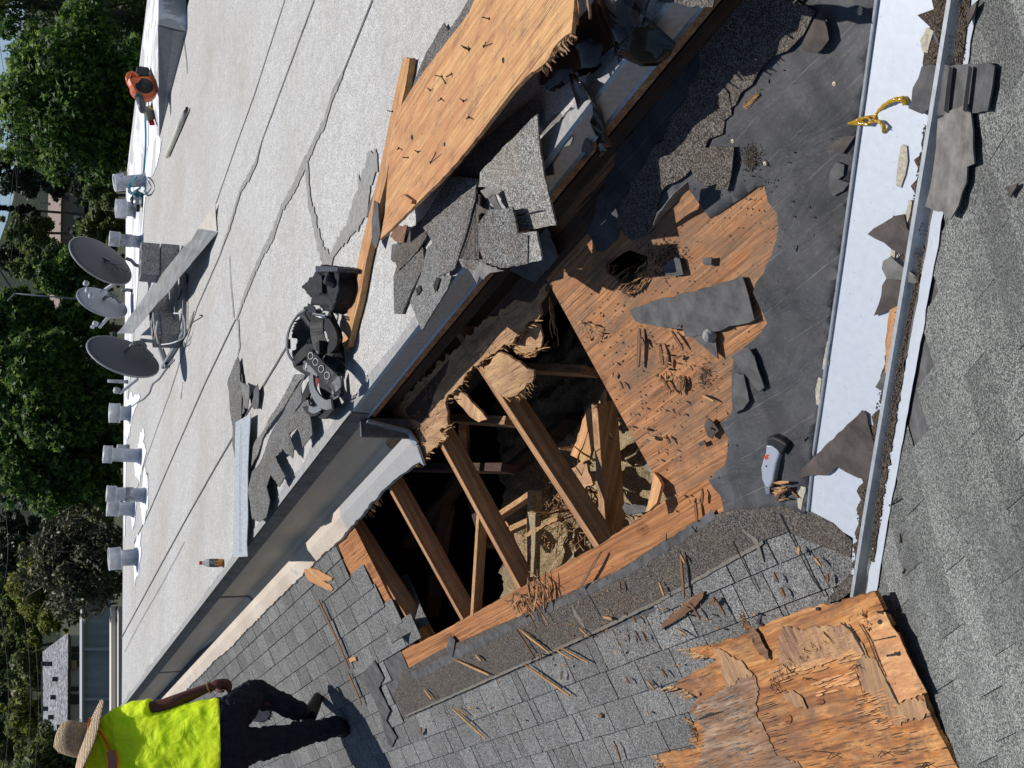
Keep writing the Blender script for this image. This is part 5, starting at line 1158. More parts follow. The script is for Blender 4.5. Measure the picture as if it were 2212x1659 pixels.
def loft(mb, rows, n=28):
    """rows: (left pixel y, right pixel y, x at left, x at right, half depth, depth offset)"""
    b = len(mb.v)
    for (x, yl, yr, dep, dd, tilt) in rows:
        a_, c_ = PP(x+tilt, yl, dd), PP(x-tilt, yr, dd); m_ = (a_+c_)/2; h_ = (c_-a_)/2
        for k in range(n):
            t = 2*math.pi*k/n; ct, st = math.cos(t), math.sin(t); ct = math.copysign(abs(ct)**.8, ct); st = math.copysign(abs(st)**.85, st)
            mb.v.append(m_+h_*ct+Vector((0, dep*st, 0)))
    for i in range(len(rows)-1):
        for k in range(n): mb.f.append((b+i*n+k, b+i*n+(k+1) % n, b+(i+1)*n+(k+1) % n, b+(i+1)*n+k))
    mb.f.append(tuple(b+k for k in reversed(range(n)))); mb.f.append(tuple(b+(len(rows)-1)*n+k for k in range(n)))
# body: one continuous surface (torso, neck, head, arms, hands, legs)
mb = MB()
loft(mb, [(225, 1668, 1558, .08, .05, 0), (260, 1680, 1556, .11, .04, 0), (340, 1676, 1545, .12, .02, 0), (420, 1672, 1530, .11, 0, 0), (480, 1672, 1520, .12, 0, 0), (520, 1660, 1530, .1, 0, 0)], 20)
limb(mb, [(PP(240, 1600, .05), .065), (PP(212, 1592, .07), .06), (PP(200, 1590, .09), .062)])
hc = PP(182, 1592, .10)
for k in range(1):
    n_, m_ = 20, 14; b = len(mb.v); vs = []
    for i in range(m_+1):
        ph = math.pi*i/m_
        for j in range(n_):
            th_ = 2*math.pi*j/n_; vs.append(hc+Vector((.078*math.sin(ph)*math.cos(th_), .098*math.sin(ph)*math.sin(th_), .115*math.cos(ph)-(.012*math.sin(ph) if math.sin(th_) > 0 else 0))))
    fs = [(i*n_+j, i*n_+(j+1) % n_, (i+1)*n_+(j+1) % n_, (i+1)*n_+j) for i in range(m_) for j in range(n_)]; mb.add(vs, fs)
mb.box(hc+Vector((0, .1, -.01)), .028, .04, .04); mb.box(hc+Vector((.08, 0, -.01)), .02, .04, .06); mb.box(hc+Vector((-.08, 0, -.01)), .02, .04, .06)
ARM = [(PP(250, 1560, .04), .06), (PP(295, 1540, .0), .056), (PP(338, 1528, -.02), .05), (PP(350, 1526, -.02), .047), (PP(380, 1515, -.01), .046), (PP(415, 1500, .02), .039), (PP(448, 1486, .04), .031), (PP(458, 1484, .04), .029)]
limb(mb, ARM)
limb(mb, [(PP(250, 1672, .04), .06), (PP(330, 1690, .02), .052), (PP(420, 1700, .08), .045), (PP(470, 1695, .2), .03)])
# palm and fingers, curled
limb(mb, [(PP(456, 1484, .04), .030), (PP(470, 1478, .045), .036), (PP(482, 1478, .05), .036), (PP(488, 1480, .05), .028)])
for (a_, b_, c_, d_) in (((482, 1469), (492, 1470), (498, 1476), (499, 1484)), ((485, 1474), (494, 1476), (499, 1482), (498, 1490)), ((486, 1480), (494, 1482), (497, 1488), (495, 1494)), ((485, 1486), (491, 1488), (494, 1492), (493, 1497))):
    limb(mb, [(PP(*a_, .05), .0135), (PP(*b_, .055), .0125), (PP(*c_, .05), .0115), (PP(*d_, .04), .010)], 8)
limb(mb, [(PP(466, 1488, .03), .016), (PP(476, 1493, .01), .0135), (PP(485, 1493, .0), .0115)], 8)
limb(mb, [(PP(500, 1540, 0), .09), (PP(540, 1506, .13), .055), (PP(600, 1517, .13), .045), (PP(668, 1544, .11), .04)])
limb(mb, [(PP(500, 1625, 0), .09), (PP(600, 1600, 0), .07), (PP(660, 1585, 0), .055), (PP(738, 1566, 0), .045)])
soft(mb, 'body', SKIN, PS, .007, .0, .05, 5)
# face: eyes and lips on the far side of the head, mostly under the hat
for sx in (-1, 1):
    e_ = MB(); e_.lathe(hc+Vector((sx*.032, .088, .005)), [(.001, .012), (.009, .009), (.013, 0)], (0, 1, 0), 10); e_.build('eye', MT['black'], PS, smooth=True)
e_ = MB(); e_.box(hc+Vector((0, .092, -.06)), .045, .02, .012); e_.build('mouth', plain('lips', (.12, .03, .025), .5), PS, bevel=.004)
hr = MB(); hr.lathe(hc+Vector((0, -.01, .0)), [(.082, -.05), (.088, 0), (.085, .04), (.06, .1), (.001, .118)], (0, 0, 1), 20); hr.build('hair', MT['black'], PS, smooth=True)
# shirt
mb = MB()
loft(mb, [(216, 1640, 1572, .07, .06, 3), (224, 1665, 1556, .095, .05, 6), (245, 1690, 1546, .125, .04, 5), (290, 1695, 1540, .145, .02, 0), (340, 1692, 1536, .145, .01, 0), (400, 1690, 1522, .14, 0, 0), (440, 1692, 1511, .14, -.01, 0), (462, 1694, 1507, .145, -.02, 0), (469, 1694, 1507, .146, -.02, 0)])
limb(mb, [(PP(228, 1572, .05), .07), (PP(255, 1556, .04), .085), (PP(290, 1543, .01), .083), (PP(318, 1536, -.01), .078), (PP(330, 1531, -.015), .074)], 16)
limb(mb, [(PP(228, 1670, .05), .07), (PP(330, 1705, .01), .078)], 12)
sh_o = soft(mb, 'shirt', HIVIS, PS, .008, .032, .12, 4)
mb = MB(); limb(mb, [(PP(205, 1590, .06), .07), (PP(222, 1592, .055), .082), (PP(232, 1594, .05), .09)], 16); soft(mb, 'hood_collar', HIVIS, PS, .008, .02, .04, 3)
# trousers
mb = MB()
loft(mb, [(452, 1690, 1515, .115, 0, 0), (480, 1688, 1505, .135, -.01, 0), (510, 1675, 1495, .14, -.01, 6), (530, 1660, 1500, .12, .0, 6)])
limb(mb, [(PP(490, 1555, .02), .125), (PP(515, 1532, .06), .125), (PP(540, 1505, .12), .105), (PP(560, 1499, .15), .090), (PP(590, 1512, .14), .078), (PP(625, 1527, .12), .072), (PP(655, 1541, .11), .066)], 16)
limb(mb, [(PP(490, 1625, 0), .135), (PP(540, 1610, 0), .12), (PP(600, 1600, 0), .097), (PP(640, 1588, 0), .085), (PP(690, 1577, 0), .07), (PP(720, 1571, 0), .068), (PP(737, 1568, 0), .066)], 16)
soft(mb, 'trousers', DENIM, PS, .008, .05, .06, 3)
mb = MB(); a_ = PP(470, 1582, -.155); mb.box(PP(497, 1540, -.135), .10, .006, .12, Matrix.Rotation(.15, 3, 'Y')); mb.build('pocket', DENIM, PS, bevel=.002)
# boots
BOOT = plain('black_boot', (.012, .012, .013), .55, 0, .4, 20)
def boot(an, heel, toe, nm='boot', up=(0, 0, 1)):
    mb = MB(); limb(mb, [(an+Vector(up)*.05, .052), (an, .054), (heel+Vector(up)*.04, .05)], 12); limb(mb, [(heel+Vector(up)*.045, .046), (heel.lerp(toe, .5)+Vector(up)*.042, .046), (toe+Vector(up)*.03, .036)], 12)
    o = soft(mb, nm, BOOT, PS, .006, .004, .04, 3)
    s = MB(); s.beam(heel+Vector(up)*.006, toe+Vector(up)*.006, .085, .018, up); s.build('sole', MT['black'], o, bevel=.008)
h1_ = SLOPE.at(755, 1572); boot(PP(736, 1568, 0), h1_, h1_+Vector((.03, .22, .012)), up=SLOPE.n)
a2 = PP(660, 1541, .11); hh_ = PP(678, 1557, .05); tt_ = SLOPE.at(697, 1509)+Vector((0, 0, .012)); boot(a2, hh_, tt_, up=(a2-hh_).normalized())
# straw hat: crown, brim, band ; neck flap with orange edging and reflective stripe
ST = NT('straw', .85); wv = ST.t.nodes.new('ShaderNodeTexWave'); ST.set(wv.inputs['Vector'], ST.map((1, 1, 1))); wv.bands_direction = 'Z'; wv.inputs['Scale'].default_value = 38; wv.inputs['Distortion'].default_value = 3
ST.color(ST.mix(ST.ramp(ST.vor(75, out='Distance'), [(.2, 0), (.7, .5)]), ST.ramp(wv.outputs[1], [(.1, (.46, .33, .20)), (.6, (.72, .57, .38))]), (.16, .10, .06))); ST.bump(wv.outputs[1], .8, .01); ST = ST.m
hx = Vector((.30, .05, 1)).normalized(); hb0 = PP(178, 1600, .08)
mb = MB(); mb.lathe(hb0-hx*.01, [(.112, -.005), (.115, .04), (.113, .09), (.106, .135), (.08, .175), (.02, .185), (.001, .17)], hx, 32); mb.build('hat_crown', ST, PS, smooth=True)
vs, fs = [], []; n_ = 48; xh = hx.orthogonal().normalized(); xh = (Vector((1, 0, 0))-hx*hx.x).normalized(); yh = hx.cross(xh)
for j in range(7):
    r = .10+(.275-.10)*j/6
    for i in range(n_):
        t = 2*math.pi*i/n_; rr = r*(1+.10*abs(math.sin(t))*(j/6)); z = -.002-.02*(j/6)+(-.05*(j/6)**2*abs(math.sin(t))-.004*(j/6)**2*abs(math.cos(t)))+.004*math.sin(5*t)*(j/6)
        vs.append(hb0+xh*math.cos(t)*rr+yh*math.sin(t)*rr+hx*z)
for j in range(6):
    for i in range(n_): fs.append((j*n_+i, j*n_+(i+1) % n_, (j+1)*n_+(i+1) % n_, (j+1)*n_+i))
br = mesh('hat_brim', vs, fs, ST, PS, smooth=True); br.modifiers.new('s', 'SOLIDIFY').thickness = .006
OE = plain('orange_edging', (.75, .08, .02), .7)
mb = MB(); mb.tube([vs[6*n_+i] for i in range(n_)]+[vs[6*n_]], .0035, 5); mb.build('brim_edge', plain('brim_edge', (.3, .2, .13), .8), PS, smooth=True)
fl = [PP(x, y, d) for x, y, d in ((186, 1612, -.02), (190, 1575, -.04), (193, 1552, .0), (208, 1568, -.04), (228, 1600, -.09), (236, 1620, -.11), (240, 1650, -.11), (238, 1700, -.08), (190, 1700, 0), (184, 1660, -.03))]
o = mesh('neck_flap', fl, [(0, 1, 2, 3, 4, 5, 6, 7, 8, 9)], HIVIS, PS); o.modifiers.new('s', 'SOLIDIFY').thickness = .004
mb = MB(); mb.tube([fl[i]+Vector((0, -.006, 0)) for i in (1, 2, 3, 4, 5, 6)], .007, 6); mb.build('flap_edging', OE, PS, smooth=True)
strap([PP(240, 1622, -.125), PP(243, 1650, -.125), PP(240, 1700, -.1)], .06, OE, 'reflective_stripe', .004, PS, (0, -1, 0)); 
strap([PP(240, 1622, -.13), PP(243, 1650, -.13), PP(240, 1700, -.105)], .028, MT['greystrap'], 'reflective_stripe', .006, PS, (0, -1, 0))
mb = MB(); c = PP(452, 1485, .04); d_ = (PP(458, 1483, .04)-PP(440, 1489, .04)).normalized(); u = d_.orthogonal().normalized(); v_ = d_.cross(u)
for k in range(22): t = k*2*math.pi/22; mb.box(c+u*math.cos(t)*.035+v_*math.sin(t)*.035, .008, .008, .008)
mb.build('bracelet', plain('gold', (.65, .45, .18), .3, .6), PS)
# ---------------------------------------------------------------- loose boards, scraps and debris
def cr(i, pts):
    ox, oy = {4: (553, 0), 5: (553, 553), 6: (553, 1106), 7: (1106, 0), 8: (1106, 553), 9: (1106, 1106), 10: (1659, 0), 11: (1659, 553), 12: (1659, 1106)}[i]
    return [(ox+x/3, oy+y/3) for x, y in pts]
def z3(pts): return [(486+x*.2279, 810+y*.2279) for x, y in pts]
def curl(amp, fx=5, seed=0): return lambda u, v: amp*(noise.noise(Vector((u*fx, v*fx, seed)))+.6*abs(noise.noise(Vector((u*fx*.5, v*fx*.5, seed+5)))))
SEED = [0]
OPEN = [(868, 1409), (722, 1160), (770, 1050), (900, 990), (1000, 820), (1183, 612), (1440, 1077), (1290, 1180)]
def scrap(name, label, cat, pts, pl, mat, off=.006, th=.004, c=.006, jag=.003, grid=.04, group=None, grain=None, fx=6):
    if pl in (SLOPE, NEAR): off = max(off*.5, .020)
    SEED[0] += 1
    o = sheet(name, pts, pl, mat, None, th, off, grid, jag, .025, curl(c, fx, SEED[0]*3.3) if c else None, grain=grain)
    return tag(o, label, cat, group)
# --- big plywood sheet lying over the roof edge
PLY = P3(H(821, 518, .12), H(1234, 70, .175), H(886, 197, .03))
pg = PLY.at(1060, 180)-PLY.at(920, 370)
PS1 = root('plywood_sheet', 'large fresh orange plywood sheet full of bent nails lying over the roof edge', 'plywood', PLY.at(950, 300))
po = [(821, 518), (831, 463), (836, 400), (842, 333), (856, 247), (886, 197), (926, 140), (986, 63), (1013, 27), (1036, -30), (1243, -30), (1239, 20), (1234, 70), (1215, 82), (1196, 103), (1186, 125), (1173, 140), (1139, 163), (1106, 197), (1062, 255), (1020, 310), (970, 370), (903, 437)]
sheet('panel', po, PLY, MT['ply_fresh'], PS1, th=.012, off=.012, jag=.0025, step=.03, grain=pg)
tm = MB()
for k in range(26):
    t = random.random(); x, y = 1173+t*65, 140-t*75; splinter(tm, PLY.at(x, y, .008), PLY.at(x+random.uniform(-6, 16), y+random.uniform(8, 26), .0), .012)
for (x, y, x2, y2) in ((1240, -10, 1247, 53), (1250, -10, 1252, 30), (1270, -10, 1275, 40)): splinter(tm, PLY.at(x, y), PLY.at(x2, y2), .025, .006)
tm.build('torn_edge', MT['ply_brown'], PS1, frame(PLY.at(1173, 140), pg, PLY.n))['kind'] = 'stuff'
def nail(a, b, r=.0016, parent=None, head=True, mat=None):
    mb = MB(); mb.tube([a, b], r, 6)
    if head: d = (b-a).normalized(); mb.tube([a-d*.0015, a], r*2.3, 8)
    return mb.build('nail', mat or MT['rust'], parent)
for q in ((1465, 110, 1510, 122), (1330, 295, 1385, 318), (1340, 305, 1380, 325), (1160, 488, 1205, 497), (1205, 500, 1228, 538), (1232, 498, 1268, 480), (1490, 275, 1478, 300), (850, 717, 882, 722), (950, 1020, 985, 1022), (1165, 990, 1132, 1052), (1030, 975, 1050, 985), (1325, 640, 1345, 655), (1180, 655, 1200, 640), (1110, 570, 1130, 585), (915, 970, 925, 960), (1365, 770, 1380, 760)):
    (a_, b_) = cr(4, [(q[0], q[1]), (q[2], q[3])]); nail(PLY.at(*b_, .014), PLY.at(*a_, .034), .0022, PS1)
for (x, y, r) in ((1600, 390, 20), (1010, 890, 18), (1220, 935, 14)):
    p = cr(4, [(x, y)])[0]; n_ = 12; pts = [(p[0]+math.cos(k*.52)*r*.12, p[1]+math.sin(k*.52)*r*.33) for k in range(n_)]
    sheet('knot_hole', pts, PLY, MT['void'], PS1, th=.0012, off=.0134, grain=pg)
scrap('wood_block', 'short thin wood cleat stuck on the lower corner of the large plywood sheet', 'wood piece', cr(4, [(935, 1262), (950, 1255), (1010, 1300), (1005, 1318), (990, 1315), (940, 1275)]), PLY, MT['ply_fresh'], .030, .016, 0, .001, grain=pg)
# --- long thin stick on the roof
stick = [(872, 124), (885, 126), (877, 180), (862, 250), (846, 320), (833, 390), (820, 440), (806, 500), (792, 560), (785, 600), (776, 650), (765, 690), (752, 748), (744, 752), (739, 745), (745, 700), (757, 650), (768, 600), (775, 553), (795, 470), (812, 400), (830, 320), (845, 240), (862, 160)]
sg = ROOF.at(812, 400)-ROOF.at(872, 130)
scrap('wood_strip', 'long thin pale wood strip lying between the roof seams and the plywood sheet', 'wood strip', stick, zp(.035), MT['ply_fresh'], 0, .028, 0, .003, grain=sg)
mb = MB()
for k in range(7): splinter(mb, H(752+k*1.5, 690+k*3, .03), H(737+k*3.4, 752+random.uniform(-18, 8), .01), .012, .006)
tag(mb.build('wood_splinters', MT['splint']), 'frayed splinter bundle at the lower end of the long wood strip', 'splinters')
scrap('felt_scrap', 'dark felt tongue stuck over the middle of the long wood strip', 'felt scrap', [(808, 433), (817, 440), (819, 470), (821, 505), (812, 537), (804, 522), (802, 480)], zp(.04), MT['felt_grey'], 0, .003, .004)
scrap('felt_scrap', 'flat dark felt patch tucked under the tip of the plywood sheet', 'felt scrap', cr(4, [(850, 1080), (870, 1100), (860, 1300), (800, 1380), (800, 1560), (770, 1540), (790, 1370), (715, 1410), (730, 1330), (790, 1180)]), ROOF, MT['felt_grey'], .014, .004, .004)
# --- shingle scraps under and around the sheet
def rz(pts): return [(820.9+x*.6804, 216+y*.6804) for x, y in pts]
pile = [
 ('torn shingle strip poking out beyond the far edge of the plywood sheet', [(890, 193), (905, 150), (920, 113), (945, 75), (960, 50), (968, 67), (990, 35), (1013, -5), (1050, -5), (1000, 60), (930, 160), (886, 205)], .015, 'scrap', .01),
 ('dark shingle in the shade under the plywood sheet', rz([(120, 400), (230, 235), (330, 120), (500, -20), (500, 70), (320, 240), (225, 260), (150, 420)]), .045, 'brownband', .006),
 ('small shingle at the left end of the pile, nearest the harness', rz([(42, 560), (60, 500), (105, 445), (135, 470), (140, 520), (95, 620), (70, 680), (45, 678)]), .014, 'scrap', .008),
 ('narrow dark shingle behind the pointed one at the left of the pile', rz([(40, 500), (90, 420), (130, 380), (150, 430), (120, 480), (60, 540)]), .03, 'brownband', .006),
 ('pointed grey shingle hanging its tip over the drip edge', rz([(95, 640), (130, 560), (150, 470), (180, 440), (190, 555), (228, 558), (215, 600), (175, 660), (135, 732), (120, 700)]), .040, 'shingle', .006),
 ('brownish broad shingle in the middle of the pile with a ragged lower end', rz([(130, 395), (165, 330), (225, 242), (308, 250), (302, 320), (270, 430), (245, 503), (235, 535), (188, 560), (183, 500), (160, 440)]), .085, 'scrap', .005),
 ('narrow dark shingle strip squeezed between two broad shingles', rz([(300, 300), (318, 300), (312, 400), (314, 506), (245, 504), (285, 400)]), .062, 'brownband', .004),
 ('wide speckled shingle with a straight lower edge above the torn deck', rz([(306, 400), (345, 348), (420, 342), (438, 422), (470, 430), (468, 520), (380, 535), (310, 543), (260, 530), (250, 506), (312, 508)]), .088, 'scrap', .004),
 ('small sand stained shingle tab beside the wide speckled shingle', rz([(436, 424), (496, 417), (513, 508), (440, 524)]), .082, 'scrap_sand', .003),
 ('pale sand coloured shingle hanging over the channel, brightest of the pile', rz([(312, 276), (318, 230), (400, 140), (500, 45), (505, 130), (520, 240), (560, 398), (437, 420), (412, 345), (395, 288), (350, 280)]), .115, 'scrap_sand', .004)]
def rh(x, y, z): q = rz([(x, y)])[0]; return H(q[0], q[1], z)
DROOP_A = P3(rh(400, 140, .085), rh(312, 276, .075), rh(556, 398, -.045)); DROOP_C = P3(rh(345, 348, .06), rh(250, 506, .035), rh(505, 506, -.02))
for q in ([(242, 503), (270, 420), (300, 300), (312, 240)], [(313, 340), (311, 420), (314, 510)]):  # black ribbons paint the shadow between the overlapping shingles
    v, f = ribbon(rz(q), [.006]*len(q), zp(.052) if q[0][0] < 300 else DROOP_C, 0 if q[0][0] < 300 else .012, .2, .02); tag(mesh('painted_gap_shade', v, f, MT['black']), ('slanting' if q[0][0] < 300 else 'straight')+' black line painting the shade in the gap between the broad shingles of the pile', 'gap')
for q, lb in (([(112, 600), (126, 588), (130, 604), (118, 622)], 'upper black slot in the pointed grey shingle'), ([(168, 590), (180, 562), (190, 570), (176, 612)], 'lower black slot beside the pointed grey shingle')):
    scrap('shingle_slot', lb, 'slot', rz(q), zp(.0), MT['void'], .032, .002, 0, .001)
for lb, pts, h, mt, c in pile:
    dp = DROOP_A if lb.startswith('pale sand') else DROOP_C if ('wide speckled' in lb) else None
    scrap('torn_shingle', lb, 'shingle', pts, dp or ROOF, MT[mt], ((.0 if 'small sand' in lb else .004) if dp else .008+h*.42), .006, c*.7, .0025, .05, 'shingles torn off and piled by the channel', fx=5)
for k, (a_, b_) in enumerate((((1108, 460), (1125, 500)), ((1112, 466), (1180, 452)))): add_ribbons('shingle_slot', [([a_, b_], .004, DROOP_A)], MT['black'], None, 0.012); tag(COL.objects[-1], ('short' if k else 'long')+' dark tab slot line in the pale sand coloured shingle', 'slot')
for lb, pts, h, mt in (('light grey triangular shingle corner in the gap between the piled shingles', [(1038, 412), (1052, 403), (1088, 411), (1050, 428)], .05, 'felt_pale'), ('curved grey paper strip in the gap between the piled shingles', [(1052, 425), (1068, 420), (1082, 450), (1068, 455)], .047, 'felt_grey'),
    ('brown felt corner between the piled shingles', [(1030, 440), (1058, 455), (1060, 460), (1032, 462)], .043, 'felt_brown'), ('cracked grey bark like flap hanging off the pile into the channel', [(1000, 565), (1012, 585), (1028, 612), (1036, 596), (1046, 604), (1062, 590), (1090, 585), (1040, 566)], .02, 'felt_pale'),
    ('torn pale backing paper beside the bent black strip', cr(7, [(190, 900), (390, 850), (400, 900), (385, 940), (330, 960), (260, 1060), (270, 1130), (210, 1140), (190, 1000)]), -.02, 'felt_pale'), ('grey backing paper under the black plastic near the pale shingle', cr(7, [(200, 800), (360, 700), (380, 720), (300, 820), (200, 900)]), .0, 'felt_pale'),
    ('reddish plywood chip beside the tip of the plywood sheet', cr(4, [(870, 1530), (910, 1460), (985, 1460), (960, 1570), (900, 1560)]), .03, 'splint_dark'), ('dark felt triangle under the left end of the pile', cr(4, [(880, 1590), (940, 1570), (950, 1640), (900, 1700), (880, 1680)]), .008, 'felt_grey'),
    ('shingle strip crossing the top edge of the frame above the channel', [(1400, -20), (1425, 2), (1480, 12), (1540, 16), (1546, -20)], .0, 'brownband')):
    scrap('scrap', lb, 'scrap', pts, ROOF, MT[mt], h, .004, .008, .004)
fl_ = P3(SLOPE.at(1085, 575, .04), SLOPE.at(1205, 560, .03), SLOPE.at(1155, 610, .015))
scrap('felt_scrap', 'dark felt flap drooping over the channel above the corner of the decking', 'felt scrap', [(1130, 560), (1180, 490), (1207, 556), (1155, 612), (1085, 576)], fl_, MT['felt_grey'], .0, .003, .004)
# --- black plastic sheeting
def draped(name, label, cat, pts, mat, n=5, bumpy=.012, th=.002, grp=None):
    """outline points with their own heights, filled and softly crumpled"""
    W = [H(x, y, z) for x, y, z in pts]; c = sum(W, Vector())/len(W); n0 = Vector((0, 0, 0))
    for i in range(len(W)): n0 += (W[i]-c).cross(W[(i+1) % len(W)]-c)
    n0.normalize(); n0 = -n0 if n0.z < 0 else n0
    pl = Pl(c, n0, W[1]-W[0]); q = [Vector(pl.uv(p)) for p in W]; dz = [(p-c).dot(n0) for p in W]
    def hgt(u, v):
        s0 = s1 = 0
        for a_, d in zip(q, dz): w_ = 1/((a_.x-u)**2+(a_.y-v)**2+1e-6)**1.5; s0 += w_; s1 += w_*d
        return s1/s0+bumpy*noise.noise(Vector((u*9, v*9, len(W))))+bumpy*.7*abs(noise.noise(Vector((u*3-v*8, v*3, 3))))
    F_ = [pl.xyz(a_.x, a_.y) for a_ in q]
    return tag(sheet(name, F_, pl, mat, None, th, 0, .03, .001, .03, hgt, world=True, smooth=True), label, cat, grp)
draped('plastic_sheet', 'crumpled black plastic sheeting under the plywood at the top of the frame', 'plastic sheet', [(1165, 170, .06), (1240, 50, .11), (1290, -20, .1), (1420, -20, .05), (1400, 30, .05), (1328, 118, .03), (1290, 155, .02), (1240, 170, .04), (1195, 200, .05)], MT['plastic'], bumpy=.03)
draped('plastic_flap', 'shiny black plastic flap hanging over the edge into the channel', 'plastic sheet', [(1325, 122, .035), (1352, 85, .05), (1396, 32, .045), (1420, 60, .0), (1459, 97, -.06), (1448, 120, -.07), (1420, 137, -.07), (1385, 138, -.04), (1350, 128, .0)], MT['plastic'], bumpy=.02)
draped('black_membrane', 'bent black rubbery strip hanging into the channel', 'membrane strip', [(1229, 160, .06), (1255, 178, .07), (1275, 205, .04), (1300, 260, -.05), (1320, 318, -.13), (1299, 340, -.15), (1275, 300, -.1), (1250, 240, .0), (1236, 195, .04)], MT['plastic'], bumpy=.01, th=.006)
draped('black_membrane', 'wide dark membrane piece pointing into the channel below the torn backing paper', 'membrane strip', [(1180, 300, .0), (1232, 233, .02), (1246, 250, -.02), (1285, 320, -.10), (1249, 356, -.12), (1222, 330, -.06)], MT['felt_grey'], bumpy=.008)
# --- torn shingle strips and flashing left on the flat roof
for lb, pts, h, mt in (('long torn shingle strip nearest the bare roof in the pile above the gutter', z3([(620, 60), (640, 0), (770, -10), (690, 70), (640, 150), (560, 300), (480, 420), (340, 600), (300, 760), (215, 960), (250, 720), (290, 610), (420, 440), (540, 230)]), .02, 'scrap'),
    ('middle torn shingle strip of the pile above the gutter', z3([(770, 0), (725, 100), (740, 250), (600, 480), (440, 730), (350, 1060), (310, 1160), (290, 900), (440, 560), (600, 260)]), .04, 'shingle'),
    ('torn shingle strip with tab slots nearest the gutter', z3([(735, 250), (780, 240), (835, 560), (735, 690), (700, 560), (676, 490), (620, 560), (650, 690), (640, 790), (560, 700), (485, 780), (580, 960), (520, 1060), (450, 940), (400, 1060), (430, 1190), (380, 1350), (310, 1390), (260, 1360), (215, 1100), (260, 920), (420, 740), (570, 520)]), .055, 'scrap'),
    ('torn shingle end lying across the harness side of the pile', z3([(25, 90), (60, -10), (90, -80), (160, 0), (190, 350), (100, 445), (75, 420), (60, 200)]), .02, 'scrap'),
    ('small folded grey shingle tab standing up beside the long flashing', z3([(140, 65), (240, 105), (235, 200), (210, 320), (190, 310), (165, 190)]), .05, 'felt_pale')):
    scrap('torn_shingle', lb, 'shingle', pts, ROOF, MT[mt], h, .005, .014, .004, .06, 'torn shingles piled above the gutter', fx=3)
tp_ = [(509, 912), (541, 894), (540, 930), (535, 1015), (535, 1118), (533, 1175), (535, 1202), (504, 1204), (505, 1100), (507, 1000)]
o = scrap('flashing_strip', 'long straight grey metal flashing lying at the roof edge above the gutter', 'flashing', tp_, ROOF, MT['metal'], .045, .004, .003, .001, .1, grain=(.3, 1, 0))
add_ribbons('flashing_crease', [([(521, 915), (519, 1000), (518, 1110), (519, 1200)], .007, zp(.05))], MT['black'], o, 0.003)
scrap('torn_shingle', 'thin pointed shingle sliver at the harness end of the grey flashing', 'shingle', [(490, 826), (513, 770), (517, 800), (522, 860), (520, 960), (512, 1010), (503, 960), (498, 880)], ROOF, MT['scrap'], .03, .005, .01, .004, .05)
scrap('torn_shingle', 'curled shingle piece beside the thin pointed sliver', 'shingle', cr(7, [(0, 0)])[:0] or [(538, 856), (558, 830), (560, 850), (555, 884), (545, 880)], ROOF, MT['felt_grey'], .03, .004, .01)
# --- rotten plywood sheet at the lower left
LP = P3(SLOPE.at(1489, 1400, .032), SLOPE.at(1436, 1659, .032), NEAR.at(2030, 1590, .03))
class Bent(Pl):
    """a sheet that sags into the valley under it"""
    def h(s, a, b):
        p = s.o+s.u*a+s.v*b; g1, g2 = (p-SLOPE.o).dot(SLOPE.n), (p-NEAR.o).dot(NEAR.n)
        k = 22.0; m_ = -math.log(math.exp(-k*g1)+math.exp(-k*g2))/k
        return -.62*max(0.0, m_-.02)
    def xyz(s, a, b, c=0.0): return s.o+s.u*a+s.v*b+s.n*(c+s.h(a, b))
    def at(s, x, y, off=0.0):
        r = ray(x, y); t = 0.0
        for _ in range(6):
            o = s.o+s.n*(off+t); p = CAM+r*((o-CAM).dot(s.n)/r.dot(s.n)); t = s.h(*s.uv(p))
        return p
LP = Bent(LP.o, LP.n, LP.u)
lg = LP.at(1850, 1420)-LP.at(1600, 1500)
RS = root('rotten_plywood', 'delaminated orange plywood sheet with ragged splintered end lying across the valley', 'plywood', LP.at(1750, 1500))
ro = [(1669, 1341), (1742, 1313), (1799, 1304), (1849, 1288), (1889, 1278), (1900, 1298), (1909, 1318), (1897, 1322), (1914, 1328), (1928, 1352), (1915, 1358), (1936, 1369), (1952, 1407), (1938, 1411), (1953, 1413), (1972, 1453), (1984, 1478), (1995, 1499), (1999, 1515), (2026, 1579), (2038, 1600), (2069, 1659), (2105, 1740), (1450, 1740), (1436, 1659), (1419, 1633), (1456, 1621), (1506, 1619), (1489, 1596), (1506, 1586), (1496, 1559), (1516, 1549), (1489, 1536), (1509, 1506), (1476, 1488), (1449, 1483), (1496, 1453), (1526, 1439), (1549, 1423), (1506, 1414), (1489, 1403), (1560, 1385), (1609, 1371), (1629, 1363)]
sheet('panel', ro, LP, MT['ply_torn'], RS, th=.013, off=.0, jag=.004, step=.02, grid=.06, grain=lg)
def veneer(pts, mat, off, nm='veneer', th=.002, jag=.008):
    return sheet(nm, pts, LP, mat, RS, th=th, off=off+.0015, grid=.05, jag=jag, step=.012, grain=(LP.n.cross(lg) if mat.name.startswith('glue') else lg))
veneer(cr(12, [(60, 880), (90, 740), (170, 745), (250, 770), (340, 735), (430, 740), (490, 712), (560, 780), (610, 850), (640, 930), (560, 910), (420, 960), (300, 1000), (80, 1040)]), MT['ply_brown'], .0035)
veneer(cr(12, [(560, 945), (640, 930), (690, 950), (760, 1060), (830, 1210), (900, 1340), (830, 1380), (740, 1310), (700, 1200), (620, 1150), (590, 1060)]), MT['ply_brown'], .003)
veneer(cr(12, [(840, 1240), (940, 1200), (1020, 1230), (1050, 1300), (960, 1340), (860, 1370), (800, 1320)]), MT['ply_brown'], .003)
veneer(cr(12, [(100, 1160), (170, 1165), (225, 1210), (250, 1270), (160, 1250), (90, 1200)]), MT['ply_brown'], .006)
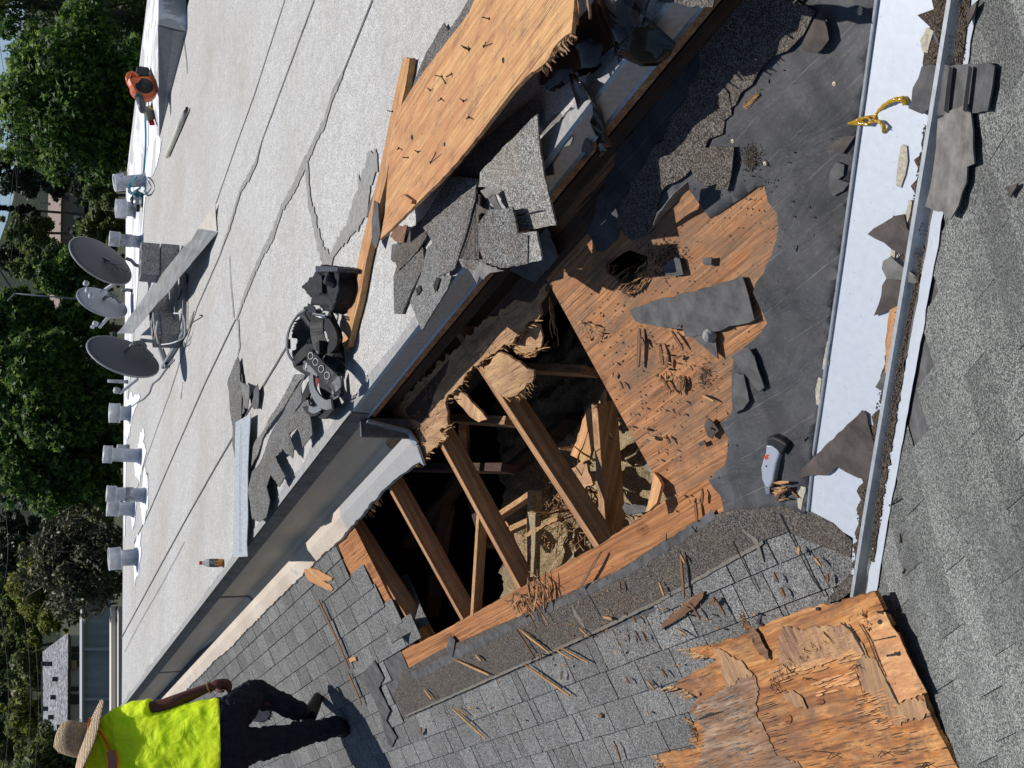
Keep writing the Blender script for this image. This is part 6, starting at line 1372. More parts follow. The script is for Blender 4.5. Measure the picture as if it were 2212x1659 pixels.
veneer(cr(9, [(1240, 1215), (1330, 1170), (1400, 1120), (1500, 1060), (1570, 1055), (1600, 1150), (1580, 1300), (1640, 1420), (1700, 1560), (1900, 1659), (1850, 1800), (1240, 1800), (1210, 1640), (1250, 1450), (1180, 1290)]), MT['ply_grey'], .003)
veneer(cr(9, [(1310, 880), (1400, 920), (1480, 960), (1540, 1030), (1560, 1050), (1480, 1080), (1390, 1140), (1360, 1060), (1350, 960)]), MT['ply_brown'], .005)
veneer(cr(9, [(1490, 705), (1530, 720), (1600, 790), (1659, 900), (1650, 960), (1590, 900), (1530, 800)]), MT['splint_dark'], .012)
veneer(cr(12, [(590, 705), (760, 650), (800, 740), (850, 800), (900, 920), (980, 1080), (1030, 1170), (940, 1200), (880, 1215), (850, 1240), (790, 1110), (730, 960), (680, 830), (640, 760)]), MT['ply_fresh'], .004, jag=.002)
def spears(pts, n, wd, ln, mat, off):
    mb = MB(); xs = [q[0] for q in pts]; ys = [q[1] for q in pts]; k = 0; g = lg.normalized(); sd = LP.n.cross(g)
    while k < n:
        x, y = random.uniform(min(xs), max(xs)), random.uniform(min(ys), max(ys))
        if not inside((x, y), pts): continue
        k += 1; c = LP.at(x, y, off+.0008*random.random()); L = random.uniform(.4, 1)*ln; w_ = random.uniform(.4, 1)*wd
        mb.add([c-g*L, c-g*L*.4-sd*w_, c+g*L*.5-sd*w_*.8, c+g*L, c+g*L*.3+sd*w_, c-g*L*.5+sd*w_*.7]+[q-LP.n*.002 for q in (c-g*L, c-g*L*.4-sd*w_, c+g*L*.5-sd*w_*.8, c+g*L, c+g*L*.3+sd*w_, c-g*L*.5+sd*w_*.7)], [(0, 1, 2, 3, 4, 5), (11, 10, 9, 8, 7, 6)]+[(i, i+6, (i+1) % 6+6, (i+1) % 6) for i in range(6)])
    o = mb.build('torn_veneer', mat, RS, frame(mb.v[0], lg, LP.n)); o['kind'] = 'stuff'
spears(cr(12, [(40, 1020), (560, 890), (600, 940), (40, 1120)]), 60, .004, .06, MT['ply_fresh'], .006)
spears(cr(12, [(300, 1100), (560, 1030), (600, 1110), (330, 1200)]), 34, .004, .05, MT['ply_fresh'], .006)
spears(cr(12, [(600, 1150), (780, 1150), (900, 1340), (700, 1420), (560, 1280)]), 60, .003, .05, MT['ply_fresh'], .0062)
spears(cr(12, [(80, 800), (560, 760), (560, 900), (60, 1000)]), 70, .0016, .03, MT['splint'], .0062)
spears(cr(9, [(1180, 1240), (1659, 1180), (1800, 1659), (1240, 1659)]), 90, .0022, .07, MT['ply_brown'], .0055)
spears(cr(9, [(1180, 1240), (1500, 1180), (1600, 1659), (1240, 1659)]), 60, .0018, .06, MT['felt_pale'], .0057)
spears(cr(12, [(-200, 1400), (1100, 1300), (1200, 1659), (-200, 1659)]), 60, .002, .09, MT['splint_dark'], .0006)
tm = MB()
for line, dx, dy, n_ in (([(1606, 1339), (1620, 1370), (1640, 1400)], -14, -26, 26), ([(1489, 1403), (1530, 1420)], -26, 6, 16), ([(1449, 1483), (1480, 1490), (1500, 1506)], -24, 8, 20), ([(1496, 1559), (1506, 1586), (1506, 1619)], -16, -8, 22), ([(1419, 1633), (1436, 1659)], -16, 4, 12), ([(1660, 1470), (1700, 1420), (1780, 1360)], 20, 26, 30), ([(1870, 1330), (1885, 1380), (1910, 1440)], -10, -20, 14)):
    for k in range(n_):
        t = random.random()*(len(line)-1.001); i = int(t); t -= i; x, y = line[i][0]*(1-t)+line[i+1][0]*t, line[i][1]*(1-t)+line[i+1][1]*t
        splinter(tm, LP.at(x, y, .002), LP.at(x+dx*random.uniform(.4, 1.2)+random.uniform(-5, 5), y+dy*random.uniform(.4, 1.2)+random.uniform(-5, 5), random.uniform(.0, .02)), random.uniform(.003, .009), .003)
tm.build('torn_fibres', MT['splint'], RS, frame(LP.at(1600, 1500), lg, LP.n))['kind'] = 'stuff'
for line, wd in ((cr(12, [(480, 712), (540, 750), (590, 820), (620, 880), (650, 945)]), [.002, .010, .012, .008, .002]), (cr(12, [(600, 715), (650, 790), (690, 880), (730, 980), (780, 1090), (830, 1190), (862, 1242)]), [.003, .008, .008, .006, .005, .007, .004]), (cr(12, [(575, 1010), (610, 1100), (640, 1225)]), [.003, .006, .003]), (cr(9, [(1215, 1340), (1290, 1310), (1380, 1290)]), [.004, .012, .003]), (cr(12, [(720, 645), (760, 650)]), [.006, .01]), (cr(12, [(780, 930), (870, 910)]), [.004, .01]), (cr(12, [(700, 830), (840, 800)]), [.002, .004])):
    v, f = ribbon(line, wd, LP, .0075, .3, .01); mesh('split', v, f, MT['void'], RS)
for (x, y, r) in ((725, 712, 17), (320, 628, 13)):
    p = cr(12, [(x, y)])[0]; sheet('knot_hole', [(p[0]+math.cos(k*.52)*r*.33, p[1]+math.sin(k*.52)*r*.33) for k in range(12)], LP, MT['void'], RS, th=.0012, off=.0062, grain=lg)
knotm = wood('knot_wood', (.32, .13, .05), (.2, .07, .03), (.08, .03, .015), .5, 8, 90, knots=False)
for (x, y, rx_, ry_) in ((130, 1345, 22, 32), (335, 1230, 28, 20), (95, 985, 22, 30), (680, 1310, 16, 14), (570, 1070, 16, 16)):
    p = cr(12, [(x, y)])[0]; sheet('knot', [(p[0]+math.cos(k*.42)*rx_*.33, p[1]+math.sin(k*.42)*ry_*.33) for k in range(15)], LP, knotm, RS, th=.003, off=.0045, grain=lg)
for q in ((530, 1020, 560, 985), (560, 985, 585, 1015), (225, 1090, 232, 1072), (232, 1072, 270, 1088), (35, 1180, 68, 1150), (68, 1150, 85, 1175), (285, 1545, 425, 1562), (385, 1600, 410, 1565), (410, 1565, 430, 1590), (712, 1588, 740, 1545), (740, 1545, 765, 1580), (990, 1659, 1020, 1620), (1020, 1620, 1045, 1659)):
    a_, b_ = cr(12, [(q[0], q[1]), (q[2], q[3])]); nail(LP.at(*a_, .006), LP.at(*b_, .024), .0013, RS, False)
# --- felt and shingle pieces on the slope, valley and near roof
A12 = SLOPE.off(.013)
items = [
 ('asphalt_strip', 'grey three striped shingle strip lying across the valley rib', NEAR, 10, [(1120, 425), (1440, 410), (1465, 430), (1450, 560), (1420, 720), (1280, 735), (1100, 750), (1080, 600)], 'felt_grey', .045, .003, 'strip'),
 ('cracked_patch', 'cracked grey asphalt piece touching the striped strip on the valley metal', SLOPE, 10, [(1000, 430), (1060, 415), (1115, 430), (1090, 520), (1080, 550), (1060, 640), (1050, 700), (1000, 740), (910, 700), (930, 660), (940, 570), (980, 500)], 'felt_grey', .035, .008, 'scrap'),
 ('asphalt_flap', 'long curled pale grey asphalt flap resting on the valley rib', NEAR, 10, [(1110, 770), (1200, 710), (1290, 675), (1312, 730), (1330, 850), (1336, 1060), (1290, 1080), (1285, 1180), (1240, 1330), (1200, 1410), (1160, 1395), (1150, 1370), (1090, 1365), (1020, 1340), (1060, 1200), (1100, 950)], 'felt_pale', .05, .012, 'scrap'),
 ('felt_piece', 'brownish folded felt piece beside the debris in the middle of the valley', SLOPE, 10, [(650, 1515), (740, 1450), (820, 1400), (880, 1390), (900, 1480), (960, 1540), (940, 1659), (860, 1640), (760, 1570)], 'felt_brown', .03, .012, 'scrap'),
 ('felt_piece', 'narrow folded felt ridge lying on the brownish piece in the valley', SLOPE, 10, [(805, 1400), (850, 1440), (930, 1560), (950, 1659), (930, 1720), (870, 1640), (840, 1560)], 'felt_grey', .045, .01, 'scrap'),
 ('felt_piece', 'pale curled piece whose tip reaches over the valley rib', SLOPE, 11, [(750, 30), (800, 0), (830, 30), (880, 70), (940, 110), (980, 150), (960, 180), (870, 155), (770, 145), (740, 80)], 'felt_pale', .055, .012, 'scrap'),
 ('felt_piece', 'brown grey square patch above the wood strip in the valley', SLOPE, 11, [(740, 190), (770, 140), (870, 145), (905, 190), (890, 300), (820, 330), (740, 370), (690, 385), (720, 310)], 'felt_brown', .03, .008, 'scrap'),
 ('wood_strip', 'short orange wood strip lying along the valley rib', SLOPE, 11, [(790, 335), (858, 320), (850, 440), (835, 560), (820, 680), (805, 770), (790, 760), (755, 757), (758, 560), (775, 420)], 'ply_fresh', .035, 0, 'wood strip'),
 ('felt_piece', 'small dark felt square below the wood strip in the valley', SLOPE, 11, [(745, 755), (800, 768), (800, 830), (770, 850), (740, 875), (695, 850)], 'felt_grey', .022, .004, 'scrap'),
 ('felt_piece', 'large dark triangular felt piece with nail holes lying over the valley metal', SLOPE, 11, [(610, 1000), (640, 1020), (665, 1150), (690, 1250), (695, 1380), (640, 1450), (580, 1440), (500, 1400), (445, 1365), (415, 1400), (380, 1420), (300, 1415), (180, 1440), (210, 1390), (290, 1310), (450, 1150)], 'felt_brown', .022, .006, 'scrap'),
 ('shingle_chip', 'brown rounded shingle lump at the top edge of the felt', SLOPE, 10, [(360, 60), (400, 180), (412, 250), (370, 310), (340, 335), (300, 340), (215, 320), (250, 250), (280, 200), (320, 120)], 'felt_brown', .04, .02, 'scrap'),
 ('felt_piece', 'small cracked grey piece beside the edge of the valley metal', SLOPE, 10, [(440, 1050), (490, 1070), (482, 1140), (450, 1165), (520, 1190), (480, 1240), (410, 1275), (385, 1210), (400, 1110)], 'felt_grey', .02, .01, 'scrap'),
 ('shingle_chip', 'little folded shingle corner with yellow stain near the valley metal', SLOPE, 10, [(370, 960), (430, 920), (500, 880), (556, 885), (475, 1002), (430, 980)], 'felt_brown', .02, .012, 'scrap'),
 ('felt_piece', 'brown sliver on the near roof at the top right corner', NEAR, 10, [(1300, 60), (1362, 5), (1352, 60), (1330, 110), (1300, 160), (1290, 110)], 'felt_brown', .02, .006, 'scrap'),
 ('bark_chip', 'dark forked bark chip alone on the near shingles', NEAR, 10, [(1525, 1220), (1560, 1205), (1612, 1188), (1606, 1215), (1580, 1250), (1568, 1282), (1548, 1270), (1552, 1240)], 'felt_brown', .016, .004, 'scrap'),
 ('shingle_piece', 'wide smooth grey shingle back lying on the bare decking', SLOPE, 8, [(765, 350), (860, 315), (1000, 270), (1150, 235), (1320, 185), (1490, 138), (1530, 250), (1575, 412), (1440, 450), (1310, 490), (1170, 525), (1130, 520), (1110, 470), (1000, 468), (930, 455), (880, 440), (840, 440), (800, 420)], 'felt_grey', .022, .008, 'scrap'),
 ('felt_piece', 'small triangular scrap peeking from under the grey shingle back', SLOPE, 8, [(1165, 525), (1310, 490), (1322, 580), (1335, 667), (1230, 580)], 'felt_grey', .008, .002, 'scrap'),
 ('felt_piece', 'leaf shaped dark scrap on the lower part of the bare decking', SLOPE, 8, [(1250, 1080), (1275, 1050), (1310, 1080), (1342, 1130), (1310, 1160), (1300, 1185), (1270, 1170), (1248, 1110)], 'felt_brown', .016, .006, 'scrap'),
 ('felt_piece', 'dark chip beside the knot at the lower end of the decking', SLOPE, 8, [(1205, 1210), (1245, 1195), (1255, 1220), (1215, 1235)], 'felt_brown', .01, .002, 'scrap'),
 ('felt_piece', 'grey scrap lying just right of the rotten hole', SLOPE, 8, [(990, 60), (1060, 10), (1085, 20), (1110, 120), (1060, 130), (1020, 130), (985, 110)], 'felt_grey', .012, .006, 'scrap'),
 ('felt_piece', 'small square scrap near the top of the bare decking', SLOPE, 8, [(1235, 15), (1295, 8), (1292, 60), (1262, 62), (1240, 50)], 'felt_grey', .012, .004, 'scrap'),
 ('shingle_piece', 'speckled brown shingle chunk raised on the pointed felt lobe', SLOPE, 7, [(1155, 1095), (1200, 1030), (1250, 960), (1330, 950), (1440, 950), (1425, 1100), (1395, 1236), (1340, 1232), (1280, 1220), (1190, 1165)], 'brownband', .05, .004, 'shingle'),
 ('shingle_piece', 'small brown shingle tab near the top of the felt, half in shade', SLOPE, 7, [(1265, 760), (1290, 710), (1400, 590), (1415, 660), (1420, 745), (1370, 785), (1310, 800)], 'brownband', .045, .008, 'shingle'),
 ('shingle_piece', 'zigzag cut grey shingle strip beside the shadow of the roofer', SLOPE, 6, [(690, 1060), (725, 1010), (765, 960), (790, 1010), (826, 1075), (795, 1140), (870, 1290), (843, 1350), (912, 1458), (880, 1527), (850, 1500), (825, 1400), (800, 1300), (750, 1190), (700, 1110)], 'felt_grey', .028, .003, 'shingle'),
 ('felt_piece', 'narrow upright felt tab on the orange board', SLOPE, 6, [(1254, 795), (1272, 812), (1290, 830), (1272, 942), (1228, 900)], 'felt_grey', .035, .004, 'scrap'),
 ('shingle_piece', 'dark curved shingle piece tucked in where the valley meets the rotten plywood', SLOPE, 12, [(370, 590), (450, 490), (520, 405), (560, 425), (576, 460), (558, 505), (460, 570)], 'brownband', .03, .006, 'shingle'),
 ('felt_piece', 'folded dark felt flap at the notch of the felt edge', SLOPE, 8, [(1430, 650), (1465, 625), (1540, 590), (1580, 650), (1620, 790), (1640, 850), (1600, 878), (1560, 835), (1490, 740)], 'felt_grey', .022, .010, 'scrap'),
 ('felt_piece', 'tilted grey felt flap beside the narrow dark notch of the felt edge', SLOPE, 8, [(1440, 758), (1500, 770), (1535, 940), (1500, 990), (1425, 1020), (1430, 880)], 'felt_grey', .016, .004, 'scrap'),
]
for nm, lb, pl, k, pts, mt, off, c, cat in items:
    scrap(nm, lb, cat, cr(k, pts), pl, MT[mt], off, .004 if cat != 'wood strip' else .014, c, .004 if len(pts) > 8 else .002, .035, grain=(vd if mt == 'ply_fresh' else None))
st3 = [tag(mesh('stripe', *ribbon(cr(10, q), .02, NEAR, .0325, .1, .05), MT['black']), lb, 'stripe') for q, lb in (([(1142, 445), (1120, 740)], 'dark stripe at the valley end of the three striped shingle strip'), ([(1275, 430), (1240, 720)], 'middle dark stripe of the three striped shingle strip'), ([(1405, 425), (1365, 715)], 'dark stripe at the near roof end of the three striped shingle strip'))]
for o in st3:
    par = next(x for x in COL.objects if x.name == 'asphalt_strip'); mw = o.matrix_world.copy(); o.parent = par; o.matrix_parent_inverse = par.matrix_basis.inverted()
    for k in ('label', 'category'):
        if k in o: del o[k]
# curled flap at the torn top of the felt
draped('curled_felt', 'curled felt edge rising off the decking beside the rotten hole', 'felt scrap', [tuple(cr(7, [(880, 1505)])[0])+(SLOPE.at(1399, 503).z+.02,), tuple(cr(7, [(940, 1380)])[0])+(SLOPE.at(1419, 460).z+.07,), tuple(cr(7, [(1040, 1260)])[0])+(SLOPE.at(1452, 420).z+.09,), tuple(cr(7, [(1140, 1175)])[0])+(SLOPE.at(1486, 392).z+.07,), tuple(cr(7, [(1145, 1215)])[0])+(SLOPE.at(1488, 405).z+.03,), tuple(cr(7, [(1030, 1340)])[0])+(SLOPE.at(1450, 447).z+.05,), tuple(cr(7, [(940, 1450)])[0])+(SLOPE.at(1420, 483).z+.03,)], MT['felt_pale'], bumpy=.004)
# broken shingle tabs drooping into the opening at the left
fl2 = P3(SLOPE.at(830, 1341, .02), SLOPE.at(880, 1300, -.10), SLOPE.at(923, 1345, -.06))
scrap('drooping_shingle', 'dark shingle pair sagging into the opening at its left end', 'shingle', cr(6, [(810, 490), (880, 450), (975, 400), (1040, 540), (1118, 722), (1062, 752), (960, 800), (880, 852), (830, 705), (850, 600)]), fl2, MT['shingle'], .0, .006, .006, .002)
# --- mastic lump, resin, knife, nails
mb = MB(); c = SLOPE.at(*cr(8, [(1270, 520)])[0], .03)
mb.lathe(c-SLOPE.n*.02, [(.001, 0), (.02, .0), (.024, .015), (.015, .032), (.001, .038)], SLOPE.n, 10); mb.tube([c, SLOPE.at(*cr(8, [(1235, 485)])[0], .03)], [.006, .002], 6); mb.tube([c, SLOPE.at(*cr(8, [(1255, 555)])[0], .025)], [.01, .003], 6)
tag(soft(mb, 'mastic_lump', MT['cement'], None, .004, .006, .02, 1), 'grey lump of mastic on the grey shingle back', 'mastic lump')
t = NT('amber_resin', .15, 0, .6); t.color((.55, .33, .02)); t.b.inputs['Transmission Weight'].default_value = .35; t.b.inputs['IOR'].default_value = 1.45
mb = MB(); rs = lambda pts, r: mb.tube([SLOPE.at(*p, .018+.008*math.sin(i)) for i, p in enumerate(cr(10, pts))], [q_*.68 for q_ in r], 8)
rs([(515, 800), (545, 795), (580, 780), (630, 762), (690, 752), (720, 715), (745, 690), (780, 665), (820, 645), (870, 640), (895, 660)], [.004, .006, .008, .007, .006, .007, .009, .008, .009, .012, .018]); rs([(530, 805), (590, 800), (650, 805), (690, 785), (700, 745)], [.004, .008, .007, .006, .006]); rs([(690, 780), (725, 790), (750, 820), (745, 850), (752, 868)], [.006, .007, .009, .006, .003]); rs([(640, 752), (655, 770), (680, 790)], [.004, .005, .005]); rs([(750, 830), (775, 842)], [.004, .002])
tag(soft(mb, 'resin_strand', t.m, None, .0025, .003, .012, 0), 'glossy amber resin strand across the valley metal', 'resin')
KN = root('utility_knife', 'silver utility knife with black butt and red mark lying on the felt', 'knife', SLOPE.at(1660, 1000))
kp = SLOPE.off(.0)
kf = SLOPE.at(1660, 1040)-SLOPE.at(1672, 960)
def solid(pts, off, th, mat, name, bev=.006):
    o = sheet(name, pts, SLOPE, mat, KN, th=th, off=off, grain=kf); m_ = o.modifiers.new('b', 'BEVEL'); m_.width = bev; m_.segments = 3; m_.limit_method = 'ANGLE'; return o
body = solid([(1654, 962), (1668, 960), (1686, 969), (1682, 985), (1676, 1003), (1672, 1022), (1669, 1040), (1662, 1055), (1652, 1052), (1645, 1035), (1643, 1010), (1648, 992), (1653, 978)], .038, .026, NT('silver_knife', .3, .6, .5).color((.62, .65, .70)).m, 'body')
solid([(1655, 946), (1668, 943), (1685, 950), (1700, 961), (1694, 972), (1686, 985), (1676, 972), (1666, 965), (1655, 964)], .042, .032, BLK, 'butt', .007)
solid([(1651, 1052), (1662, 1054), (1662, 1066), (1655, 1068)], .02, .004, MT['steel'], 'blade', .0005)
mk_ = cr(11, [(-25, 1300), (-5, 1285), (8, 1290), (-2, 1303), (6, 1312), (-12, 1322), (-22, 1316)]); solid(mk_, .0386, .002, plain('red_mark', (.5, .05, .03), .5), 'mark', .0002)
mb = MB(); mb.tube([SLOPE.at(*cr(11, [(-10, 1362)])[0], .037), SLOPE.at(*cr(11, [(-10, 1362)])[0], .0395)], .003, 10); mb.build('screw', BLK, KN)
def lnail(a, b, pl, lb, h=.012, r=.0022, mat=None):
    return tag(nail(pl.at(*a, .008), pl.at(*b, h), r, None, True, mat or MT['steel']), lb, 'nail')
q = cr(10, [(190, 1642), (158, 1588)]); lnail(q[0], q[1], SLOPE, 'steel nail on the felt right of the bare decking', .02, .0024)
q = cr(11, [(240, 1228), (228, 1172)]); lnail(q[0], q[1], SLOPE, 'steel nail on the felt beside the edge of the valley metal, by the knife', .03, .0026)
q = cr(10, [(1112, 305), (1075, 205)]); lnail(q[0], q[1], SLOPE, 'large pale nail on the debris at the top of the valley', .03, .003)
q = cr(11, [(795, 1615), (836, 1570)]); lnail(q[0], q[1], NEAR, 'dark nail on the near shingles beside the lower valley edge', .02, .0022, MT['rust'])
q = cr(12, [(862, 190), (856, 140)]); lnail(q[0], q[1], NEAR, 'rusty nail on the near shingles above the rotten plywood', .012, .0022, MT['rust'])
q = cr(12, [(880, 392), (884, 368)]); lnail(q[0], q[1], NEAR, 'stubby dark nail near the corner of the rotten plywood', .012, .002, MT['rust'])
q = cr(9, [(765, 682), (725, 648)]); lnail(q[0], q[1], SLOPE, 'nail lying on the edge of the brown band in the middle', .025, .002, MT['rust'])
q = cr(9, [(1350, 680), (1300, 662)]); lnail(q[0], q[1], SLOPE, 'nail lying just above the splintered tip of the rotten plywood', .025, .002, MT['rust'])
q = cr(9, [(1200, 140), (1165, 92)]); lnail(q[0], q[1], SLOPE, 'bent nail sticking up where the orange board meets the felt edge', .03, .002, MT['rust'])
q = cr(9, [(1000, 200), (1000, 142)]); lnail(q[0], q[1], SLOPE, 'nail standing in the orange board near its right end', .03, .002, MT['rust'])
for (k, x, y), lb in zip(((7, 1430, 915), (7, 1640, 1060), (10, 592, 82), (10, 430, 543), (10, 593, 62)), ('round cap nail on the felt above the speckled brown chunk', 'round cap nail at the edge of the felt near the bare decking', 'pale round cap nail near the top edge of the felt', 'round cap nail alone in the middle of the upper felt', 'second round cap nail touching the one near the top edge of the felt')):
    p = SLOPE.at(*cr(k, [(x, y)])[0], .013); mb = MB(); mb.lathe(p, [(.001, .0025), (.0055, .002), (.0065, 0), (.0065, -.004)], SLOPE.n, 14); o = tag(mb.build('cap_nail', plain('cap_cream', (.55, .48, .33), .5), smooth=True), lb, 'cap nail'); mb = MB(); mb.lathe(p, [(.001, .0036), (.0018, .003), (.002, .001)], SLOPE.n, 8); mb.build('nail_head', MT['steel'], o)
# --- hand placed splinters
def sliver(label, pts, w0, pl, mat='splint', off=.012, th=.006, cat='splinter', group='wood splinters scattered over the shingles'):
    P_ = [pl.at(x, y, off+(.006 if i else 0)) for i, (x, y) in enumerate(pts)]; mb = MB()
    n_ = len(P_); vs = []
    for i, p in enumerate(P_):
        d = (P_[min(i+1, n_-1)]-P_[max(i-1, 0)]).normalized(); sd = pl.n.cross(d).normalized(); ww = w0*(1.0 if 0 < i < n_-1 else random.uniform(.25, .7))*random.uniform(.85, 1.15)
        vs += [p-sd*ww/2+pl.n*th/2, p+sd*ww/2+pl.n*th/2, p+sd*ww*.4-pl.n*th/2, p-sd*ww*.4-pl.n*th/2]
    fs = [(0, 3, 2, 1), tuple(4*(n_-1)+k for k in range(4))]+[(4*i+k, 4*i+(k+1) % 4, 4*i+4+(k+1) % 4, 4*i+4+k) for i in range(n_-1) for k in range(4)]
    mb.add(vs, fs); return tag(mb.build('wood_splinter', MT[mat], None, frame(P_[0], P_[-1]-P_[0], pl.n)), label, cat, group)
def mid(a, b, j=2.0): return [a, (a[0]*.65+b[0]*.35+random.uniform(-j, j)*.5, a[1]*.65+b[1]*.35), (a[0]*.3+b[0]*.7, a[1]*.3+b[1]*.7+random.uniform(-j, j)*.5), b]
sl = [(6, (405, 570), (605, 1015), .035, 'splint_dark', 'longest splinter, brown and bent, on the shingles between the roofer and the opening'),
 (6, (600, 1045), (685, 1250), .03, 'splint_dark', 'rotten brown splinter lying in the shadow of the roofer'), (6, (1285, 955), (1510, 1055), .012, 'splint', 'thin straight splinter on the brown band left of the nearest joint'),
 (6, (1420, 925), (1462, 965), .016, 'splint', 'short pale chip next to the thin straight splinter'), (6, (1088, 1147), (1140, 1210), .014, 'splint', 'short splinter alone in the wide part of the brown band'),
 (6, (1275, 1275), (1490, 1470), .013, 'splint', 'long pale splinter on the shingles left of the brown band joint'), (6, (1300, 1268), (1372, 1322), .006, 'splint', 'hair thin splinter beside the long pale one'),
 (6, (1060, 1440), (1072, 1400), .022, 'splint_dark', 'stubby brown chip on the lower left shingles'), (9, (80, 985), (372, 1190), .014, 'splint', 'long slanting splinter on the lower shingles in the middle of the photo'),
 (9, (45, 755), (245, 915), .013, 'splint', 'pale splinter crossing the edge of the brown band'), (9, (30, 762), (150, 950), .010, 'splint_dark', 'darker splinter crossing below the pale one on the brown band'),
 (9, (315, 880), (497, 975), .008, 'splint', 'thin pale splinter below the brown band, upper of a crossing pair'), (9, (280, 890), (392, 955), .009, 'splint', 'thin pale splinter below the brown band, lower of a crossing pair'),
 (9, (435, 750), (502, 810), .009, 'splint', 'splinter beside the pale stain on the brown band'), (9, (578, 260), (440, 492), .011, 'splint_dark', 'brown splinter lying across the orange board'),
 (9, (1090, 255), (1117, 560), .012, 'splint_dark', 'long upright splinter near the right end of the brown band'), (9, (1092, 270), (1122, 330), .01, 'splint', 'short pale splinter leaning on the long upright one'),
 (9, (955, 455), (988, 545), .011, 'splint', 'short pale splinter in the middle of the brown band'), (9, (1310, 552), (1382, 672), .012, 'splint_dark', 'brown splinter right of the big wood chunk'),
 (9, (1285, 600), (1312, 555), .016, 'splint_dark', 'stubby dark splinter beside the big wood chunk'), (9, (1178, 620), (1220, 697), .01, 'splint_dark', 'small splinter just below the big wood chunk'),
 (9, (1065, 755), (1135, 800), .009, 'splint', 'curved pale splinter below the big wood chunk'), (9, (590, 680), (648, 692), .011, 'splint', 'pale yellow splinter beside the brown band joint'),
 (9, (740, 1075), (758, 1112), .012, 'splint_dark', 'small dark splinter near the tip of the rotten plywood'), (9, (872, 1088), (925, 1150), .010, 'splint', 'pale splinter close to the ragged tip of the rotten plywood'),
 (9, (700, 450), (702, 515), .007, 'splint_dark', 'fine dark splinter on the brown band above the joint'), (9, (780, 675), (806, 716), .009, 'splint_dark', 'dark splinter on the lower edge of the brown band'),
 (9, (800, 770), (835, 835), .006, 'splint_dark', 'fine dark splinter, first of a parallel pair on the shingles'), (9, (845, 775), (872, 842), .007, 'splint_dark', 'dark splinter, second of a parallel pair on the shingles'),
 (9, (755, 800), (760, 842), .006, 'splint_dark', 'fine splinter left of the parallel pair'), (9, (970, 1020), (1005, 1070), .010, 'splint_dark', 'dark splinter between the shingle slots by the rotten plywood'),
 (9, (658, 1482), (705, 1610), .011, 'splint_dark', 'dark splinter at the bottom of the photo left of the rotten plywood'), (9, (325, 1030), (318, 1085), .007, 'splint_dark', 'fine dark splinter beside the long slanting one'),
 (8, (828, 470), (818, 720), .016, 'splint_dark', 'longest splinter on the bare decking'), (8, (833, 525), (862, 590), .014, 'splint_dark', 'short splinter beside the longest one on the decking'),
 (8, (960, 568), (978, 705), .013, 'splint_dark', 'middle splinter of the group on the decking'), (8, (1038, 488), (1108, 602), .012, 'splint_dark', 'splinter on the decking next to the grey shingle back'),
 (8, (1012, 655), (1000, 722), .012, 'splint_dark', 'short thick splinter on the decking below the middle one'), (8, (1092, 775), (1080, 895), .014, 'splint_dark', 'dark splinter on the lower decking, left of a close pair'),
 (8, (1118, 790), (1100, 870), .012, 'splint_dark', 'dark splinter on the lower decking, right of a close pair'), (8, (965, 775), (1030, 885), .012, 'splint_dark', 'splinter in the middle of the lower decking'),
 (8, (465, 540), (555, 640), .0, 'splint', ''), (8, (1225, 900), (1310, 940), .008, 'splint', 'pale splinter lying across the grain near the felt edge'), (8, (1000, 1165), (1025, 1215), .010, 'splint_dark', 'small dark splinter on the decking near the lower knots'),
 (8, (880, 1175), (930, 1180), .014, 'splint', 'pale chip on the decking edge above the lower knots'), (8, (1235, 1510), (1232, 1600), .009, 'splint_dark', 'splinter on the orange board near the corner of the decking'), (8, (1190, 1570), (1200, 1720), .010, 'splint_dark', 'long splinter hanging over the edge of the orange board'),
 (8, (840, 1120), (878, 1125), .008, 'splint', 'tiny pale splinter on the deck edge'), (8, (655, 755), (640, 790), .008, 'splint', 'tiny splinter at the opening edge of the decking'), (8, (700, 815), (720, 860), .009, 'splint_dark', 'dark tiny splinter at the opening edge of the decking'),
 (12, (200, 215), (198, 275), .010, 'splint', 'short splinter standing in the slot by the end of the valley'), (12, (40, 395), (65, 455), .009, 'splint_dark', 'dark splinter on the shingles above the rotten plywood'), (12, (85, 490), (108, 548), .010, 'splint_dark', 'second dark splinter above the rotten plywood, lower one'),
 (12, (305, 295), (345, 350), .009, 'splint', 'pale splinter on the curved shingle near the valley end'), (12, (390, 400), (385, 460), .010, 'splint_dark', 'brown splinter beside the dark curved shingle piece'), (11, (140, 1508), (200, 1568), .006, 'splint_dark', 'thin splinter below the splinter heap by the knife')]
for k, a_, b_, w_, mt, lb in sl:
    if not w_: continue
    a_, b_ = cr(k, [a_, b_]); sliver(lb, mid(a_, b_), w_*1.15, SLOPE, mt, .028 if k in (6, 9, 12) else .014, .006)
a_, b_ = cr(9, [(965, 770), (1235, 525)])
sheet_pts = cr(9, [(965, 768), (975, 720), (1060, 640), (1140, 570), (1215, 525), (1243, 518), (1232, 560), (1190, 610), (1120, 665), (1040, 720), (990, 745)])
scrap('wood_chunk', 'big split wood chunk with pointed ends on the shingles', 'wood piece', sheet_pts, SLOPE, MT['splint_dark'], .045, .02, .004, .003, .03, grain=SLOPE.at(*b_)-SLOPE.at(*a_))
scrap('wood_chip', 'pale torn plywood chip with three prongs on the shingles near the gutter', 'wood piece', cr(6, [(305, 350), (400, 375), (490, 430), (488, 445), (420, 445), (478, 470), (497, 500), (485, 512), (410, 480), (340, 442), (318, 400)]), SLOPE, MT['ply_fresh'], .036, .008, .006, .003, .04, grain=SLOPE.at(718, 1275)-SLOPE.at(655, 1223))
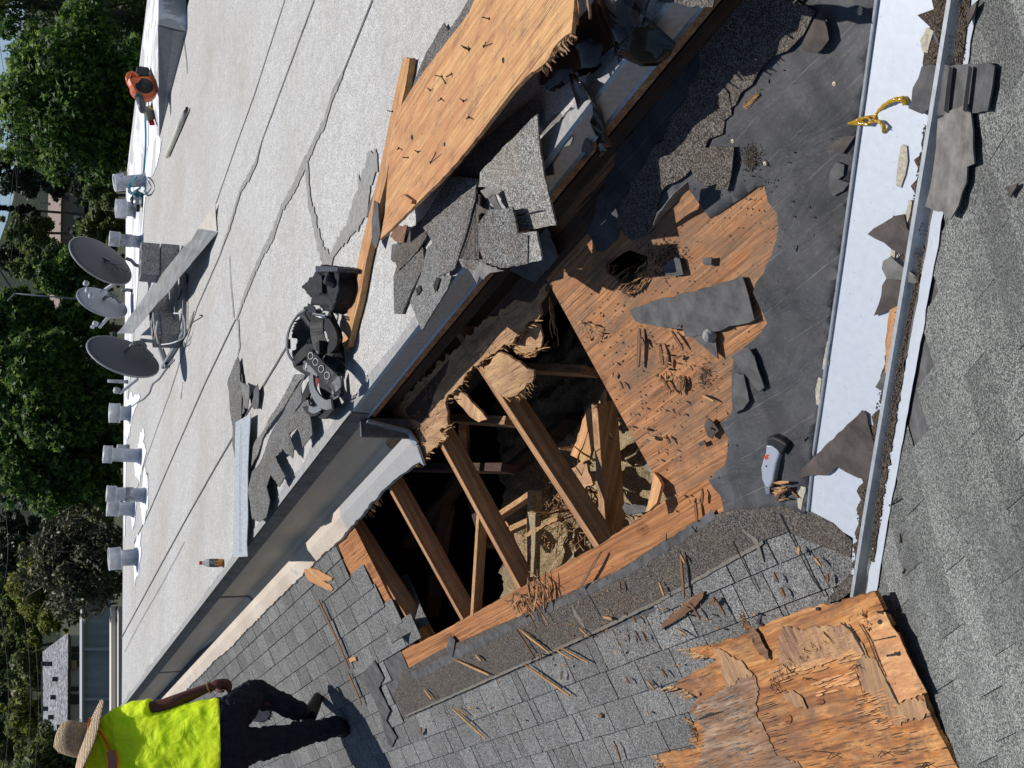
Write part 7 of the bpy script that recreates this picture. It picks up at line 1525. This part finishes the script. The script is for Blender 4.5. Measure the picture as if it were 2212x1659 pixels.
scrap('wood_chip', 'tiny square pale wood chip beside the longest splinter', 'wood piece', cr(6, [(595, 957), (610, 945), (640, 937), (650, 965), (625, 968), (605, 977)]), SLOPE, MT['ply_fresh'], .034, .006, .003, .002, .03)
scrap('wood_chip', 'small dark amber wood cube on the shingles', 'wood piece', cr(9, [(555, 1312), (570, 1305), (583, 1318), (578, 1335), (560, 1335)]), SLOPE, MT['splint_dark'], .035, .014, .001, .001, .03)
# heaps: each splinter of the heap is its own object
def heap(n, cx_, cy_, rx_, ry_, pl, lab, grp, lmin=12, lmax=40, dirv=None, off=.03, mats=('splint', 'splint_dark')):
    for i in range(n):
        x, y = random.gauss(cx_, rx_), random.gauss(cy_, ry_)
        while inside((x, y), OPEN): x, y = random.gauss(cx_, rx_), random.gauss(cy_, ry_)
        L_ = random.uniform(lmin, lmax); t = dirv+random.uniform(-.6, .6) if dirv is not None else random.uniform(0, 3.14)
        a_ = (x-math.cos(t)*L_/2, y-math.sin(t)*L_/2); b_ = (x+math.cos(t)*L_/2, y+math.sin(t)*L_/2)
        sliver(lab, [a_, ((a_[0]+b_[0])/2+random.uniform(-1, 1), (a_[1]+b_[1])/2), b_], random.uniform(.004, .010), pl, random.choice(mats), off+random.uniform(0, .022), .004, 'splinter', grp)
heap(30, 1158, 1290, 15, 26, SLOPE, 'splinter in the heap spilling over the orange board', 'splinters heaped on the orange board', 20, 60, 1.2)
heap(16, 1112, 1300, 12, 14, SLOPE, 'thin splinter in the left part of the board heap', 'splinters left of the board heap', 12, 34)
heap(16, 1690, 1058, 9, 9, SLOPE, 'splinter in the small heap below the utility knife', 'splinters heaped below the knife', 10, 34, -.4, .014)
heap(14, 1280, 712, 13, 12, SLOPE, 'tiny curled splinter on the upper decking', 'tiny splinters on the upper decking', 5, 16, None, .012, ('splint', 'splint'))
heap(18, 1450, 790, 30, 34, SLOPE, 'small splinter among the litter on the decking', 'small splinters on the decking', 5, 22, None, .012)
heap(30, 1400, 960, 80, 90, SLOPE, 'tiny wood crumb on the lower decking', 'wood crumbs on the decking', 3, 9, None, .010)
heap(40, 1350, 1400, 170, 60, SLOPE, 'tiny wood crumb on the shingles', 'wood crumbs on the shingles', 3, 12, None, .026)
heap(16, 1010, 1540, 80, 40, SLOPE, 'tiny wood crumb on the lower left shingles', 'wood crumbs on the left shingles', 3, 10, None, .026)
# dirt sprinkled on the decking and felt
def grit(name, label, n, cx_, cy_, rx_, ry_, pl, off, s0=.002, s1=.006, mat='soil'):
    mb = MB()
    for i in range(n):
        x, y = random.gauss(cx_, rx_), random.gauss(cy_, ry_)
        if inside((x, y), OPEN): continue
        p = pl.at(x, y, off); s_ = random.uniform(s0, s1); mb.box(p, s_*random.uniform(1, 2), s_, s_*.6, Matrix.Rotation(random.uniform(0, 6), 3, 'Z'))
    o = mb.build(name, MT[mat]); return tag(o, label, 'grit', None, 'stuff')
grit('grit', 'dark grit scattered beside the rotten hole on the decking', 500, 1440, 560, 26, 22, SLOPE, .003, .001, .0035)
grit('grit', 'dark grit patch on the middle of the decking', 260, 1525, 815, 10, 16, SLOPE, .003, .001, .003)
grit('grit', 'loose granules scattered over the decking', 300, 1400, 780, 90, 110, SLOPE, .003, .001, .004)
grit('grit', 'granules spilled over the upper felt', 160, 1640, 330, 60, 110, SLOPE, .012, .001, .004)
grit('grit', 'reddish granules along the torn edge of the upper felt', 260, 1622, 335, 10, 16, SLOPE, .014, .0015, .0035)
grit('grit', 'sawdust and crumbs along the brown band', 600, 1250, 1330, 150, 60, SLOPE, .022, .001, .004, 'splint')
# a dry fern like twig on the felt
mb = MB(); a_, b_ = cr(7, [(1505, 695), (1590, 610)]); A_, B_ = SLOPE.at(*a_, .02), SLOPE.at(*b_, .02); mb.tube([A_, B_], .0015, 5)
for k in range(12):
    t = k/12; c = A_.lerp(B_, t)
    for s_ in (-1, 1): mb.tube([c, c+(B_-A_)*.14+(B_-A_).cross(SLOPE.n)*s_*.16*(1-.5*t)], [.002, .0008], 4)
tag(mb.build('dry_twig', MT['splint']), 'small dry conifer twig on the upper felt', 'twig')
# --- debris lying in the attic
ATT = zp(-.78); ATD = zp(-.9)
for nm, lb, k, pts, mt, pl, gx in (
    ('broken_board', 'bright split board standing in the attic, left of a leaning pair', 8, [(380, 1290), (440, 1130), (480, 1000), (535, 975), (520, 1060), (470, 1200), (425, 1312)], 'ply_fresh', ATT, ((400, 1290), (500, 1000))),
    ('broken_board', 'bright split board standing in the attic, right of a leaning pair', 8, [(435, 1315), (480, 1180), (530, 1020), (610, 865), (600, 960), (560, 1080), (500, 1320), (450, 1345)], 'splint', ATT, ((450, 1310), (560, 1000))),
    ('broken_board', 'brown ragged plywood flake in the attic below the leaning boards', 8, [(325, 1420), (380, 1380), (450, 1335), (490, 1345), (500, 1400), (525, 1480), (475, 1500), (470, 1560), (430, 1520), (370, 1460)], 'ply_brown', ATT, ((330, 1420), (500, 1400))),
    ('broken_board', 'pale splintered wood below the ragged flake in the attic', 8, [(350, 1480), (400, 1500), (475, 1540), (460, 1660), (430, 1700), (400, 1620), (350, 1560)], 'splint', ATT, ((370, 1500), (450, 1650))),
    ('broken_board', 'pale plywood corner in the attic against the edge of the decking', 8, [(880, 1660), (900, 1560), (925, 1400), (960, 1450), (975, 1480), (950, 1600), (905, 1650)], 'ply_fresh', zp(-.66), ((900, 1600), (940, 1450))),
    ('broken_board', 'dark grey felt bit on the insulation by the decking corner', 8, [(720, 1630), (740, 1600), (860, 1620), (895, 1660), (760, 1680)], 'felt_grey', zp(-.8), ((730, 1630), (880, 1650))),
    ('broken_board', 'grey flake under the decking edge in the attic', 8, [(860, 1360), (890, 1330), (925, 1370), (900, 1400)], 'felt_pale', zp(-.7), ((860, 1360), (920, 1370))),
    ('broken_board', 'narrow grey board low in the middle of the attic', 9, [(100, 0), (160, 0), (150, 200), (140, 420), (118, 420), (125, 200)], 'insul', zp(-.72), ((130, 0), (130, 400))),
    ('broken_board', 'short brown splint low in the attic near the board', 9, [(80, 150), (110, 120), (290, 35), (300, 45), (150, 130), (90, 158)], 'splint', zp(-.70), ((80, 150), (290, 40))),
    ('broken_board', 'pile of bright torn wood deep in the left of the attic', 6, [(1550, 70), (1620, 60), (1659, 100), (1690, 240), (1659, 330), (1600, 250), (1560, 150)], 'ply_fresh', ATD, ((1560, 80), (1660, 300)))):
    a_, b_ = cr(k, gx); scrap(nm, lb, 'wood piece', cr(k, pts), pl, MT[mt], random.uniform(0, .02), .012, .01, .006, .05, 'broken wood lying in the attic', grain=pl.at(*b_)-pl.at(*a_))
mb = MB(); r_ = random.Random(11)
for k in range(900):
    x, y = r_.uniform(1020, 1400), r_.uniform(1000, 1180); p = zp(-.93).at(x, y)
    j = int((p.y-2.6)/.02)*140+int((p.x+.2)/.02); z = -1.22+.44*math.exp(-((p.x-.98)**2/.16+(p.y-4.0)**2/.40))+.03*r_.random()+.02
    if not (-.1 < p.x < 2.4 and 2.7 < p.y < 6.4): continue
    a_ = r_.uniform(0, 6.28); L_ = r_.uniform(.02, .10); p.z = z+.03; q = p+Vector((math.cos(a_)*L_, math.sin(a_)*L_, r_.uniform(-.01, .03)))
    mb.beam(p, q, .003, .002)
tag(mb.build('straw_debris', MT['splint']), 'pale straw and fibres strewn over the attic insulation', 'straw', None, 'stuff')
for i in range(34):
    x, y = random.uniform(1215, 1330), random.uniform(960, 1130); a_ = H(x, y, -.86); b_ = a_+Vector((random.uniform(-.12, .12), random.uniform(-.15, .1), random.uniform(.02, .22)))
    mb = MB(); splinter(mb, a_, b_, random.uniform(.006, .02), .004, 3); tag(mb.build('wood_splinter', MT[random.choice(('splint', 'ply_fresh', 'splint_dark'))], None, frame(a_, b_-a_, (0, 0, 1))), 'pale splinter sticking up from the attic insulation', 'splinter', 'splinters in the attic')
# black toothed rubber piece between the legs of the roofer
bt = [(1100, 440), (1130, 400), (1180, 372), (1222, 378), (1215, 388), (1232, 392), (1222, 402), (1236, 408), (1222, 416), (1232, 424), (1216, 428), (1222, 440), (1205, 440), (1170, 455), (1120, 450)]
scrap('glove', 'black toothed rubber piece lying between the legs of the roofer', 'glove', [(162+x*.3418, 1404+y*.3418) for x, y in bt], SLOPE, MT['black'], .05, .03, .01, .002, .03)
